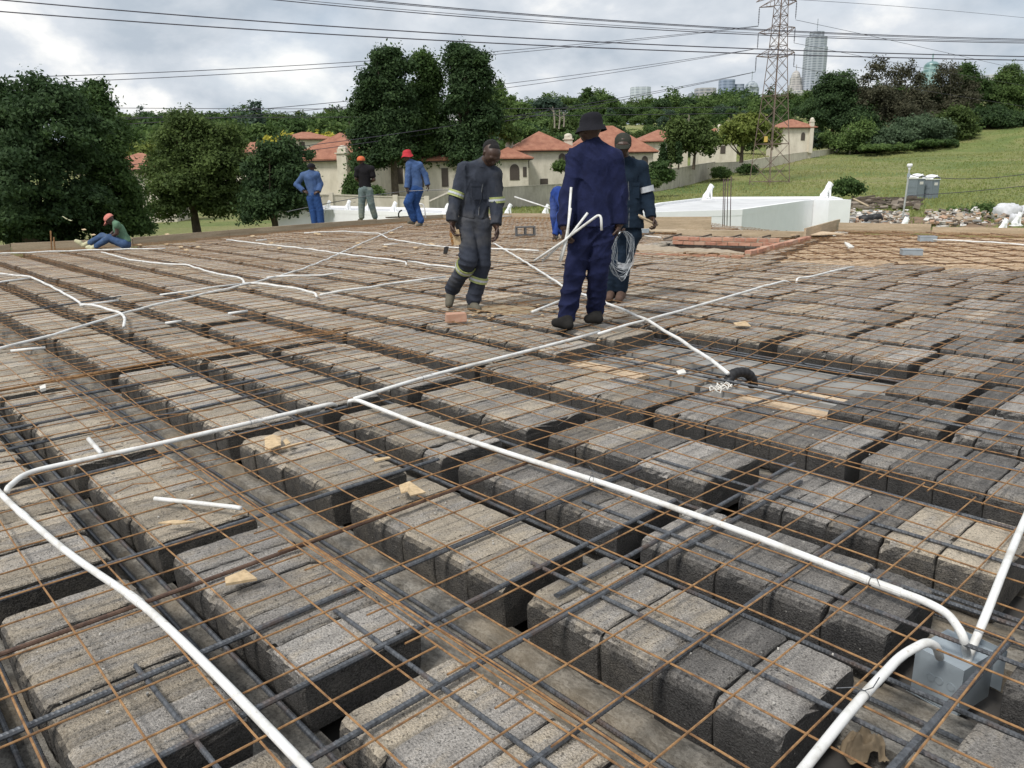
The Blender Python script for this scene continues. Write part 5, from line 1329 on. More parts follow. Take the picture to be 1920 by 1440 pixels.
def blob(u, v, Y, rx, ry, rz_, mat, name, lab, cat, seed=0):
    c = far(u, v, Y); mb = MB(); n, m = 20, 12; V = []
    for j in range(m):
        th = math.pi * (j + .5) / m
        for i in range(n):
            ph = 2 * math.pi * i / n; k = 1 + .10 * math.sin(3 * ph + seed) * math.sin(4 * th) + .07 * math.sin(7 * ph + 5 * th + seed) + .04 * math.sin(13 * ph - 9 * th)
            sq = 0.75
            f = lambda q: math.copysign(abs(q) ** sq, q)
            V.append(c + RT * rx * k * f(math.sin(th) * math.cos(ph)) + FW * ry * k * f(math.sin(th) * math.sin(ph)) + np.array([0, 0, rz_ * k * f(math.cos(th))]))
    F = [(j * n + i, (j + 1) * n + i, (j + 1) * n + (i + 1) % n, j * n + (i + 1) % n) for j in range(m - 1) for i in range(n)] + [tuple(range(n)), tuple((m - 1) * n + i for i in range(n))[::-1]]
    mb.add(np.array(V), F); return tag(mb.build(name, mat, origin=c, smooth=True), lab, cat)
SACK = simple('white_bulk_bag', (0.62, .63, .65), .7, var=.2, scale=2.5, bump=.8, bscale=5)
blob(1888, 399, 52, .78, .7, .6, SACK, 'bulk_sack', 'big crumpled white bulk sack at the right edge', 'sack', 1)
blob(1924, 401, 53, .6, .6, .55, SACK, 'bulk_sack', 'second white bulk sack cut by the right edge', 'sack', 4)
blob(1902, 412, 49, .3, .3, .35, SACK, 'bulk_sack', 'small white sack in front of the big one', 'sack', 6)
blob(1624, 411, 48, .42, .3, .26, BLACKRUB, 'rubbish_bag', 'black rubbish bag on the rubble heap', 'bag', 2); blob(1643, 408, 48.5, .36, .3, .24, BLACKRUB, 'rubbish_bag', 'smaller black bag just right of the first on the rubble', 'bag', 3)
for u, v, w, h, lab in ((1771, 424, .75, .5, 'brown cardboard box lying on the rubble'), (1817, 414, 1.05, .36, 'low tan carton behind the rubble near the bushes')):
    c = far(u, v, 50); c[2] = max(c[2], gz(side(c), 50) + h / 2); mb = MB(); rough_box(mb, c, (w, .6, h), math.atan2(RT[1], RT[0]) + .35, None, .012); tag(mb.build('cardboard_box', simple('cardboard', (.36, .26, .16), .9, scale=4) if 'cardboard' not in MATS else MATS['cardboard'], origin=c), lab, 'box')

# ------------------------------------------------------------------ city skyline
def cityblock(u0, u1, vt, Y, lab, steps=((1, 1.0),), col=(0.34, 0.37, 0.42), name='tower_block', tiers=None, dome=None, spire=None, stripe=(0.10, 0.13, 0.17), vb=200):  # distance haze is put into the pale facade colours; no haze volume
    m = MATS.get(f'facade_{col}')
    if not m:
        t = NT(f'facade_{col}'); p = t.pos()
        w = t.n('ShaderNodeTexWave'); w.wave_type = 'BANDS'; w.bands_direction = 'Z'; w.inputs['Scale'].default_value = 0.075; w.inputs['Distortion'].default_value = 0.0; t.l(p, w.inputs['Vector'])
        w2 = t.n('ShaderNodeTexWave'); w2.wave_type = 'BANDS'; w2.bands_direction = 'X'; w2.inputs['Scale'].default_value = 0.045; t.l(p, w2.inputs['Vector'])
        c = t.mix(t.ramp(w.outputs['Fac'], [(0.35, 0.75), (0.6, 0.0)]), col, stripe)
        c = t.mix(t.ramp(w2.outputs['Fac'], [(0.45, 0.0), (0.8, 0.5)]), c, tuple(min(1, q * 1.25) for q in col))
        t.set(c, .45); m = t.m
    uc = (u0 + u1) / 2; p = far(uc, vt, Y); X = side(p); zb = gz(X, Y) - 4; w = (u1 - u0) * Y / FPX; a0 = math.atan2(RT[1], RT[0])
    root = thing(name, (p[0], p[1], zb), lab, 'tower')
    for i, (ws, zt_frac) in enumerate(tiers or ((1.0, 1.0),)):
        zt = zb + (p[2] - zb) * zt_frac; z0 = zb + (p[2] - zb) * ((tiers or ((1, 1),))[i - 1][1] if i else 0)
        mb = MB()
        c = (p[0], p[1])
        n = 8; ch = .22
        pl = [(-.5 + ch, -.5), (.5 - ch, -.5), (.5, -.5 + ch), (.5, .5 - ch), (.5 - ch, .5), (-.5 + ch, .5), (-.5, .5 - ch), (-.5, -.5 + ch)]
        P = [(c[0] + RT[0] * a * w * ws + FW[0] * b * w * ws * .8, c[1] + RT[1] * a * w * ws + FW[1] * b * w * ws * .8) for a, b in pl]
        mb.prism(P, z0, zt); mb.build('tower_tier', m, root)
    ztop = p[2]
    if dome:
        mb = MB(); r = w * .5 * (tiers[-1][0] if tiers else 1) * dome[0]; mb.lathe([(r, 0), (r * .92, r * .35 * dome[1]), (r * .7, r * .7 * dome[1]), (r * .35, r * .93 * dome[1]), (r * .05, r * dome[1])], (p[0], p[1], ztop), 16); mb.build('dome', dome[2] if len(dome) > 2 else m, root); ztop += r * dome[1]
    if spire:
        mb = MB(); mb.tube([(p[0], p[1], ztop - 2), (p[0], p[1], ztop + spire)], 0.6, 5); mb.build('spire', m, root)
    return root
PALEG = (0.40, 0.44, 0.50)
cityblock(1514, 1550, 60, 1500, 'tallest slim glass skyscraper right of the pylon', tiers=((1.06, .42), (1.0, .80), (.9, .93), (.62, 1.0)), spire=22, col=(0.34, 0.37, 0.41), stripe=(.13, .16, .20))
cityblock(1481, 1503, 146, 1500, 'shorter rounded tower just left of the tallest skyscraper', tiers=((1.0, .78), (.82, 1.0)), dome=(.9, 1.5), spire=10, col=(0.42, 0.40, 0.38), stripe=(.22, .22, .23))
cityblock(1472, 1540, 172, 1480, 'low pale podium building under the two towers', col=(0.48, 0.47, 0.46))
cityblock(1184, 1218, 164, 1300, 'pale square office block far left on the skyline', col=(0.46, 0.50, 0.55), stripe=(.3, .34, .4))
cityblock(1305, 1340, 166, 1200, 'low brownish office block left of the blue glass block', col=(0.36, 0.35, 0.36)); cityblock(1292, 1306, 175, 1190, 'small dark annex beside the brownish office block', col=(0.22, 0.24, 0.27))
cityblock(1350, 1376, 150, 1250, 'taller half of the blue grey glass office block', col=(0.25, 0.30, 0.40), stripe=(.12, .16, .24)); cityblock(1377, 1394, 158, 1255, 'lower half of the blue grey glass office block', col=(0.30, 0.34, 0.42))
cityblock(1397, 1421, 165, 1250, 'pavilion like building with a pointed glass roof left of the pylon', dome=(1.0, .95), spire=14, col=(0.34, 0.38, 0.41))
TEAL = simple('teal_roof', (0.16, .26, .27), .35)
cityblock(1733, 1762, 122, 700, 'green glass gabled tower rising behind the right trees', tiers=((1.0, .86), (.8, 1.0)), dome=(1.0, .55, TEAL), spire=6, col=(0.30, 0.42, 0.42), stripe=(.06, .16, .17))
cityblock(1838, 1885, 142, 600, 'white terraced office building behind the right hand trees', col=(0.52, .53, .54), stripe=(.12, .14, .17)); cityblock(1880, 1930, 133, 620, 'long grey glass office at the right edge of the skyline', col=(0.34, .38, .42))

# ------------------------------------------------------------------ trees
GREENS = {'dark': ((0.012, 0.028, 0.012), (0.058, 0.098, 0.036)), 'deep': ((0.016, 0.036, 0.012), (0.075, 0.125, 0.036)), 'mid': ((0.030, 0.058, 0.018), (0.110, 0.165, 0.048)),
          'olive': ((0.026, 0.046, 0.014), (0.090, 0.128, 0.036)), 'lime': ((0.07, 0.10, 0.02), (0.17, 0.20, 0.05)), 'grey': ((0.04, 0.065, 0.035), (0.10, 0.145, 0.08)),
          'brown': ((0.034, 0.038, 0.022), (0.085, 0.082, 0.05)), 'yellow': ((0.22, 0.20, 0.03), (0.42, 0.38, 0.06)), 'blue': ((0.03, 0.055, 0.04), (0.07, 0.105, 0.07))}
def crown_arrays(lobes, ncl, per, leaf, cs, green, seed, inner=0.55, droop=0.0):
    R = np.random.RandomState(seed); L = np.array(lobes, float); area = (L[:, 3] * L[:, 4] + L[:, 4] * L[:, 5] + L[:, 3] * L[:, 5]); area /= area.sum()
    k = R.choice(len(L), ncl, p=area); d = R.randn(ncl, 3); d /= np.linalg.norm(d, axis=1)[:, None]; d[:, 2] = np.where(d[:, 2] < -0.4, -d[:, 2] * .6, d[:, 2])
    rad = inner + (1.04 - inner) * R.rand(ncl) ** 0.45 + (R.rand(ncl) < .16) * R.rand(ncl) * .22
    C = L[k, :3] + d * L[k, 3:6] * rad[:, None]
    n = ncl * per; CC = np.repeat(C, per, 0); dd = np.repeat(d, per, 0)
    csz = np.repeat(cs * (0.6 + 0.8 * R.rand(ncl)), per)
    off = R.randn(n, 3) * csz[:, None] * [1, 1, .7]; P = CC + off
    nrm = dd * 0.7 + R.randn(n, 3) * 0.55 + [0, 0, 0.35]; nrm /= np.linalg.norm(nrm, axis=1)[:, None]
    t = np.cross(nrm, R.randn(n, 3)); t /= np.linalg.norm(t, axis=1)[:, None]; b = np.cross(nrm, t)
    s = leaf * (0.6 + 0.8 * R.rand(n))
    t *= s[:, None]; b *= (s * 0.55)[:, None]
    V = np.stack([P - t, P - b * 1.0 + t * .1, P + t, P + b + t * .1], 1).reshape(-1, 3)
    F = np.arange(4 * n).reshape(n, 4)
    lo, hi = [np.array(q) * 1.38 for q in GREENS[green]]
    m = np.clip(0.15 + 0.5 * R.rand(n) + 0.35 * np.repeat(R.rand(ncl), per) , 0, 1)
    m = m * (0.6 + 0.75 * np.repeat(R.rand(len(L))[k], per)) * (.7 + .6 * np.repeat(R.rand(ncl), per)); m = np.clip(m, 0, 1.15)
    col = lo + (hi - lo) * m[:, None]; col = np.repeat(col, 4, 0)
    return V, F, col
def trunk_mb(base, H, lobes, r, nb, seed, bend=0.15):
    R = random.Random(seed); mb = MB(); top = np.array([base[0] + R.uniform(-bend, bend) * 2, base[1] + R.uniform(-bend, bend) * 2, base[2] + H])
    pts = [np.array(base) + (top - np.array(base)) * t + np.array([R.uniform(-bend, bend) * t, R.uniform(-bend, bend) * t, 0]) for t in np.linspace(0, 1, 7)]
    mb.tube(pts, [r * (1.25 - t * 1.0) for t in np.linspace(0, 1, 7)], 8)
    for i in range(nb):
        l = lobes[i % len(lobes)]; k = R.randrange(1, 5); a = pts[k]; b = np.array(l[:3]) + [R.uniform(-.5, .5) * l[3], R.uniform(-.5, .5) * l[4], R.uniform(-.2, .4) * l[5]]
        mid = (a + b) / 2 + [R.uniform(-.3, .3), R.uniform(-.3, .3), -abs(R.uniform(0, .4))]
        mb.tube([a, mid, b], [r * (.55 - .07 * k), r * .3, r * .08], 6)
    return mb
def tree(u, vb, Y, lobes_px, ncl, per, leaf, cs, green, lab, r=0.25, cat='tree', trunk_v=None, nb=8, seed=1, bark=None, inner=0.5, name='tree', group=None):
    """lobes_px: (u, v, ru, rv, dy) image ellipses at depth Y+dy, given real size and depth"""
    base = far(u, vb, Y); root = thing(name, base, lab, cat, group); m = Y / FPX; lobes = []
    for (a, b, ru, rv, dy) in lobes_px:
        c = far(a, b, Y + dy); lobes.append((c[0], c[1], c[2], ru * m * .86, ru * m * .78, rv * m * .86))
        RR = random.Random(seed * 31 + int(a * 7 + b))
        if ru > 14:
            for q in range(9):
                th, zz = RR.uniform(0, 6.28), RR.uniform(-.55, .95); k_ = math.sqrt(1 - zz * zz); sz = RR.uniform(.22, .44)
                lobes.append((c[0] + (RT[0] * math.cos(th) + FW[0] * math.sin(th)) * ru * m * k_ * .88, c[1] + (RT[1] * math.cos(th) + FW[1] * math.sin(th)) * ru * m * k_ * .88, c[2] + rv * m * zz * .88, ru * m * sz, ru * m * sz, rv * m * sz * .8))
    V, F, col = crown_arrays(lobes, int(ncl * 1.15), per, leaf, cs * .8, green, seed, inner)
    quads_object('crown', V, F, col, LEAF, root, origin=base)
    H = max(l[2] for l in lobes) - base[2]
    trunk_mb(base, H * .8, lobes, r, nb, seed).build('trunk', bark or BARK, root)
    return root
# two big dark trees on the left
tree(70, 520, 40, [(60, 210, 58, 60, 0), (105, 250, 70, 75, -1), (20, 260, 70, 90, 0), (60, 340, 110, 85, -1), (-20, 330, 80, 110, 1), (110, 420, 100, 75, 0), (20, 430, 90, 70, 0), (-70, 300, 60, 110, 2)], 1500, 62, .10, .30, 'dark', 'huge dark leafy tree filling the left edge behind the seated worker', r=.4, seed=3)
tree(195, 520, 44, [(172, 205, 36, 42, 0), (185, 255, 44, 50, 0), (205, 330, 42, 55, -1), (190, 400, 62, 52, 0), (248, 425, 36, 30, 0), (222, 275, 20, 28, 0), (235, 385, 30, 35, 0)], 1000, 58, .10, .29, 'deep', 'second big dark tree just right of the left edge one', r=.35, seed=5)
tree(372, 450, 56, [(352, 262, 58, 45, 0), (400, 275, 55, 42, 0), (330, 320, 55, 55, 0), (385, 345, 82, 60, 0), (430, 310, 45, 45, 0), (350, 385, 55, 40, -1), (420, 385, 50, 38, 0)], 1150, 50, .115, .34, 'olive', 'broad olive green tree with a visible trunk left of the pointed dark tree', r=.28, seed=7)
tree(520, 455, 50, [(530, 300, 42, 38, 0), (505, 340, 40, 45, 0), (552, 340, 38, 42, 0), (520, 388, 52, 38, 0), (490, 385, 30, 32, 0), (555, 385, 30, 28, 0)], 760, 52, .105, .27, 'dark', 'small dense dark tree behind the man with hands on hips', r=.2, seed=9)
tree(742, 378, 82, [(722, 112, 24, 22, 0), (745, 125, 22, 24, 0), (705, 150, 30, 30, 0), (735, 175, 34, 34, 0), (690, 195, 28, 24, 0), (715, 235, 36, 34, 0), (748, 235, 32, 44, 0), (690, 265, 28, 26, 0), (735, 290, 44, 30, 0), (700, 305, 34, 20, 0)], 950, 55, .16, .46, 'dark', 'tallest dark tree with twin trunks behind the red hatted worker', r=.34, seed=11)
tree(790, 375, 86, [(793, 120, 17, 18, 0), (800, 150, 22, 28, 0), (792, 190, 28, 32, 0), (808, 225, 26, 36, 0), (785, 255, 34, 36, 0), (800, 305, 40, 28, 0)], 620, 55, .16, .46, 'deep', 'tall dark tree in the middle of the tall trio', r=.3, seed=13)
tree(880, 365, 84, [(862, 108, 22, 20, 0), (886, 116, 24, 22, 0), (870, 145, 32, 30, 0), (900, 165, 26, 32, 0), (868, 195, 34, 32, 0), (905, 220, 26, 36, 0), (872, 250, 36, 36, 0), (885, 300, 44, 30, 0), (850, 285, 26, 30, 0)], 800, 55, .16, .46, 'dark', 'rightmost dark tree of the tall trio above the walking worker', r=.32, seed=15)
tree(905, 345, 112, [(905, 230, 34, 50, 0), (935, 240, 26, 40, 0), (925, 200, 22, 30, 0)], 500, 20, .28, .5, 'mid', 'lighter green tree filling the space right of the tall trio', r=.25, seed=17)
tree(937, 262, 190, [(937, 190, 9, 30, 0), (937, 165, 5, 14, 0)], 110, 18, .35, .45, 'deep', 'slim pointed tree at the right shoulder of the tall trio', r=.2, seed=19)
# trees in the house belt
tree(1390, 305, 140, [(1385, 248, 32, 22, 0), (1415, 250, 30, 22, 0), (1370, 262, 22, 16, 0), (1400, 232, 24, 14, 0), (1440, 262, 20, 18, 0)], 620, 20, .30, .5, 'lime', 'round yellow green tree left of the pylon legs', r=.3, seed=21)
tree(1300, 318, 128, [(1292, 262, 30, 34, 0), (1315, 275, 26, 28, 0), (1275, 250, 22, 26, 0), (1310, 245, 20, 20, 0)], 560, 18, .26, .5, 'olive', 'loose olive tree in front of the dish villa', r=.22, seed=23)
for i, (u, w) in enumerate(((1243, 4), (1258, 7), (1272, 5.5))):
    tree(u, 318, 122, [(u, 300, w, 16, 0), (u, 285, w * .7, 14, 0), (u, 274, w * .4, 8, 0)], 110, 16, .2, .22, 'dark' if i != 1 else 'olive', ['leftmost and thinnest of the three slim cypresses', 'middle and widest of the three slim cypresses', 'rightmost of the three slim cypresses'][i], r=.12, seed=25 + i, name='cypress')
def bush(u, v, Y, ru, rv, green, lab, seed, n=260, leaf=.14):
    tree(u, v + rv, Y, [(u, v, ru, rv * .8, 0), (u - ru * .5, v + rv * .3, ru * .6, rv * .6, 0), (u + ru * .5, v + rv * .25, ru * .6, rv * .6, 0)], n, 16, leaf, .25, green, lab, r=.07, cat='bush', nb=5, seed=seed, name='bush', inner=.2)
bush(1236, 328, 104, 26, 24, 'deep', 'dark bush at the corner of the yard wall beside the capped worker', 31, 420, .2)
bush(1085, 315, 104, 16, 16, 'deep', 'round bush before the largest villa', 32); bush(1052, 312, 104, 13, 14, 'mid', 'bright bush between the villas', 33)
bush(1352, 325, 132, 16, 16, 'mid', 'bush against the bend of the garden wall', 34); bush(1400, 318, 138, 16, 11, 'deep', 'low dark bush at the foot of the paler garden wall', 35)
bush(1587, 352, 72, 24, 14, 'deep', 'lone low bush in the field above the timber stack', 36, 420); bush(1848, 402, 56, 26, 16, 'mid', 'bush growing beside the white sacks', 37, 420, .12)
bush(1815, 425, 52, 30, 9, 'mid', 'low weeds in front of the tan carton', 38, 300, .12); bush(1790, 405, 60, 18, 9, 'mid', 'weedy clump behind the rubble boards', 39); bush(1215, 345, 98, 18, 9, 'olive', 'low shrub at the foot of the yard wall', 40)
bush(700, 362, 70, 14, 12, 'mid', 'garden shrub behind the man in black', 41); bush(660, 352, 70, 9, 30, 'deep', 'narrow climbing shrub beside the tall chimney', 42, 300)
# right hand wood, standing on the rise above the field
RW = [(1560, 255, 205, 'dark', [(1560, 172, 40, 28, 0), (1545, 205, 42, 32, 0), (1580, 200, 36, 32, 0), (1560, 235, 44, 25, 0)], 'dark round crowned tree right of the tallest skyscraper', 900),
      (1650, 262, 200, 'brown', [(1640, 140, 14, 34, 0), (1625, 160, 12, 26, 0), (1655, 130, 9, 24, 0), (1672, 150, 10, 28, 0), (1640, 200, 42, 32, 0), (1668, 225, 40, 32, 0)], 'tall ragged brownish tree highest in the right wood', 420),
      (1700, 262, 204, 'brown', [(1690, 150, 12, 32, 0), (1706, 140, 9, 26, 0), (1720, 160, 12, 26, 0), (1705, 195, 34, 30, 0), (1715, 230, 36, 30, 0)], 'ragged brown tree with spiky tops left of the green glass tower', 400),
      (1780, 262, 210, 'brown', [(1775, 145, 20, 24, 0), (1760, 170, 24, 24, 0), (1800, 170, 26, 26, 0), (1780, 210, 44, 36, 0)], 'thin greyish brown tree right of the green glass tower', 300),
      (1800, 255, 214, 'deep', [(1808, 145, 20, 22, 0), (1822, 175, 24, 26, 0), (1806, 210, 30, 36, 0), (1828, 225, 30, 26, 0)], 'dark tree right of the thin greyish one', 700),
      (1880, 246, 215, 'mid', [(1890, 150, 20, 26, 0), (1880, 185, 30, 32, 0), (1905, 200, 32, 40, 0), (1870, 220, 34, 26, 0), (1925, 180, 20, 40, 0)], 'green feathery tree at the right edge of the wood', 900),
      (1720, 275, 186, 'grey', [(1720, 245, 36, 24, 0), (1745, 255, 34, 22, 0), (1700, 262, 30, 16, 0)], 'grey green spreading shrub tree at the front of the wood', 620),
      (1660, 285, 184, 'grey', [(1665, 262, 34, 18, 0), (1640, 268, 28, 15, 0)], 'silvery low tree left of the grey green one', 420),
      (1608, 288, 185, 'mid', [(1610, 258, 28, 24, 0), (1590, 270, 20, 16, 0), (1625, 275, 22, 12, 0)], 'green tree at the upper end of the garden wall', 480),
      (1785, 262, 188, 'olive', [(1785, 235, 32, 24, 0), (1770, 250, 28, 15, 0), (1800, 252, 24, 12, 0)], 'olive tree on the brow of the grass', 480),
      (1850, 250, 200, 'dark', [(1855, 225, 30, 20, 0), (1885, 232, 30, 14, 0), (1910, 228, 30, 16, 0)], 'dark thicket along the brow at the right', 520),
      (1590, 285, 200, 'dark', [(1600, 225, 34, 28, 0), (1625, 240, 30, 25, 0)], 'dark tree filling behind the garden wall end', 520),
      (1745, 262, 215, 'dark', [(1740, 200, 30, 34, 0), (1735, 225, 30, 30, 0)], 'dark crown between the brown trees', 520)]
for i, (u, vb, Y, gr, lb, lab, n) in enumerate(RW):
    tree(u, vb, Y, lb, n, 30, .30, .8, gr, lab, r=.35, seed=60 + i, bark=PALEBARK if gr == 'brown' else BARK)
bush(1655, 277, 178, 40, 8, 'mid', 'low hedge where the grass meets the wood, left part', 80, 300, .3); bush(1740, 270, 180, 44, 8, 'deep', 'low hedge where the grass meets the wood, right part', 81, 300, .3)
bush(1800, 243, 192, 28, 8, 'mid', 'pale low shrubs at the top right of the grass', 82, 260, .3)

# shared crowns for the belt and the far wood
def proto(kind, seed, green):
    R = random.Random(seed); H = 10.0
    if kind == 'round': lobes = [(R.uniform(-2, 2), R.uniform(-2, 2), R.uniform(4.5, 8), R.uniform(1.6, 2.8), R.uniform(1.6, 2.8), R.uniform(1.3, 2.2)) for _ in range(8)]
    elif kind == 'tall': lobes = [(R.uniform(-.8, .8), R.uniform(-.8, .8), z, 1.9 - abs(z - 5) * .22, 1.9 - abs(z - 5) * .22, 1.5) for z in (2.5, 4, 5.5, 7, 8.3, 9.3)]
    elif kind == 'cone': lobes = [(0, 0, z, 2.2 * (1 - z / 11), 2.2 * (1 - z / 11), 1.1) for z in (1.5, 3, 4.5, 6, 7.5, 9, 10)]
    elif kind == 'palm': lobes = [(0, 0, 8.6, 2.2, 2.2, .9), (0, 0, 9.2, 1.4, 1.4, .6)]
    else: lobes = [(R.uniform(-3, 3), R.uniform(-3, 3), R.uniform(2.5, 6), R.uniform(1.8, 3), R.uniform(1.8, 3), R.uniform(1.0, 1.8)) for _ in range(9)]
    base_l = list(lobes)
    for l in base_l:
        for q in range(4):
            th, zz = R.uniform(0, 6.28), R.uniform(-.4, .95); k_ = math.sqrt(1 - zz * zz); sz = R.uniform(.3, .5)
            lobes.append((l[0] + math.cos(th) * l[3] * k_ * .85, l[1] + math.sin(th) * l[4] * k_ * .85, l[2] + l[5] * zz * .85, l[3] * sz, l[4] * sz, l[5] * sz))
    V, F, col = crown_arrays(lobes, 260, 14, .36, .50, green, seed, .35); lobes = base_l
    return V, F, col, lobes
PROTO = {}
def get_proto(kind, green, seed):
    key = (kind, green, seed)
    if key not in PROTO:
        V, F, col, lobes = proto(kind, seed, green)
        c = quads_object('crown', V, F, col, LEAF); tm = trunk_mb((0, 0, -1), 8.0, lobes, .22, 5, seed).build('trunk', BARK)
        PROTO[key] = (c.data, tm.data); bpy.data.objects.remove(c); bpy.data.objects.remove(tm)
    return PROTO[key]
def put_tree(P, h, kind, green, seed, lab, grp, squash=1.0):
    c, t = get_proto(kind, green, seed); k = h / 10.0
    r = bpy.data.objects.new('tree', None); sc.collection.objects.link(r); r.location = [float(q) for q in P]; r.rotation_euler = (0, 0, rng.uniform(0, 6.28)); r.scale = (k * squash, k * squash, k); r.empty_display_size = .1
    tag(r, lab, 'tree', grp)
    for nm, me in (('crown', c), ('trunk', t)):
        o = bpy.data.objects.new(nm, me); o.parent = r; sc.collection.objects.link(o)
BELT = [(290, 215, 240, 'round', 'deep'), (315, 222, 220, 'round', 'mid'), (345, 225, 230, 'wide', 'mid'), (390, 212, 260, 'round', 'deep'), (420, 224, 220, 'round', 'mid'), (445, 218, 250, 'wide', 'olive'), (478, 200, 260, 'cone', 'blue'), (500, 225, 230, 'round', 'mid'),
        (530, 216, 250, 'round', 'deep'), (552, 218, 260, 'round', 'dark'), (580, 212, 260, 'wide', 'deep'), (610, 220, 240, 'round', 'mid'), (635, 206, 260, 'round', 'deep'), (655, 215, 250, 'wide', 'mid'), (470, 250, 180, 'wide', 'mid'), (500, 262, 170, 'wide', 'lime'), (440, 255, 160, 'round', 'mid'),
        (528, 248, 180, 'wide', 'olive'), (560, 255, 190, 'wide', 'deep'), (620, 246, 185, 'wide', 'mid'), (660, 250, 170, 'round', 'mid'), (690, 235, 190, 'round', 'deep')]
def far_top(u, v, Y): return far(u, v, Y)
used = set(); LBL = {'round': 'rounded tree', 'wide': 'spreading tree', 'tall': 'upright tree', 'cone': 'cone shaped conifer', 'palm': 'palm like tree'}
WOOD = [[], [], [], 0]
def wood_tree(P, h, kind, green, seed, sq):
    key = (kind, green, seed, 'arr')
    if key not in PROTO: PROTO[key] = proto(kind, seed, green)
    V, F, col, _ = PROTO[key]; k = h / 10.0; a = rng.uniform(0, 6.28); q = V.reshape(-1, 4, 3)[::2].reshape(-1, 3) * [k * sq, k * sq, k]
    q = np.stack([q[:, 0] * math.cos(a) - q[:, 1] * math.sin(a), q[:, 0] * math.sin(a) + q[:, 1] * math.cos(a), q[:, 2]], 1) + np.array(P)
    WOOD[0].append(q); WOOD[2].append(col.reshape(-1, 4, 3)[::2].reshape(-1, 3)); WOOD[1].append(np.arange(len(q)).reshape(-1, 4) + WOOD[3]); WOOD[3] += len(q)
def put_by_top(u, v, Y, kind, green, grp, lab=None, stuff=False):
    top = far(u, v, Y); X = side(top); zb = gz(X, Y) - .5; h = top[2] - zb
    h = max(4.5, min(h, 24.0)) ; zb = top[2] - h
    if stuff: return wood_tree((top[0], top[1], zb), h * 1.1, kind, green, 3, 1.2)
    put_tree((top[0], top[1], zb), h * (1.0 if kind != 'wide' else 1.25), kind, green, {'round': 1, 'wide': 2, 'tall': 3, 'cone': 4, 'palm': 5}[kind] + 10 * rng.randrange(2), lab or f'{green if green not in ("deep", "mid", "lime") else "green"} {LBL[kind]} in the wooded slope behind the houses', grp)
for u, v, Y, kd, gr in BELT: put_by_top(u, v, Y, kd, gr, f'{LBL[kd]}s of the slope, {gr if gr not in ("deep", "mid", "lime") else "green"}')
for u, v, Y, lab in ((645, 243, 175, 'bright yellow flowering tree beside the tall trio'), (541, 248, 178, 'yellow topped small tree above the grey gable'), (590, 247, 180, 'small yellow bush tree right of the other one'), (272, 262, 130, 'lime green tree between the left trees')):
    put_by_top(u, v, Y, 'round', 'yellow' if 'yellow' in lab else 'lime', None, lab)
# wooded ridge behind the houses: individuals in depth order
RIDGE_TOP = [(200, 215), (300, 214), (400, 216), (480, 206), (560, 214), (640, 210), (720, 200), (940, 188), (1000, 190), (1050, 178), (1080, 182), (1140, 172), (1180, 190), (1240, 182), (1300, 186), (1340, 180), (1400, 176), (1450, 172), (1500, 170), (1540, 170), (1600, 165), (1700, 165), (1800, 170), (1930, 165)]
ru = [p[0] for p in RIDGE_TOP]; rv = [p[1] for p in RIDGE_TOP]
KD = ['round', 'wide', 'round', 'tall', 'wide', 'cone', 'round', 'palm']; GR = ['deep', 'mid', 'dark', 'olive', 'mid', 'deep', 'blue', 'mid']
nfar = 0
for row, (Y, dv, step) in enumerate(((430, 0, 13), (385, 6, 13), (335, 16, 16), (290, 28, 24), (248, 42, 27), (215, 56, 30), (188, 72, 33))):
    u = 190 + row * 5
    while u < 1940:
        if not (row >= 5 and u > 1560) and not (row < 3 and 700 < u < 880) and not (u < 640 and row > 3 and 0):
            v = np.interp(u, ru, rv) + dv + rng.uniform(-7, 9)
            k = rng.randrange(len(KD)); kd = KD[k] if row < 5 or KD[k] != 'palm' else 'round'; gr = GR[rng.randrange(len(GR))]
            if row == 0 and kd in ('palm',): kd = 'round'
            put_by_top(u, v, Y * rng.uniform(.97, 1.03), kd, gr, f'{LBL[kd]}s of the slope, {gr if gr not in ("deep", "mid", "lime") else "green"}', stuff=row < 3); nfar += row > 2
        u += step * rng.uniform(.75, 1.25)
o = quads_object('far_wood', np.concatenate(WOOD[0]), np.concatenate(WOOD[1]), np.concatenate(WOOD[2]), LEAF); tag(o, 'dense far wood along the ridge below the skyline', 'wood', kind='stuff')
print('far trees', nfar)
# pale bare trunks standing out of the slope
for i, (u, v0, v1) in enumerate(((1040, 240, 200), (1048, 242, 205), (1057, 238, 210), (1290, 250, 215), (1592, 275, 245), (1593, 290, 240))):
    mb = MB(); a, b = far(u, v0, 184), far(u + rng.uniform(-4, 4), v1, 184); mb.tube([a, (a + b) / 2 + RT * .2, b], [.2, .15, .08], 6)
    for q in range(4): mb.tube([a + (b - a) * (.4 + q * .12), a + (b - a) * (.55 + q * .14) + RT * rng.uniform(-1.4, 1.4)], [.08, .03], 5)
    tag(mb.build('bare_tree', PALEBARK), 'pale bare tree trunk standing out of the slope', 'tree', 'bare trunks of the slope')

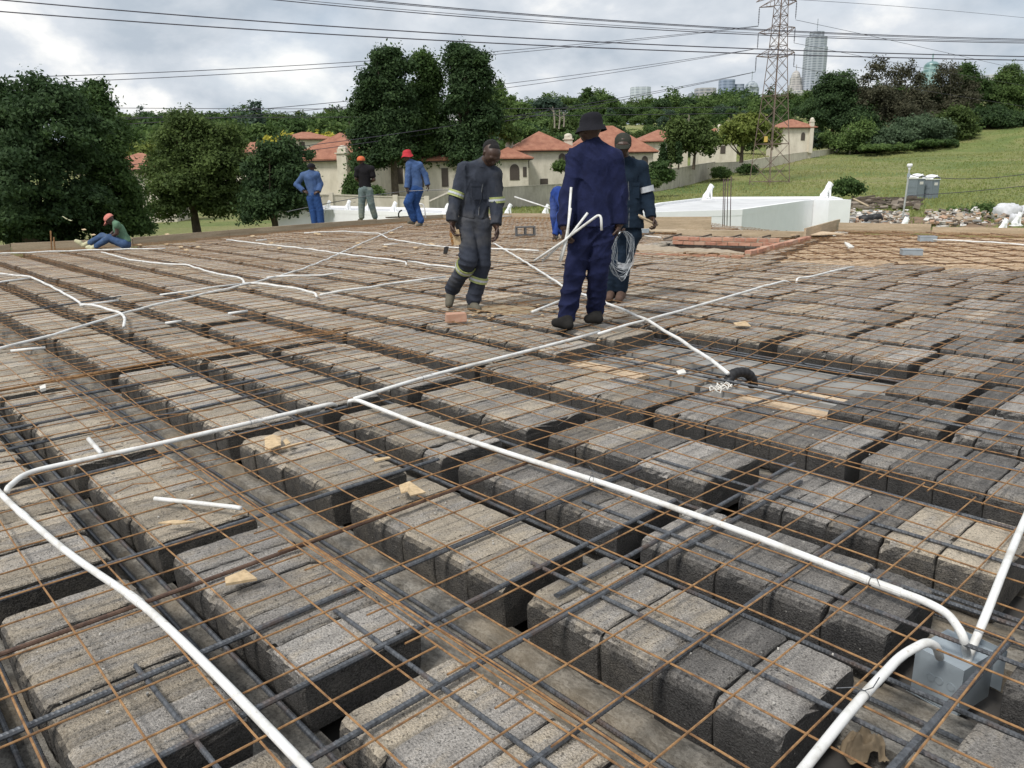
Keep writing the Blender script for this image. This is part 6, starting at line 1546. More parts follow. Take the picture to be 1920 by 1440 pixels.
# tufts of grass over the field
def grass_field():
    R = np.random.RandomState(5); n = 60000
    Y = 44 + (R.rand(n) ** 1.3) * 150; X = -12 + R.rand(n) * (Y * .80 + 14)
    P = np.array([cf(x, y, gz(x, y)) for x, y in zip(X, Y)])
    a = R.rand(n) * 6.28; s = .035 + .04 * R.rand(n) + Y * .0004; h = (.10 + .24 * R.rand(n) ** 2) * (1 + .5 * np.sin(X * .21) * np.sin(Y * .17 + 1))
    d = np.stack([np.cos(a), np.sin(a), np.zeros(n)], 1) * s[:, None]; lean = R.randn(n, 3) * .08; lean[:, 2] = 0
    V = np.stack([P - d, P + d, P + lean + np.array([0, 0, 1.0]) * h[:, None]], 1).reshape(-1, 3)
    pat = .5 + .5 * np.sin(X * .09 + 1.3 * np.sin(Y * .05)) * np.sin(Y * .08 + .6 * np.sin(X * .13))
    lo = np.array((.20, .255, .07)); hi = np.array((.36, .36, .15)); m = np.clip(pat * .75 + R.rand(n) * .45 - .05, 0, 1)
    col = np.repeat(lo + (hi - lo) * m[:, None], 3, 0)
    o = quads_object('field_grass', V, np.arange(3 * n).reshape(n, 3), col, LEAF); tag(o, 'long mixed green and straw grass over the field', 'grass', kind='stuff')
grass_field()

# ------------------------------------------------------------------ people
def cloth_mat(name, col, var=.25, scale=9, stain=None):
    t = NT(name); p = t.pos(); f = t.noise(p, scale, 5, .65); g = t.noise(p, 2.6, 4, .6)
    c = t.mix(t.ramp(f, [(.3, 0.0), (.7, 1.0)]), tuple(q * (1 - var) for q in col), tuple(q * (1 + var) for q in col))
    if stain: c = t.mix(t.ramp(g, [(.48, 0.0), (.68, .8)]), c, stain)
    t.set(c, .92); t.p.inputs['Specular IOR Level'].default_value = .2; t.bump(t.noise(p, 60, 4, .6, dist=.6), .35, .01); return t.m
NAVY = cloth_mat('navy_overall', (.012, .016, .052), .35); DKNAVY = cloth_mat('dark_teal_overall', (.010, .020, .036))
GREYOV = cloth_mat('grey_overall', (.036, .042, .058), .3, stain=(.095, .095, .098)); BLUE = cloth_mat('faded_blue_overall', (.055, .10, .22), stain=(.10, .15, .26)); BLUE2 = cloth_mat('bright_blue_overall', (.02, .05, .22), stain=(.07, .10, .25))
BLUETR = cloth_mat('blue_trousers', (.025, .065, .19)); BLACKC = cloth_mat('black_cotton', (.012, .011, .013)); GREENS_ = cloth_mat('green_shirt', (.105, .19, .125)); JEANS = cloth_mat('blue_jeans', (.05, .09, .18), stain=(.12, .17, .26))
KHAKI = cloth_mat('washed_jeans', (.13, .17, .17), stain=(.24, .25, .20)); REDH = cloth_mat('red_hat_cotton', (.42, .035, .045)); ORANGE = cloth_mat('orange_cap_cotton', (.55, .14, .06)); PINK = cloth_mat('pink_cap_cotton', (.58, .22, .18)); BLACKHAT = cloth_mat('black_felt', (.012, .012, .016))
CAPG = cloth_mat('dark_cap', (.035, .037, .030)); BOOT = cloth_mat('black_boot', (.018, .017, .016)); GUMBOOT = cloth_mat('cream_rubber_boot', (.52, .50, .33), .08); DUSTB = cloth_mat('dusty_boot', (.12, .11, .085)); BROWNB = cloth_mat('brown_boot', (.10, .065, .05))
HIVIS = simple('lime_band', (.36, .40, .15), .5, var=.12, scale=40); SILVER = simple('silver_band', (.50, .52, .55), .4, var=.1, scale=40)
SKIN = simple('dark_skin', (.052, .026, .017), .5, var=.18, scale=18); HAIRM = simple('black_hair', (.008, .007, .007), .9, scale=90, bump=.8, bscale=200); EYEM = simple('eye_white', (.55, .5, .45), .3)

def foldf(seed, amp, f0=24.0, vert=1.6):
    """cloth wrinkles: narrow creases in drape directions, strongest where a slow mask gathers them"""
    R = np.random.RandomState(seed); n = 8
    D = R.randn(n, 3) * [1, 1, .35 if vert < 2 else 1.0]
    if vert >= 2: D[:, :2] *= .45
    D /= np.linalg.norm(D, axis=1)[:, None]; F_ = f0 * (0.7 + R.rand(n) * 2.2); ph = R.rand(n) * 6.28
    W = R.randn(3, 3) * 5; Mk = R.randn(n, 3) * 6; mp = R.rand(n) * 6.28
    def f(Q):
        q = Q + 0.05 * np.sin(Q @ W + seed); v = np.zeros(len(Q))
        for i in range(n):
            s_ = np.abs(np.sin(q @ D[i] * F_[i] + ph[i])); mk = .5 + .5 * np.sin(Q @ Mk[i] + mp[i])
            v += (s_ ** .45 - .8) * mk * mk * (24.0 / F_[i])
        return v * amp
    return f
def c(a, b, ra, rb, *x): return ('c', a, b, ra, rb, *x)
def hand_prims(w, d, n, s=1.0, curl=0.5, thumb=1, spread=.22):
    """w wrist, d hand direction, n palm normal, curl 0..1"""
    d = unit(d); n = unit(n - d * (np.asarray(n) @ d)); l = np.cross(d, n) * thumb; P = []
    P.append(c(w - d * .03 * s, w + d * .02 * s, .024 * s, .026 * s, None, .012))
    kn = []
    for i in range(4):
        o = l * (.030 - .020 * i) * s; k = w + d * (.088 - .004 * abs(i - 1.2)) * s + o; kn.append(k)
        P.append(c(w + d * .015 * s + o * .6, k, .014 * s, .0115 * s, None, .008))
    Ln = (.042, .047, .044, .035)
    for i in range(4):
        a = kn[i]; ang = 0.15; dd = unit(d + l * (spread * (.4 - .27 * i)))
        for j, f in enumerate((1.0, .62, .48)):
            ang += curl * (.75 if j else .6) * (1 + .08 * i); dv = dd * math.cos(ang) + n * math.sin(ang); b = a + dv * Ln[i] * f * s
            P.append(c(a, b, (.0098 - .0009 * j) * s, (.0090 - .0009 * j) * s, None, .002)); a = b
    a = w + d * .025 * s + l * .022 * s; b = a + (d * .55 + l * .75 + n * .25) * .042 * s; e_ = b + (d * .8 + l * .15 + n * (.4 + .3 * curl)) * .034 * s; g = e_ + (d * .8 + n * (.5 + .3 * curl)) * .024 * s
    P += [c(a, b, .016 * s, .012 * s, None, .006), c(b, e_, .0118 * s, .0105 * s, None, .003), c(e_, g, .0105 * s, .009 * s, None, .003)]
    return P
def head_prims(hc, fd, ud, hr, neck):
    fd = unit(fd); ud = unit(ud - fd * (np.asarray(ud) @ fd)); ld = np.cross(ud, fd); h = hr
    P = [c(hc + ud * .28 * h - fd * .20 * h, hc + ud * .25 * h + fd * .12 * h, .74 * h, .70 * h), c(hc + fd * .22 * h - ud * .1 * h, hc + fd * .36 * h - ud * .66 * h, .55 * h, .34 * h, None, .03),
         c(hc - fd * .1 * h - ud * .4 * h, neck, .46 * h, .50 * h, None, .03),
         c(hc + fd * .80 * h + ud * .12 * h, hc + fd * .93 * h - ud * .16 * h, .07 * h, .13 * h, None, .012), c(hc + fd * .86 * h - ud * .18 * h - ld * .09 * h, hc + fd * .86 * h - ud * .18 * h + ld * .09 * h, .085 * h, .085 * h, None, .01),
         c(hc + fd * .74 * h + ud * .26 * h - ld * .38 * h, hc + fd * .80 * h + ud * .24 * h, .10 * h, .09 * h, None, .02), c(hc + fd * .74 * h + ud * .26 * h + ld * .38 * h, hc + fd * .80 * h + ud * .24 * h, .10 * h, .09 * h, None, .02),
         c(hc + fd * .74 * h - ud * .44 * h - ld * .17 * h, hc + fd * .74 * h - ud * .44 * h + ld * .17 * h, .075 * h, .075 * h, None, .008), c(hc + fd * .70 * h - ud * .56 * h - ld * .12 * h, hc + fd * .70 * h - ud * .56 * h + ld * .12 * h, .085 * h, .085 * h, None, .01)]
    for s_ in (-1, 1):
        P.append(c(hc + ld * s_ * .72 * h - fd * .02 * h + ud * .15 * h, hc + ld * s_ * .74 * h - ud * .12 * h + fd * .03 * h, .13 * h, .08 * h, None, .01))
        P.append(c(hc + ld * s_ * .36 * h + fd * .42 * h - ud * .12 * h, hc + ld * s_ * .30 * h + fd * .40 * h - ud * .2 * h, .30 * h, .28 * h, None, .03))
    return P
def person(lab, foot_uv, J, R_, mats, hr_px, face, up=(0, 0, 1), vox=.011, hand_res=.0045, hands=None, hat=None, boots=True, folds=.016, bands=(), fine=True, hem=True, sit=False, sleeves='long', collar=True):
    """J: joint name -> (u, v, dd) image point and extra depth in metres; R_: radii in image px"""
    f0 = at(foot_uv[0], foot_uv[1], 0.0); Y0_ = depth(f0); m = project(f0)[2] / FPX * 1.0
    W = {k: far(v[0], v[1], Y0_ + v[2]) for k, v in J.items()}
    r = {k: v * m for k, v in R_.items()}
    root = thing('person', (f0[0], f0[1], 0.0), lab, 'person')
    hr = hr_px * m; fd = unit(RT * face[0] + FW * face[1] + np.array([0, 0, face[2]])); ud = unit(np.asarray(up, float))
    # ---- body: one continuous skin surface, built fine where it shows
    k = .022
    def limb(a, b, ra, rb, *x): return c(W[a], W[b], ra, rb, *x)
    sk = .78
    B = [limb('neck', 'chest', r['neck'], r['chest'] * .62), limb('chest', 'waist', r['chest'] * sk, r['waist'] * sk, (FW * 1.0, .72)), limb('waist', 'pelvis', r['waist'] * sk, r['hip'] * sk, (FW * 1.0, .8))]
    for s_ in 'LR':
        B += [limb('chest', 'sh' + s_, r['sh'] * .8, r['sh'] * .7), limb('sh' + s_, 'el' + s_, r['ua'] * sk, r['el'] * sk), limb('el' + s_, 'wr' + s_, r['el'] * sk, r['wr'] * .8),
              limb('pelvis', 'hip' + s_, r['hip'] * .7, r['th'] * .75), limb('hip' + s_, 'kn' + s_, r['th'] * .75, r['kn'] * .72), limb('kn' + s_, 'an' + s_, r['kn'] * .72, r['an'] * .6)]
    mb = MB(); V, F = sdf_mesh(B, vox * 1.25, k); mb.add(V, F)
    V, F = sdf_mesh(head_prims(W['head'], fd, ud, hr, W['neck']), .0052 if fine else .011, .02); mb.add(V, F)
    for s_ in 'LR':
        h = (hands or {}).get(s_, {}); dr = h.get('d'); dr = unit(W['wr' + s_] - W['el' + s_]) if dr is None else RT * dr[0] + FW * dr[1] + np.array([0, 0, dr[2]])
        nn = h.get('n', (0.9 if s_ == 'L' else -0.9, .3, 0)); nn = RT * nn[0] + FW * nn[1] + np.array([0, 0, nn[2]])
        P = hand_prims(W['wr' + s_], dr, nn, 1.08, h.get('curl', .45), h.get('thumb', 1 if s_ == 'L' else -1))
        fa = [c(W['el' + s_] + (W['wr' + s_] - W['el' + s_]) * .35, W['wr' + s_], r['el'] * (.8 if sleeves != 'long' else .6), .026)]
        V, F = sdf_mesh(P + fa, hand_res if fine else .009, .012); mb.add(V, F)
        W['hd' + s_] = W['wr' + s_] + unit(dr) * .10
    body = mb.build('body', mats.get('skin', SKIN), root, smooth=True)
    # ---- top
    T = [limb('neck', 'chest', r['neck'] * 1.15, r['chest'] * .75), limb('chest', 'waist', r['chest'], r['waist'], (FW * 1.0, .70)), limb('waist', 'hem', r['waist'], r['hem'], (FW * 1.0, .74))]
    for s_ in 'LR':
        T += [limb('neck', 'sh' + s_, r['neck'] * 1.05, r['sh']), limb('chest', 'sh' + s_, r['sh'] * 1.1, r['sh'])]
        if sleeves == 'long': T += [limb('sh' + s_, 'el' + s_, r['ua'], r['el'] * 1.1), limb('el' + s_, 'wr' + s_, r['el'] * 1.1, r['wr'] * 1.25)]
        elif sleeves == 'half':
            q = W['sh' + s_] + (W['el' + s_] - W['sh' + s_]) * .62; T.append(c(W['sh' + s_], q, r['ua'], r['ua'] * 1.05))
        else:
            q = W['sh' + s_] + (W['el' + s_] - W['sh' + s_]) * .18; T.append(c(W['sh' + s_], q, r['ua'], r['ua'] * 1.1))
    seed = int(foot_uv[0]); wr = [(W['wr' + s_], unit(W['wr' + s_] - W['el' + s_])) for s_ in 'LR']
    hemp, hemd = W['hem'], unit(W['hem'] - W['waist'])
    def cut_top(Q):
        o = np.full(Q.shape[:-1], -9.0)
        if sleeves == 'long':
            for p, d in wr:
                near = np.sqrt(((Q - p) ** 2).sum(-1)) < .12
                o = np.where(near, np.maximum(o, (Q - p) @ d - .004), o)
        o2 = (Q - hemp) @ hemd - .02
        dist = np.sqrt((((Q - hemp) - ((Q - hemp) @ hemd)[..., None] * hemd) ** 2).sum(-1))
        return np.where(dist < r['hem'] * 1.12, np.maximum(o, o2), o)
    V, F = sdf_mesh(T, vox, .03, foldf(seed, folds), cut_top); mb = MB(); mb.add(V, F); mb.build('jacket' if sleeves == 'long' else 'shirt', mats['top'], root, smooth=True)
    if collar:
        up_n = unit(W['neck'] - W['chest']); mb = MB(); q = W['neck'] - up_n * .012
        a = unit(np.cross(up_n, fd)); b = np.cross(a, up_n)
        ring = [q + (a * math.cos(t_) * 1.02 + b * math.sin(t_)) * (r['neck'] * 1.22) - up_n * .012 * math.sin(t_ if b @ fd < 0 else -t_) for t_ in np.linspace(0, 6.283, 17)[:-1]]
        lo = [p - up_n * .03 + (p - q) * .14 for p in ring]; hi = [p + up_n * .022 for p in ring]; inn = [q + (p - q) * .9 + up_n * .02 for p in ring]; n = 16
        mb.add(np.array(lo + hi + inn), [(i, (i + 1) % n, n + (i + 1) % n, n + i) for i in range(n)] + [(n + i, n + (i + 1) % n, 2 * n + (i + 1) % n, 2 * n + i) for i in range(n)]); mb.build('collar', mats['top'], root, smooth=True)
    # ---- trousers
    L_ = [limb('waist', 'pelvis', r['waist'] * .93, r['hip'], (FW * 1.0, .76))]
    for s_ in 'LR': L_ += [limb('pelvis', 'hip' + s_, r['hip'] * .9, r['th'] * 1.02), limb('hip' + s_, 'kn' + s_, r['th'], r['kn']), limb('kn' + s_, 'an' + s_, r['kn'], r['an'])]
    V, F = sdf_mesh(L_, vox, .018, foldf(seed + 7, folds, 22, 2.6)); mb = MB(); mb.add(V, F); mb.build('trousers', mats['legs'], root, smooth=True)
    # ---- boots
    if boots:
        for s_ in 'LR':
            if 'toe' + s_ not in W: continue
            a, t_ = W['an' + s_], W['toe' + s_]; hl = W.get('heel' + s_, np.array([a[0], a[1], max(t_[2], a[2] - .09)]))
            P = [c(a + [0, 0, .02], hl + (a - hl) * .3, r['an'] * .62, .046), c(hl, t_, .046, .036), c(hl + (t_ - hl) * .45 + [0, 0, .018], t_, .05, .036)]
            V, F = sdf_mesh(P, max(.008, vox * .8), .02); mb = MB(); mb.add(V, F); bo = mb.build('boot', mats['boot'], root, smooth=True)
            V, F = sdf_mesh([c(hl - [0, 0, .034], t_ - [0, 0, .026], .046, .040, ((0, 0, 1), .32))], max(.008, vox * .8), .01); mb = MB(); mb.add(V, F); mb.build('sole', BOOT if mats['boot'] is not GUMBOOT else GUMBOOT, bo, smooth=True)
            bo['_o'] = list(root['_o']); 
            for ch in bo.children: ch.location = (0, 0, 0) if False else ch.location
    if fine:
        ld0 = unit(np.cross([0, 0, 1], fd * [1, 1, 0])); mid = (W['chest'] + W['waist']) / 2; fr = unit(fd * [1, 1, 0])
        if fr @ FW < 0:          # seen from the front: zip and pocket flaps
            def surf(p, off):    # push out to the jacket's front
                return p + fr * off
            rr = (r['chest'] * .74 + r['waist'] * .70) / 2
            a_, b_ = surf(W['neck'] + (W['chest'] - W['neck']) * .45, r['neck'] * .9), surf(W['hem'], r['hem'] * .74)
            mb = MB(); mb.tube([a_, surf(W['chest'], r['chest'] * .72), surf(W['waist'], r['waist'] * .72), b_], .006, 6); mb.build('zip', MATS['silver_band'] if False else BAR, root)
            for s_ in (-1, 1):
                c0 = surf(W['chest'] + (W['waist'] - W['chest']) * .22 + ld0 * s_ * r['chest'] * .48, r['chest'] * .60)
                mb = MB(); mb.box(c0, (.12, .02, .035), ax=[ld0, fr, [0, 0, 1]]); mb.box(c0 - np.array([0, 0, .08]), (.11, .012, .13), ax=[ld0, fr, [0, 0, 1]]); mb.build('chest_pocket', mats['top'], root)
    # ---- bands
    for (a, b, t_, rad, mt, wd) in bands:
        p, q = W[a], W[b]; x = p + (q - p) * t_; d = unit(q - p); a_ = unit(np.cross(d, [0.3, .2, 1])); b_ = np.cross(d, a_); R0 = rad * m
        n = 20; prof = [(-wd / 2, R0), (wd / 2, R0)]; V = []
        for z, rr in prof:
            for i in range(n):
                th = 2 * math.pi * i / n; V.append(x + d * z + (a_ * math.cos(th) + b_ * math.sin(th)) * (rr + .003 * math.sin(3 * th + seed)))
        V = np.array(V); V2 = x + (V - x) * .9
        mb = MB(); mb.add(np.concatenate([V, V2]), [(i, (i + 1) % n, n + (i + 1) % n, n + i) for i in range(n)] + [(n + i, n + (i + 1) % n, 3 * n + (i + 1) % n, 3 * n + i) for i in range(n)] + [(i, 2 * n + i, 2 * n + (i + 1) % n, (i + 1) % n) for i in range(n)])
        bo = mb.build('reflective_band', mt, root)
        if mt is HIVIS:
            V = np.array([x + d * z + (a_ * math.cos(2 * math.pi * i / n) + b_ * math.sin(2 * math.pi * i / n)) * (R0 + .003) for z in (-wd * .17, wd * .17) for i in range(n)])
            # silver centre stripe
            bo['_o'] = list(root['_o']); mb = MB(); mb.add(V, [(i, (i + 1) % n, n + (i + 1) % n, n + i) for i in range(n)]); mb.build('silver_stripe', SILVER, bo)
    # ---- hair / hats
    ld = np.cross(ud, fd); hc = W['head']; AX = [ld, fd, ud]
    if hat is None or hat.get('hair'):
        P = [c(hc + ud * .36 * hr - fd * .24 * hr, hc + ud * .42 * hr + fd * .10 * hr, .75 * hr, .66 * hr), c(hc - fd * .34 * hr + ud * .1 * hr, hc - fd * .36 * hr - ud * .22 * hr, .56 * hr, .44 * hr), c(hc + ud * .52 * hr + fd * .22 * hr, hc + ud * .44 * hr + fd * .34 * hr, .50 * hr, .44 * hr)]
        V, F = sdf_mesh(P, .006 if fine else .012, .02, foldf(3, .004, 120)); mb = MB(); mb.add(V, F); mb.build('hair', HAIRM, root, smooth=True)
    if hat:
        t_ = hat['type']; mt = hat['mat']; s_ = hr * hat.get('s', 1.0); mb = MB(); q = hc + ud * hat.get('lift', .28) * hr - fd * .05 * hr
        if t_ == 'bucket':
            n = 28; prof = [(1.27, -.38), (1.23, -.35), (1.08, -.02), (.93, .08), (.90, .50), (.78, .84), (.55, 1.02), (.2, 1.10), (.0, 1.11)]
            V = []
            for rr, z in prof:
                for i in range(n):
                    th = 2 * math.pi * i / n; wv = (hat.get('wave', .05) * math.sin(3 * th + 1) if rr > 1.0 else 0)
                    V.append(q + (ld * math.cos(th) * .95 + fd * math.sin(th) * 1.05) * rr * s_ + ud * (z + wv) * s_)
            mb.add(np.array(V), [(k_ * n + i, k_ * n + (i + 1) % n, (k_ + 1) * n + (i + 1) % n, (k_ + 1) * n + i) for k_ in range(len(prof) - 1) for i in range(n)])
            ob = mb.build('hat', mt, root, smooth=True)
        else:
            n = 24; prof = [(.88, -.10), (.90, .05), (.86, .34), (.68, .60), (.38, .76), (.05, .80)]
            cd = fd * hat.get('dir', 1)
            cl = np.cross(ud, cd)
            V = [q + (cl * math.cos(2 * math.pi * i / n) * .92 + cd * math.sin(2 * math.pi * i / n) * 1.04) * rr * s_ + ud * z * s_ for rr, z in prof for i in range(n)]
            mb.add(np.array(V), [(k_ * n + i, k_ * n + (i + 1) % n, (k_ + 1) * n + (i + 1) % n, (k_ + 1) * n + i) for k_ in range(len(prof) - 1) for i in range(n)])
            ob = mb.build('cap', mt, root, smooth=True)
            V = []; n2 = 12
            for thk in (0, -.05):
                for kk in (0, 1):
                    for i in range(n2):
                        x = -1 + 2 * i / (n2 - 1); V.append(q + cl * x * .72 * s_ + cd * ((.72 + .16 * (1 - x * x)) if kk == 0 else (.80 + .78 * math.sqrt(max(0, 1 - x * x)))) * s_ + ud * (-.02 - (.26 * kk * (1 - .3 * x * x)) - .12 * x * x + thk) * s_)
            V = np.array(V); m2 = MB(); f4 = []
            for i in range(n2 - 1): f4 += [(i, i + 1, n2 + i + 1, n2 + i), (2 * n2 + i, 3 * n2 + i, 3 * n2 + i + 1, 2 * n2 + i + 1), (n2 + i, n2 + i + 1, 3 * n2 + i + 1, 3 * n2 + i)]
            m2.add(V, f4); ob['_o'] = list(root['_o']); m2.build('peak', mt, ob, smooth=True)
    if fine and hat is not None and hat.get('eyes') or (fine and hat is None):
        for s_ in (-1, 1):
            e_ = hc + fd * .66 * hr + ld * s_ * .30 * hr + ud * .08 * hr; V, F = sdf_mesh([c(e_, e_ + fd * .001, .085 * hr, .085 * hr)], .003, .001); mb = MB(); mb.add(V, F); mb.build('eye', EYEM, root, smooth=True)
    return root, W, m

# --- man in navy overalls, seen from behind, holding pipes
J7 = dict(head=(1107, 246, 0), neck=(1112, 268, 0), chest=(1117, 310, 0), waist=(1112, 378, 0), pelvis=(1109, 415, 0), hem=(1111, 420, 0), shL=(1083, 295, 0), shR=(1151, 297, 0), elL=(1066, 364, -.04), wrL=(1059, 426, -.16), elR=(1161, 365, 0), wrR=(1160, 420, -.02),
          hipL=(1091, 436, 0), hipR=(1128, 434, 0), knL=(1077, 516, -.03), knR=(1121, 512, 0), anL=(1063, 590, 0), anR=(1116, 580, .16), toeL=(1042, 605, -.05), heelL=(1066, 610, -.12), toeR=(1103, 598, .05), heelR=(1122, 598, .05))
R7 = dict(neck=11, chest=32, waist=35, hem=42, sh=15, ua=16.5, el=14, wr=10.5, hip=32, th=24, kn=19, an=17)
p7, W7, m7 = person('person seen from behind in navy overalls and black bucket hat holding white pipes', (1075, 612), J7, R7, dict(top=NAVY, legs=NAVY, boot=BOOT), 22, (-.8, .6, -.1), vox=.0095, folds=.020,
                    hands=dict(L=dict(d=(-.05, .1, -1), n=(1, .2, 0), curl=1.0), R=dict(d=(-.2, .1, -1), n=(-1, 0, 0), curl=.5)), hat=dict(type='bucket', mat=BLACKHAT, s=1.0, lift=.34, wave=.03))
# pipes in his hand
hp = W7['hdL']; Yh = depth(hp)
for i, (q, lab) in enumerate((([(1071, 403 - 52, .03), (1064, 445, 0), (1052, 490, 0)], 'longest straight white pipe held upright by the man in navy'), ([(1070, 390, .02), (1063, 440, .0), (1049, 491, .06)], 'white pipe beside the longest one in the left hand of the man in navy'),
    ([(1102, 399, -.05), (1066, 446, 0), (1002, 489, .1)], 'slanting white pipe with a cut end in the grip of the man in navy'), ([(1128, 432, -.12), (1127, 399, -.10), (1066, 444, 0.02), (1017, 490, .12)], 'white pipe with a right angle bend held by the man in navy'))):
    P = smooth_path([far(u, v, Yh + d_ - .10 - .014 * i) for u, v, d_ in q], .06); mb = MB(); mb.tube(P, .0105, 10); tag(mb.build('held_pipe', PVC, smooth=True), lab, 'pipe')

# --- man in grey overalls walking, looking down
J5 = dict(head=(921, 289, -.12), neck=(908, 306, -.05), chest=(900, 335, -.02), waist=(892, 385, 0), pelvis=(889, 410, 0), hem=(889, 406, 0), shL=(872, 316, .0), shR=(928, 326, -.06), elL=(854, 371, -.04), wrL=(848, 415, -.12), elR=(932, 378, -.06), wrR=(930, 421, -.14),
          hipL=(874, 420, 0), hipR=(903, 424, 0), knL=(879, 489, -.16), knR=(904, 496, -.04), anL=(848, 541, .18), anR=(888, 562, 0), toeL=(842, 571, .06), heelL=(846, 548, .26), toeR=(896, 580, -.16), heelR=(884, 576, .02))
R5 = dict(neck=9, chest=23, waist=22, hem=27, sh=11, ua=12, el=10.5, wr=8.5, hip=22, th=18.5, kn=15.5, an=14)
p5, W5, m5 = person('person walking in dusty grey overalls with lime reflective bands, looking down, brush in hand', (888, 577), J5, R5, dict(top=GREYOV, legs=GREYOV, boot=DUSTB), 20, (.30, -.62, -.72), up=(RT * .25 - FW * .25 + np.array([0, 0, 1])).tolist(), vox=.010, folds=.016,
                    hands=dict(L=dict(d=(0, -.1, -1), n=(.9, -.3, 0), curl=.75), R=dict(d=(.15, -.1, -1), n=(-.9, -.3, 0), curl=.55)),
                    bands=[('shL', 'elL', .88, 15.4, HIVIS, .06), ('shR', 'elR', .94, 14.8, HIVIS, .06), ('knL', 'anL', .20, 18.5, HIVIS, .065), ('knR', 'anR', .40, 17.5, HIVIS, .065)])
hb = W5['hdL']; mb = MB(); d1 = unit(np.array([0, 0, -1.0]) + RT * .15); d2 = unit(np.cross(d1, FW)); mb.box(hb + d1 * .06 + RT * .03, (.15, .075, .035), ax=[d1, d2, np.cross(d1, d2)])
bt = mb.build('hand_brush', CHIP); tag(bt, 'wooden hand brush held by the walking worker', 'brush')
mb = MB()
for i in range(70):
    o = hb + d1 * rng.uniform(-.01, .13) + RT * .01 + np.cross(d1, d2) * rng.uniform(-.014, .014); mb.tube([o, o - d2 * .0 - RT * .045 + d1 * rng.uniform(0, .02)], .0018, 3, False)
bm = mb.build('bristles', simple('orange_bristles', (.40, .20, .06), .9)); bm.parent = bt

# --- man facing the camera in dark overalls, cap, coil of wire
J8 = dict(head=(1168, 272, 0), neck=(1172, 300, .04), chest=(1178, 334, .03), waist=(1180, 386, .03), pelvis=(1176, 425, .04), hem=(1179, 425, .02), shL=(1154, 306, .03), shR=(1203, 314, .03), elL=(1150, 365, -.03), wrL=(1156, 415, -.18), elR=(1214, 371, .02), wrR=(1221, 408, -.10),
          hipL=(1162, 436, .05), hipR=(1186, 438, .03), knL=(1152, 492, .0), knR=(1170, 490, -.05), anL=(1146, 545, .05), anR=(1165, 540, .0), toeL=(1142, 560, -.1), heelL=(1146, 553, .05), toeR=(1160, 561, -.14), heelR=(1166, 554, .0))
R8 = dict(neck=8, chest=22, waist=23, hem=28, sh=10.5, ua=11.5, el=10.5, wr=7.5, hip=23, th=17, kn=13.5, an=12)
p8, W8, m8 = person('person facing the camera in dark overalls and cap, carrying a coil of thin wire', (1164, 559), J8, R8, dict(top=DKNAVY, legs=DKNAVY, boot=BROWNB), 18, (-.15, -.95, -.25), vox=.010, folds=.009,
                    hands=dict(L=dict(d=(.1, -.3, -.9), n=(.8, -.5, 0), curl=1.0), R=dict(d=(.45, -.5, -.75), n=(-.8, -.3, -.3), curl=1.0)), hat=dict(type='cap', mat=CAPG, s=1.05, lift=.30, eyes=True),
                    bands=[('shR', 'elR', .72, 14.6, SILVER, .06), ('knR', 'anR', .10, 14.5, SILVER, .06)])
mb = MB(); cc = W8['hdL'] + np.array([0, 0, -.20]) + RT * .04 - FW * .05
for i in range(18):
    a = rng.uniform(-.5, .5); rx, rz_ = rng.uniform(.07, .15), rng.uniform(.17, .27); ph = rng.uniform(0, 6)
    mb.tube([cc + (RT * math.cos(a) + FW * math.sin(a)) * rx * math.sin(t_) + np.array([0, 0, .20 - rz_ + rz_ * math.cos(t_)]) + RT * .02 * math.sin(3 * t_ + ph) + FW * .02 * math.cos(2 * t_ + ph) for t_ in np.linspace(0, 6.28, 22)], .0016, 3, False)
tag(mb.build('wire_coil', simple('bright_wire', (.42, .45, .48), .4, .5)), 'loose coil of thin bright wire hanging from the hand of the capped worker', 'wire coil')
mb = MB(); e_ = W8['hdR']; mb.tube([e_ + RT * .02, e_ - RT * .18 + FW * .1 + np.array([0, 0, .10])], .018, 6); tag(mb.build('wooden_peg', BOARD), 'short wooden stick in the other hand of the capped worker', 'stick')

# --- bent over worker behind the navy one
J6 = dict(head=(1056, 424, -.55), neck=(1058, 408, -.42), chest=(1061, 388, -.3), waist=(1052, 366, -.05), pelvis=(1046, 364, .05), hem=(1049, 366, 0), shL=(1050, 404, -.40), shR=(1070, 402, -.40), elL=(1046, 424, -.45), wrL=(1040, 440, -.5), elR=(1072, 424, -.45), wrR=(1068, 440, -.5),
          hipL=(1041, 374, .08), hipR=(1054, 374, .08), knL=(1039, 406, 0), knR=(1053, 408, 0), anL=(1043, 436, .05), anR=(1056, 438, .05), toeL=(1042, 446, -.2), heelL=(1043, 443, 0), toeR=(1056, 447, -.2), heelR=(1056, 444, 0))
R6 = dict(neck=5, chest=12, waist=14, hem=14, sh=7, ua=6.5, el=5.5, wr=4.5, hip=14, th=10, kn=7.5, an=6.5)
person('person in bright blue overalls bending double behind the man in navy', (1048, 447), J6, R6, dict(top=BLUE2, legs=BLUE2, boot=DUSTB), 9, (0, -.4, -.9), up=(0, 0, 1), vox=.016, fine=False, folds=.012, hat=dict(type='cap', mat=CAPG, s=1.1))

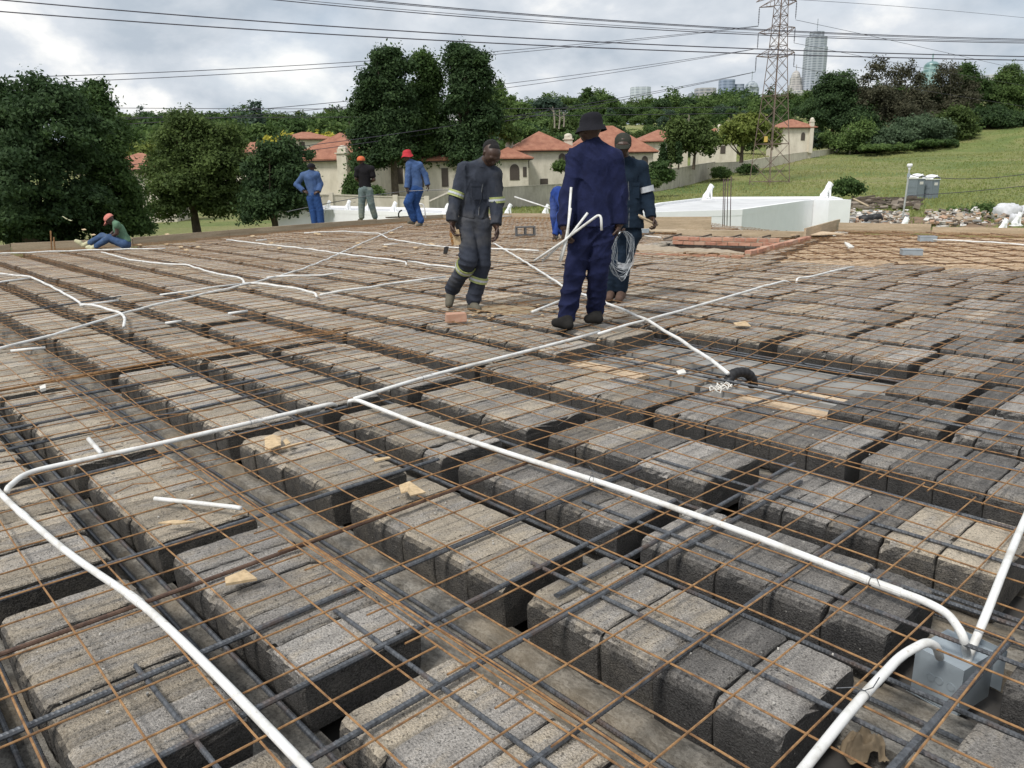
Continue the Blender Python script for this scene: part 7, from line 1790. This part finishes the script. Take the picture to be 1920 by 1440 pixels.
# --- far trio
J2 = dict(head=(584, 314, 0), neck=(583, 322, 0), chest=(581, 334, 0), waist=(587, 358, 0), pelvis=(588, 366, 0), hem=(588, 366, 0), shL=(569, 329, 0), shR=(594, 328, 0), elL=(556, 346, .05), wrL=(569, 358, -.08), elR=(601, 345, .05), wrR=(597, 359, -.1),
          hipL=(583, 373, 0), hipR=(594, 373, 0), knL=(587, 396, 0), knR=(600, 395, 0), anL=(590, 417, 0), anR=(602, 417, 0), toeL=(587, 424, .18), heelL=(590, 423, 0), toeR=(603, 424, .18), heelR=(602, 423, 0))
R2 = dict(neck=4, chest=11.5, waist=10.5, hem=12, sh=6, ua=5.4, el=4.6, wr=3.8, hip=9.5, th=7.6, kn=6.6, an=6.2)
person('person in faded blue overalls seen from behind with hands on hips', (594, 426), J2, R2, dict(top=BLUE, legs=BLUETR, boot=DUSTB), 7.5, (.3, .9, 0), vox=.014, fine=False, folds=.012, hands=dict(L=dict(d=(.8, -.3, -.3), n=(0, .5, -.5), curl=.3), R=dict(d=(-.8, -.3, -.3), n=(0, .5, -.5), curl=.3)), hat=dict(type='cap', mat=BLACKHAT, s=1.15, lift=.1))
J3 = dict(head=(677, 302, 0), neck=(680, 310, 0), chest=(683, 322, 0), waist=(684, 346, 0), pelvis=(685, 354, 0), hem=(685, 353, 0), shL=(671, 318, 0), shR=(696, 317, 0), elL=(668, 335, .0), wrL=(675, 342, .28), elR=(701, 337, .0), wrR=(692, 342, .28),
          hipL=(680, 358, 0), hipR=(691, 358, 0), knL=(678, 383, 0), knR=(696, 382, 0), anL=(678, 406, 0), anR=(703, 406, .1), toeL=(673, 413, .2), heelL=(678, 412, 0), toeR=(705, 412, .3), heelR=(703, 412, .1))
R3 = dict(neck=4, chest=11.5, waist=10.5, hem=10.5, sh=6, ua=5.2, el=4.0, wr=3.4, hip=9.8, th=8.0, kn=6.4, an=5.4)
person('person in black shirt and pale jeans with an orange cap, seen from behind', (686, 415), J3, R3, dict(top=BLACKC, legs=KHAKI, boot=DUSTB), 7.5, (-.3, .9, 0), vox=.014, fine=False, folds=.009, sleeves='half', hat=dict(type='cap', mat=ORANGE, s=1.22, lift=.22, dir=1))
J4 = dict(head=(763, 294, 0), neck=(769, 303, 0), chest=(776, 318, 0), waist=(780, 344, 0), pelvis=(780, 352, 0), hem=(780, 351, 0), shL=(767, 309, -.05), shR=(787, 310, .05), elL=(765, 331, -.1), wrL=(763, 352, -.15), elR=(797, 328, .1), wrR=(802, 347, .05),
          hipL=(775, 357, 0), hipR=(785, 357, 0), knL=(764, 380, -.15), knR=(778, 383, .1), anL=(776, 411, 0), anR=(789, 414, 0), toeL=(766, 417, -.1), heelL=(776, 418, 0), toeR=(782, 423, -.12), heelR=(790, 421, 0))
R4 = dict(neck=4.2, chest=11, waist=11, hem=12, sh=6, ua=5.6, el=5, wr=4.2, hip=10.5, th=8.6, kn=7.4, an=6.4)
p4, W4, m4 = person('person in blue overalls and floppy red hat dragging a long steel bar', (783, 424), J4, R4, dict(top=BLUE, legs=BLUETR, boot=DUSTB), 7.8, (-.85, .3, -.1), vox=.014, fine=False, folds=.012, hat=dict(type='bucket', mat=REDH, s=1.15, lift=.36, wave=.12))
Yb = depth(W4['hdL']); mb = MB(); mb.tube([far(538, 397, Yb + 1.5), far(600, 384, Yb + 1.2), far(690, 367, Yb + .6), far(762, 358.5, Yb), far(803, 356.5, Yb - .1), far(843, 356, Yb - .2)], .012, 6); tag(mb.build('carried_bar', BAR), 'long thin steel bar dragged by the worker in the red hat', 'steel bar')
mb = MB(); q0 = far(757, 402, depth(at(757, 412, 0)));
mb.tube([q0 + RT * .19 * math.sin(t_) * -1 + np.array([0, 0, .17 * math.cos(t_) - .02]) + FW * .04 * t_ for t_ in np.linspace(.3, 3.6, 14)], .026, 8); tag(mb.build('pipe_elbow', BLACKRUB, smooth=True), 'black hose loop standing at the feet of the worker in the red hat', 'hose')

# --- seated worker
J1 = dict(head=(206, 412, -.04), neck=(214, 417, 0), chest=(223, 430, 0), waist=(233, 450, 0), pelvis=(236, 457, 0), hem=(236, 455, 0), shL=(219, 421, .14), shR=(219, 421, -.14), elL=(215, 434, .12), wrL=(206, 441, .08), elR=(219, 438, -.16), wrR=(210, 443, -.1),
          hipL=(233, 458, .09), hipR=(233, 458, -.09), knL=(192, 443, .10), knR=(206, 446, -.10), anL=(169, 455, .08), anR=(181, 461, -.08), toeL=(143, 452, .06), heelL=(156, 460, .08), toeR=(164, 464, -.06), heelR=(172, 466, -.08))
R1 = dict(neck=4, chest=11, waist=11, hem=11, sh=6, ua=5.2, el=4.0, wr=3.2, hip=9.5, th=8.0, kn=6.6, an=5.0)
person('person in green sleeveless shirt, jeans, pink cap and cream boots sitting on the slab', (215, 466), J1, R1, dict(top=GREENS_, legs=JEANS, boot=GUMBOOT), 8.5, (-.72, -.2, -.62), up=(RT * -.6 + np.array([0, 0, .8])).tolist(), vox=.013, fine=False, folds=.009, sleeves='none', hat=dict(type='cap', mat=PINK, s=1.2, lift=.28), collar=False)
for o in list(sc.objects):
    if '_o' in o: del o['_o']
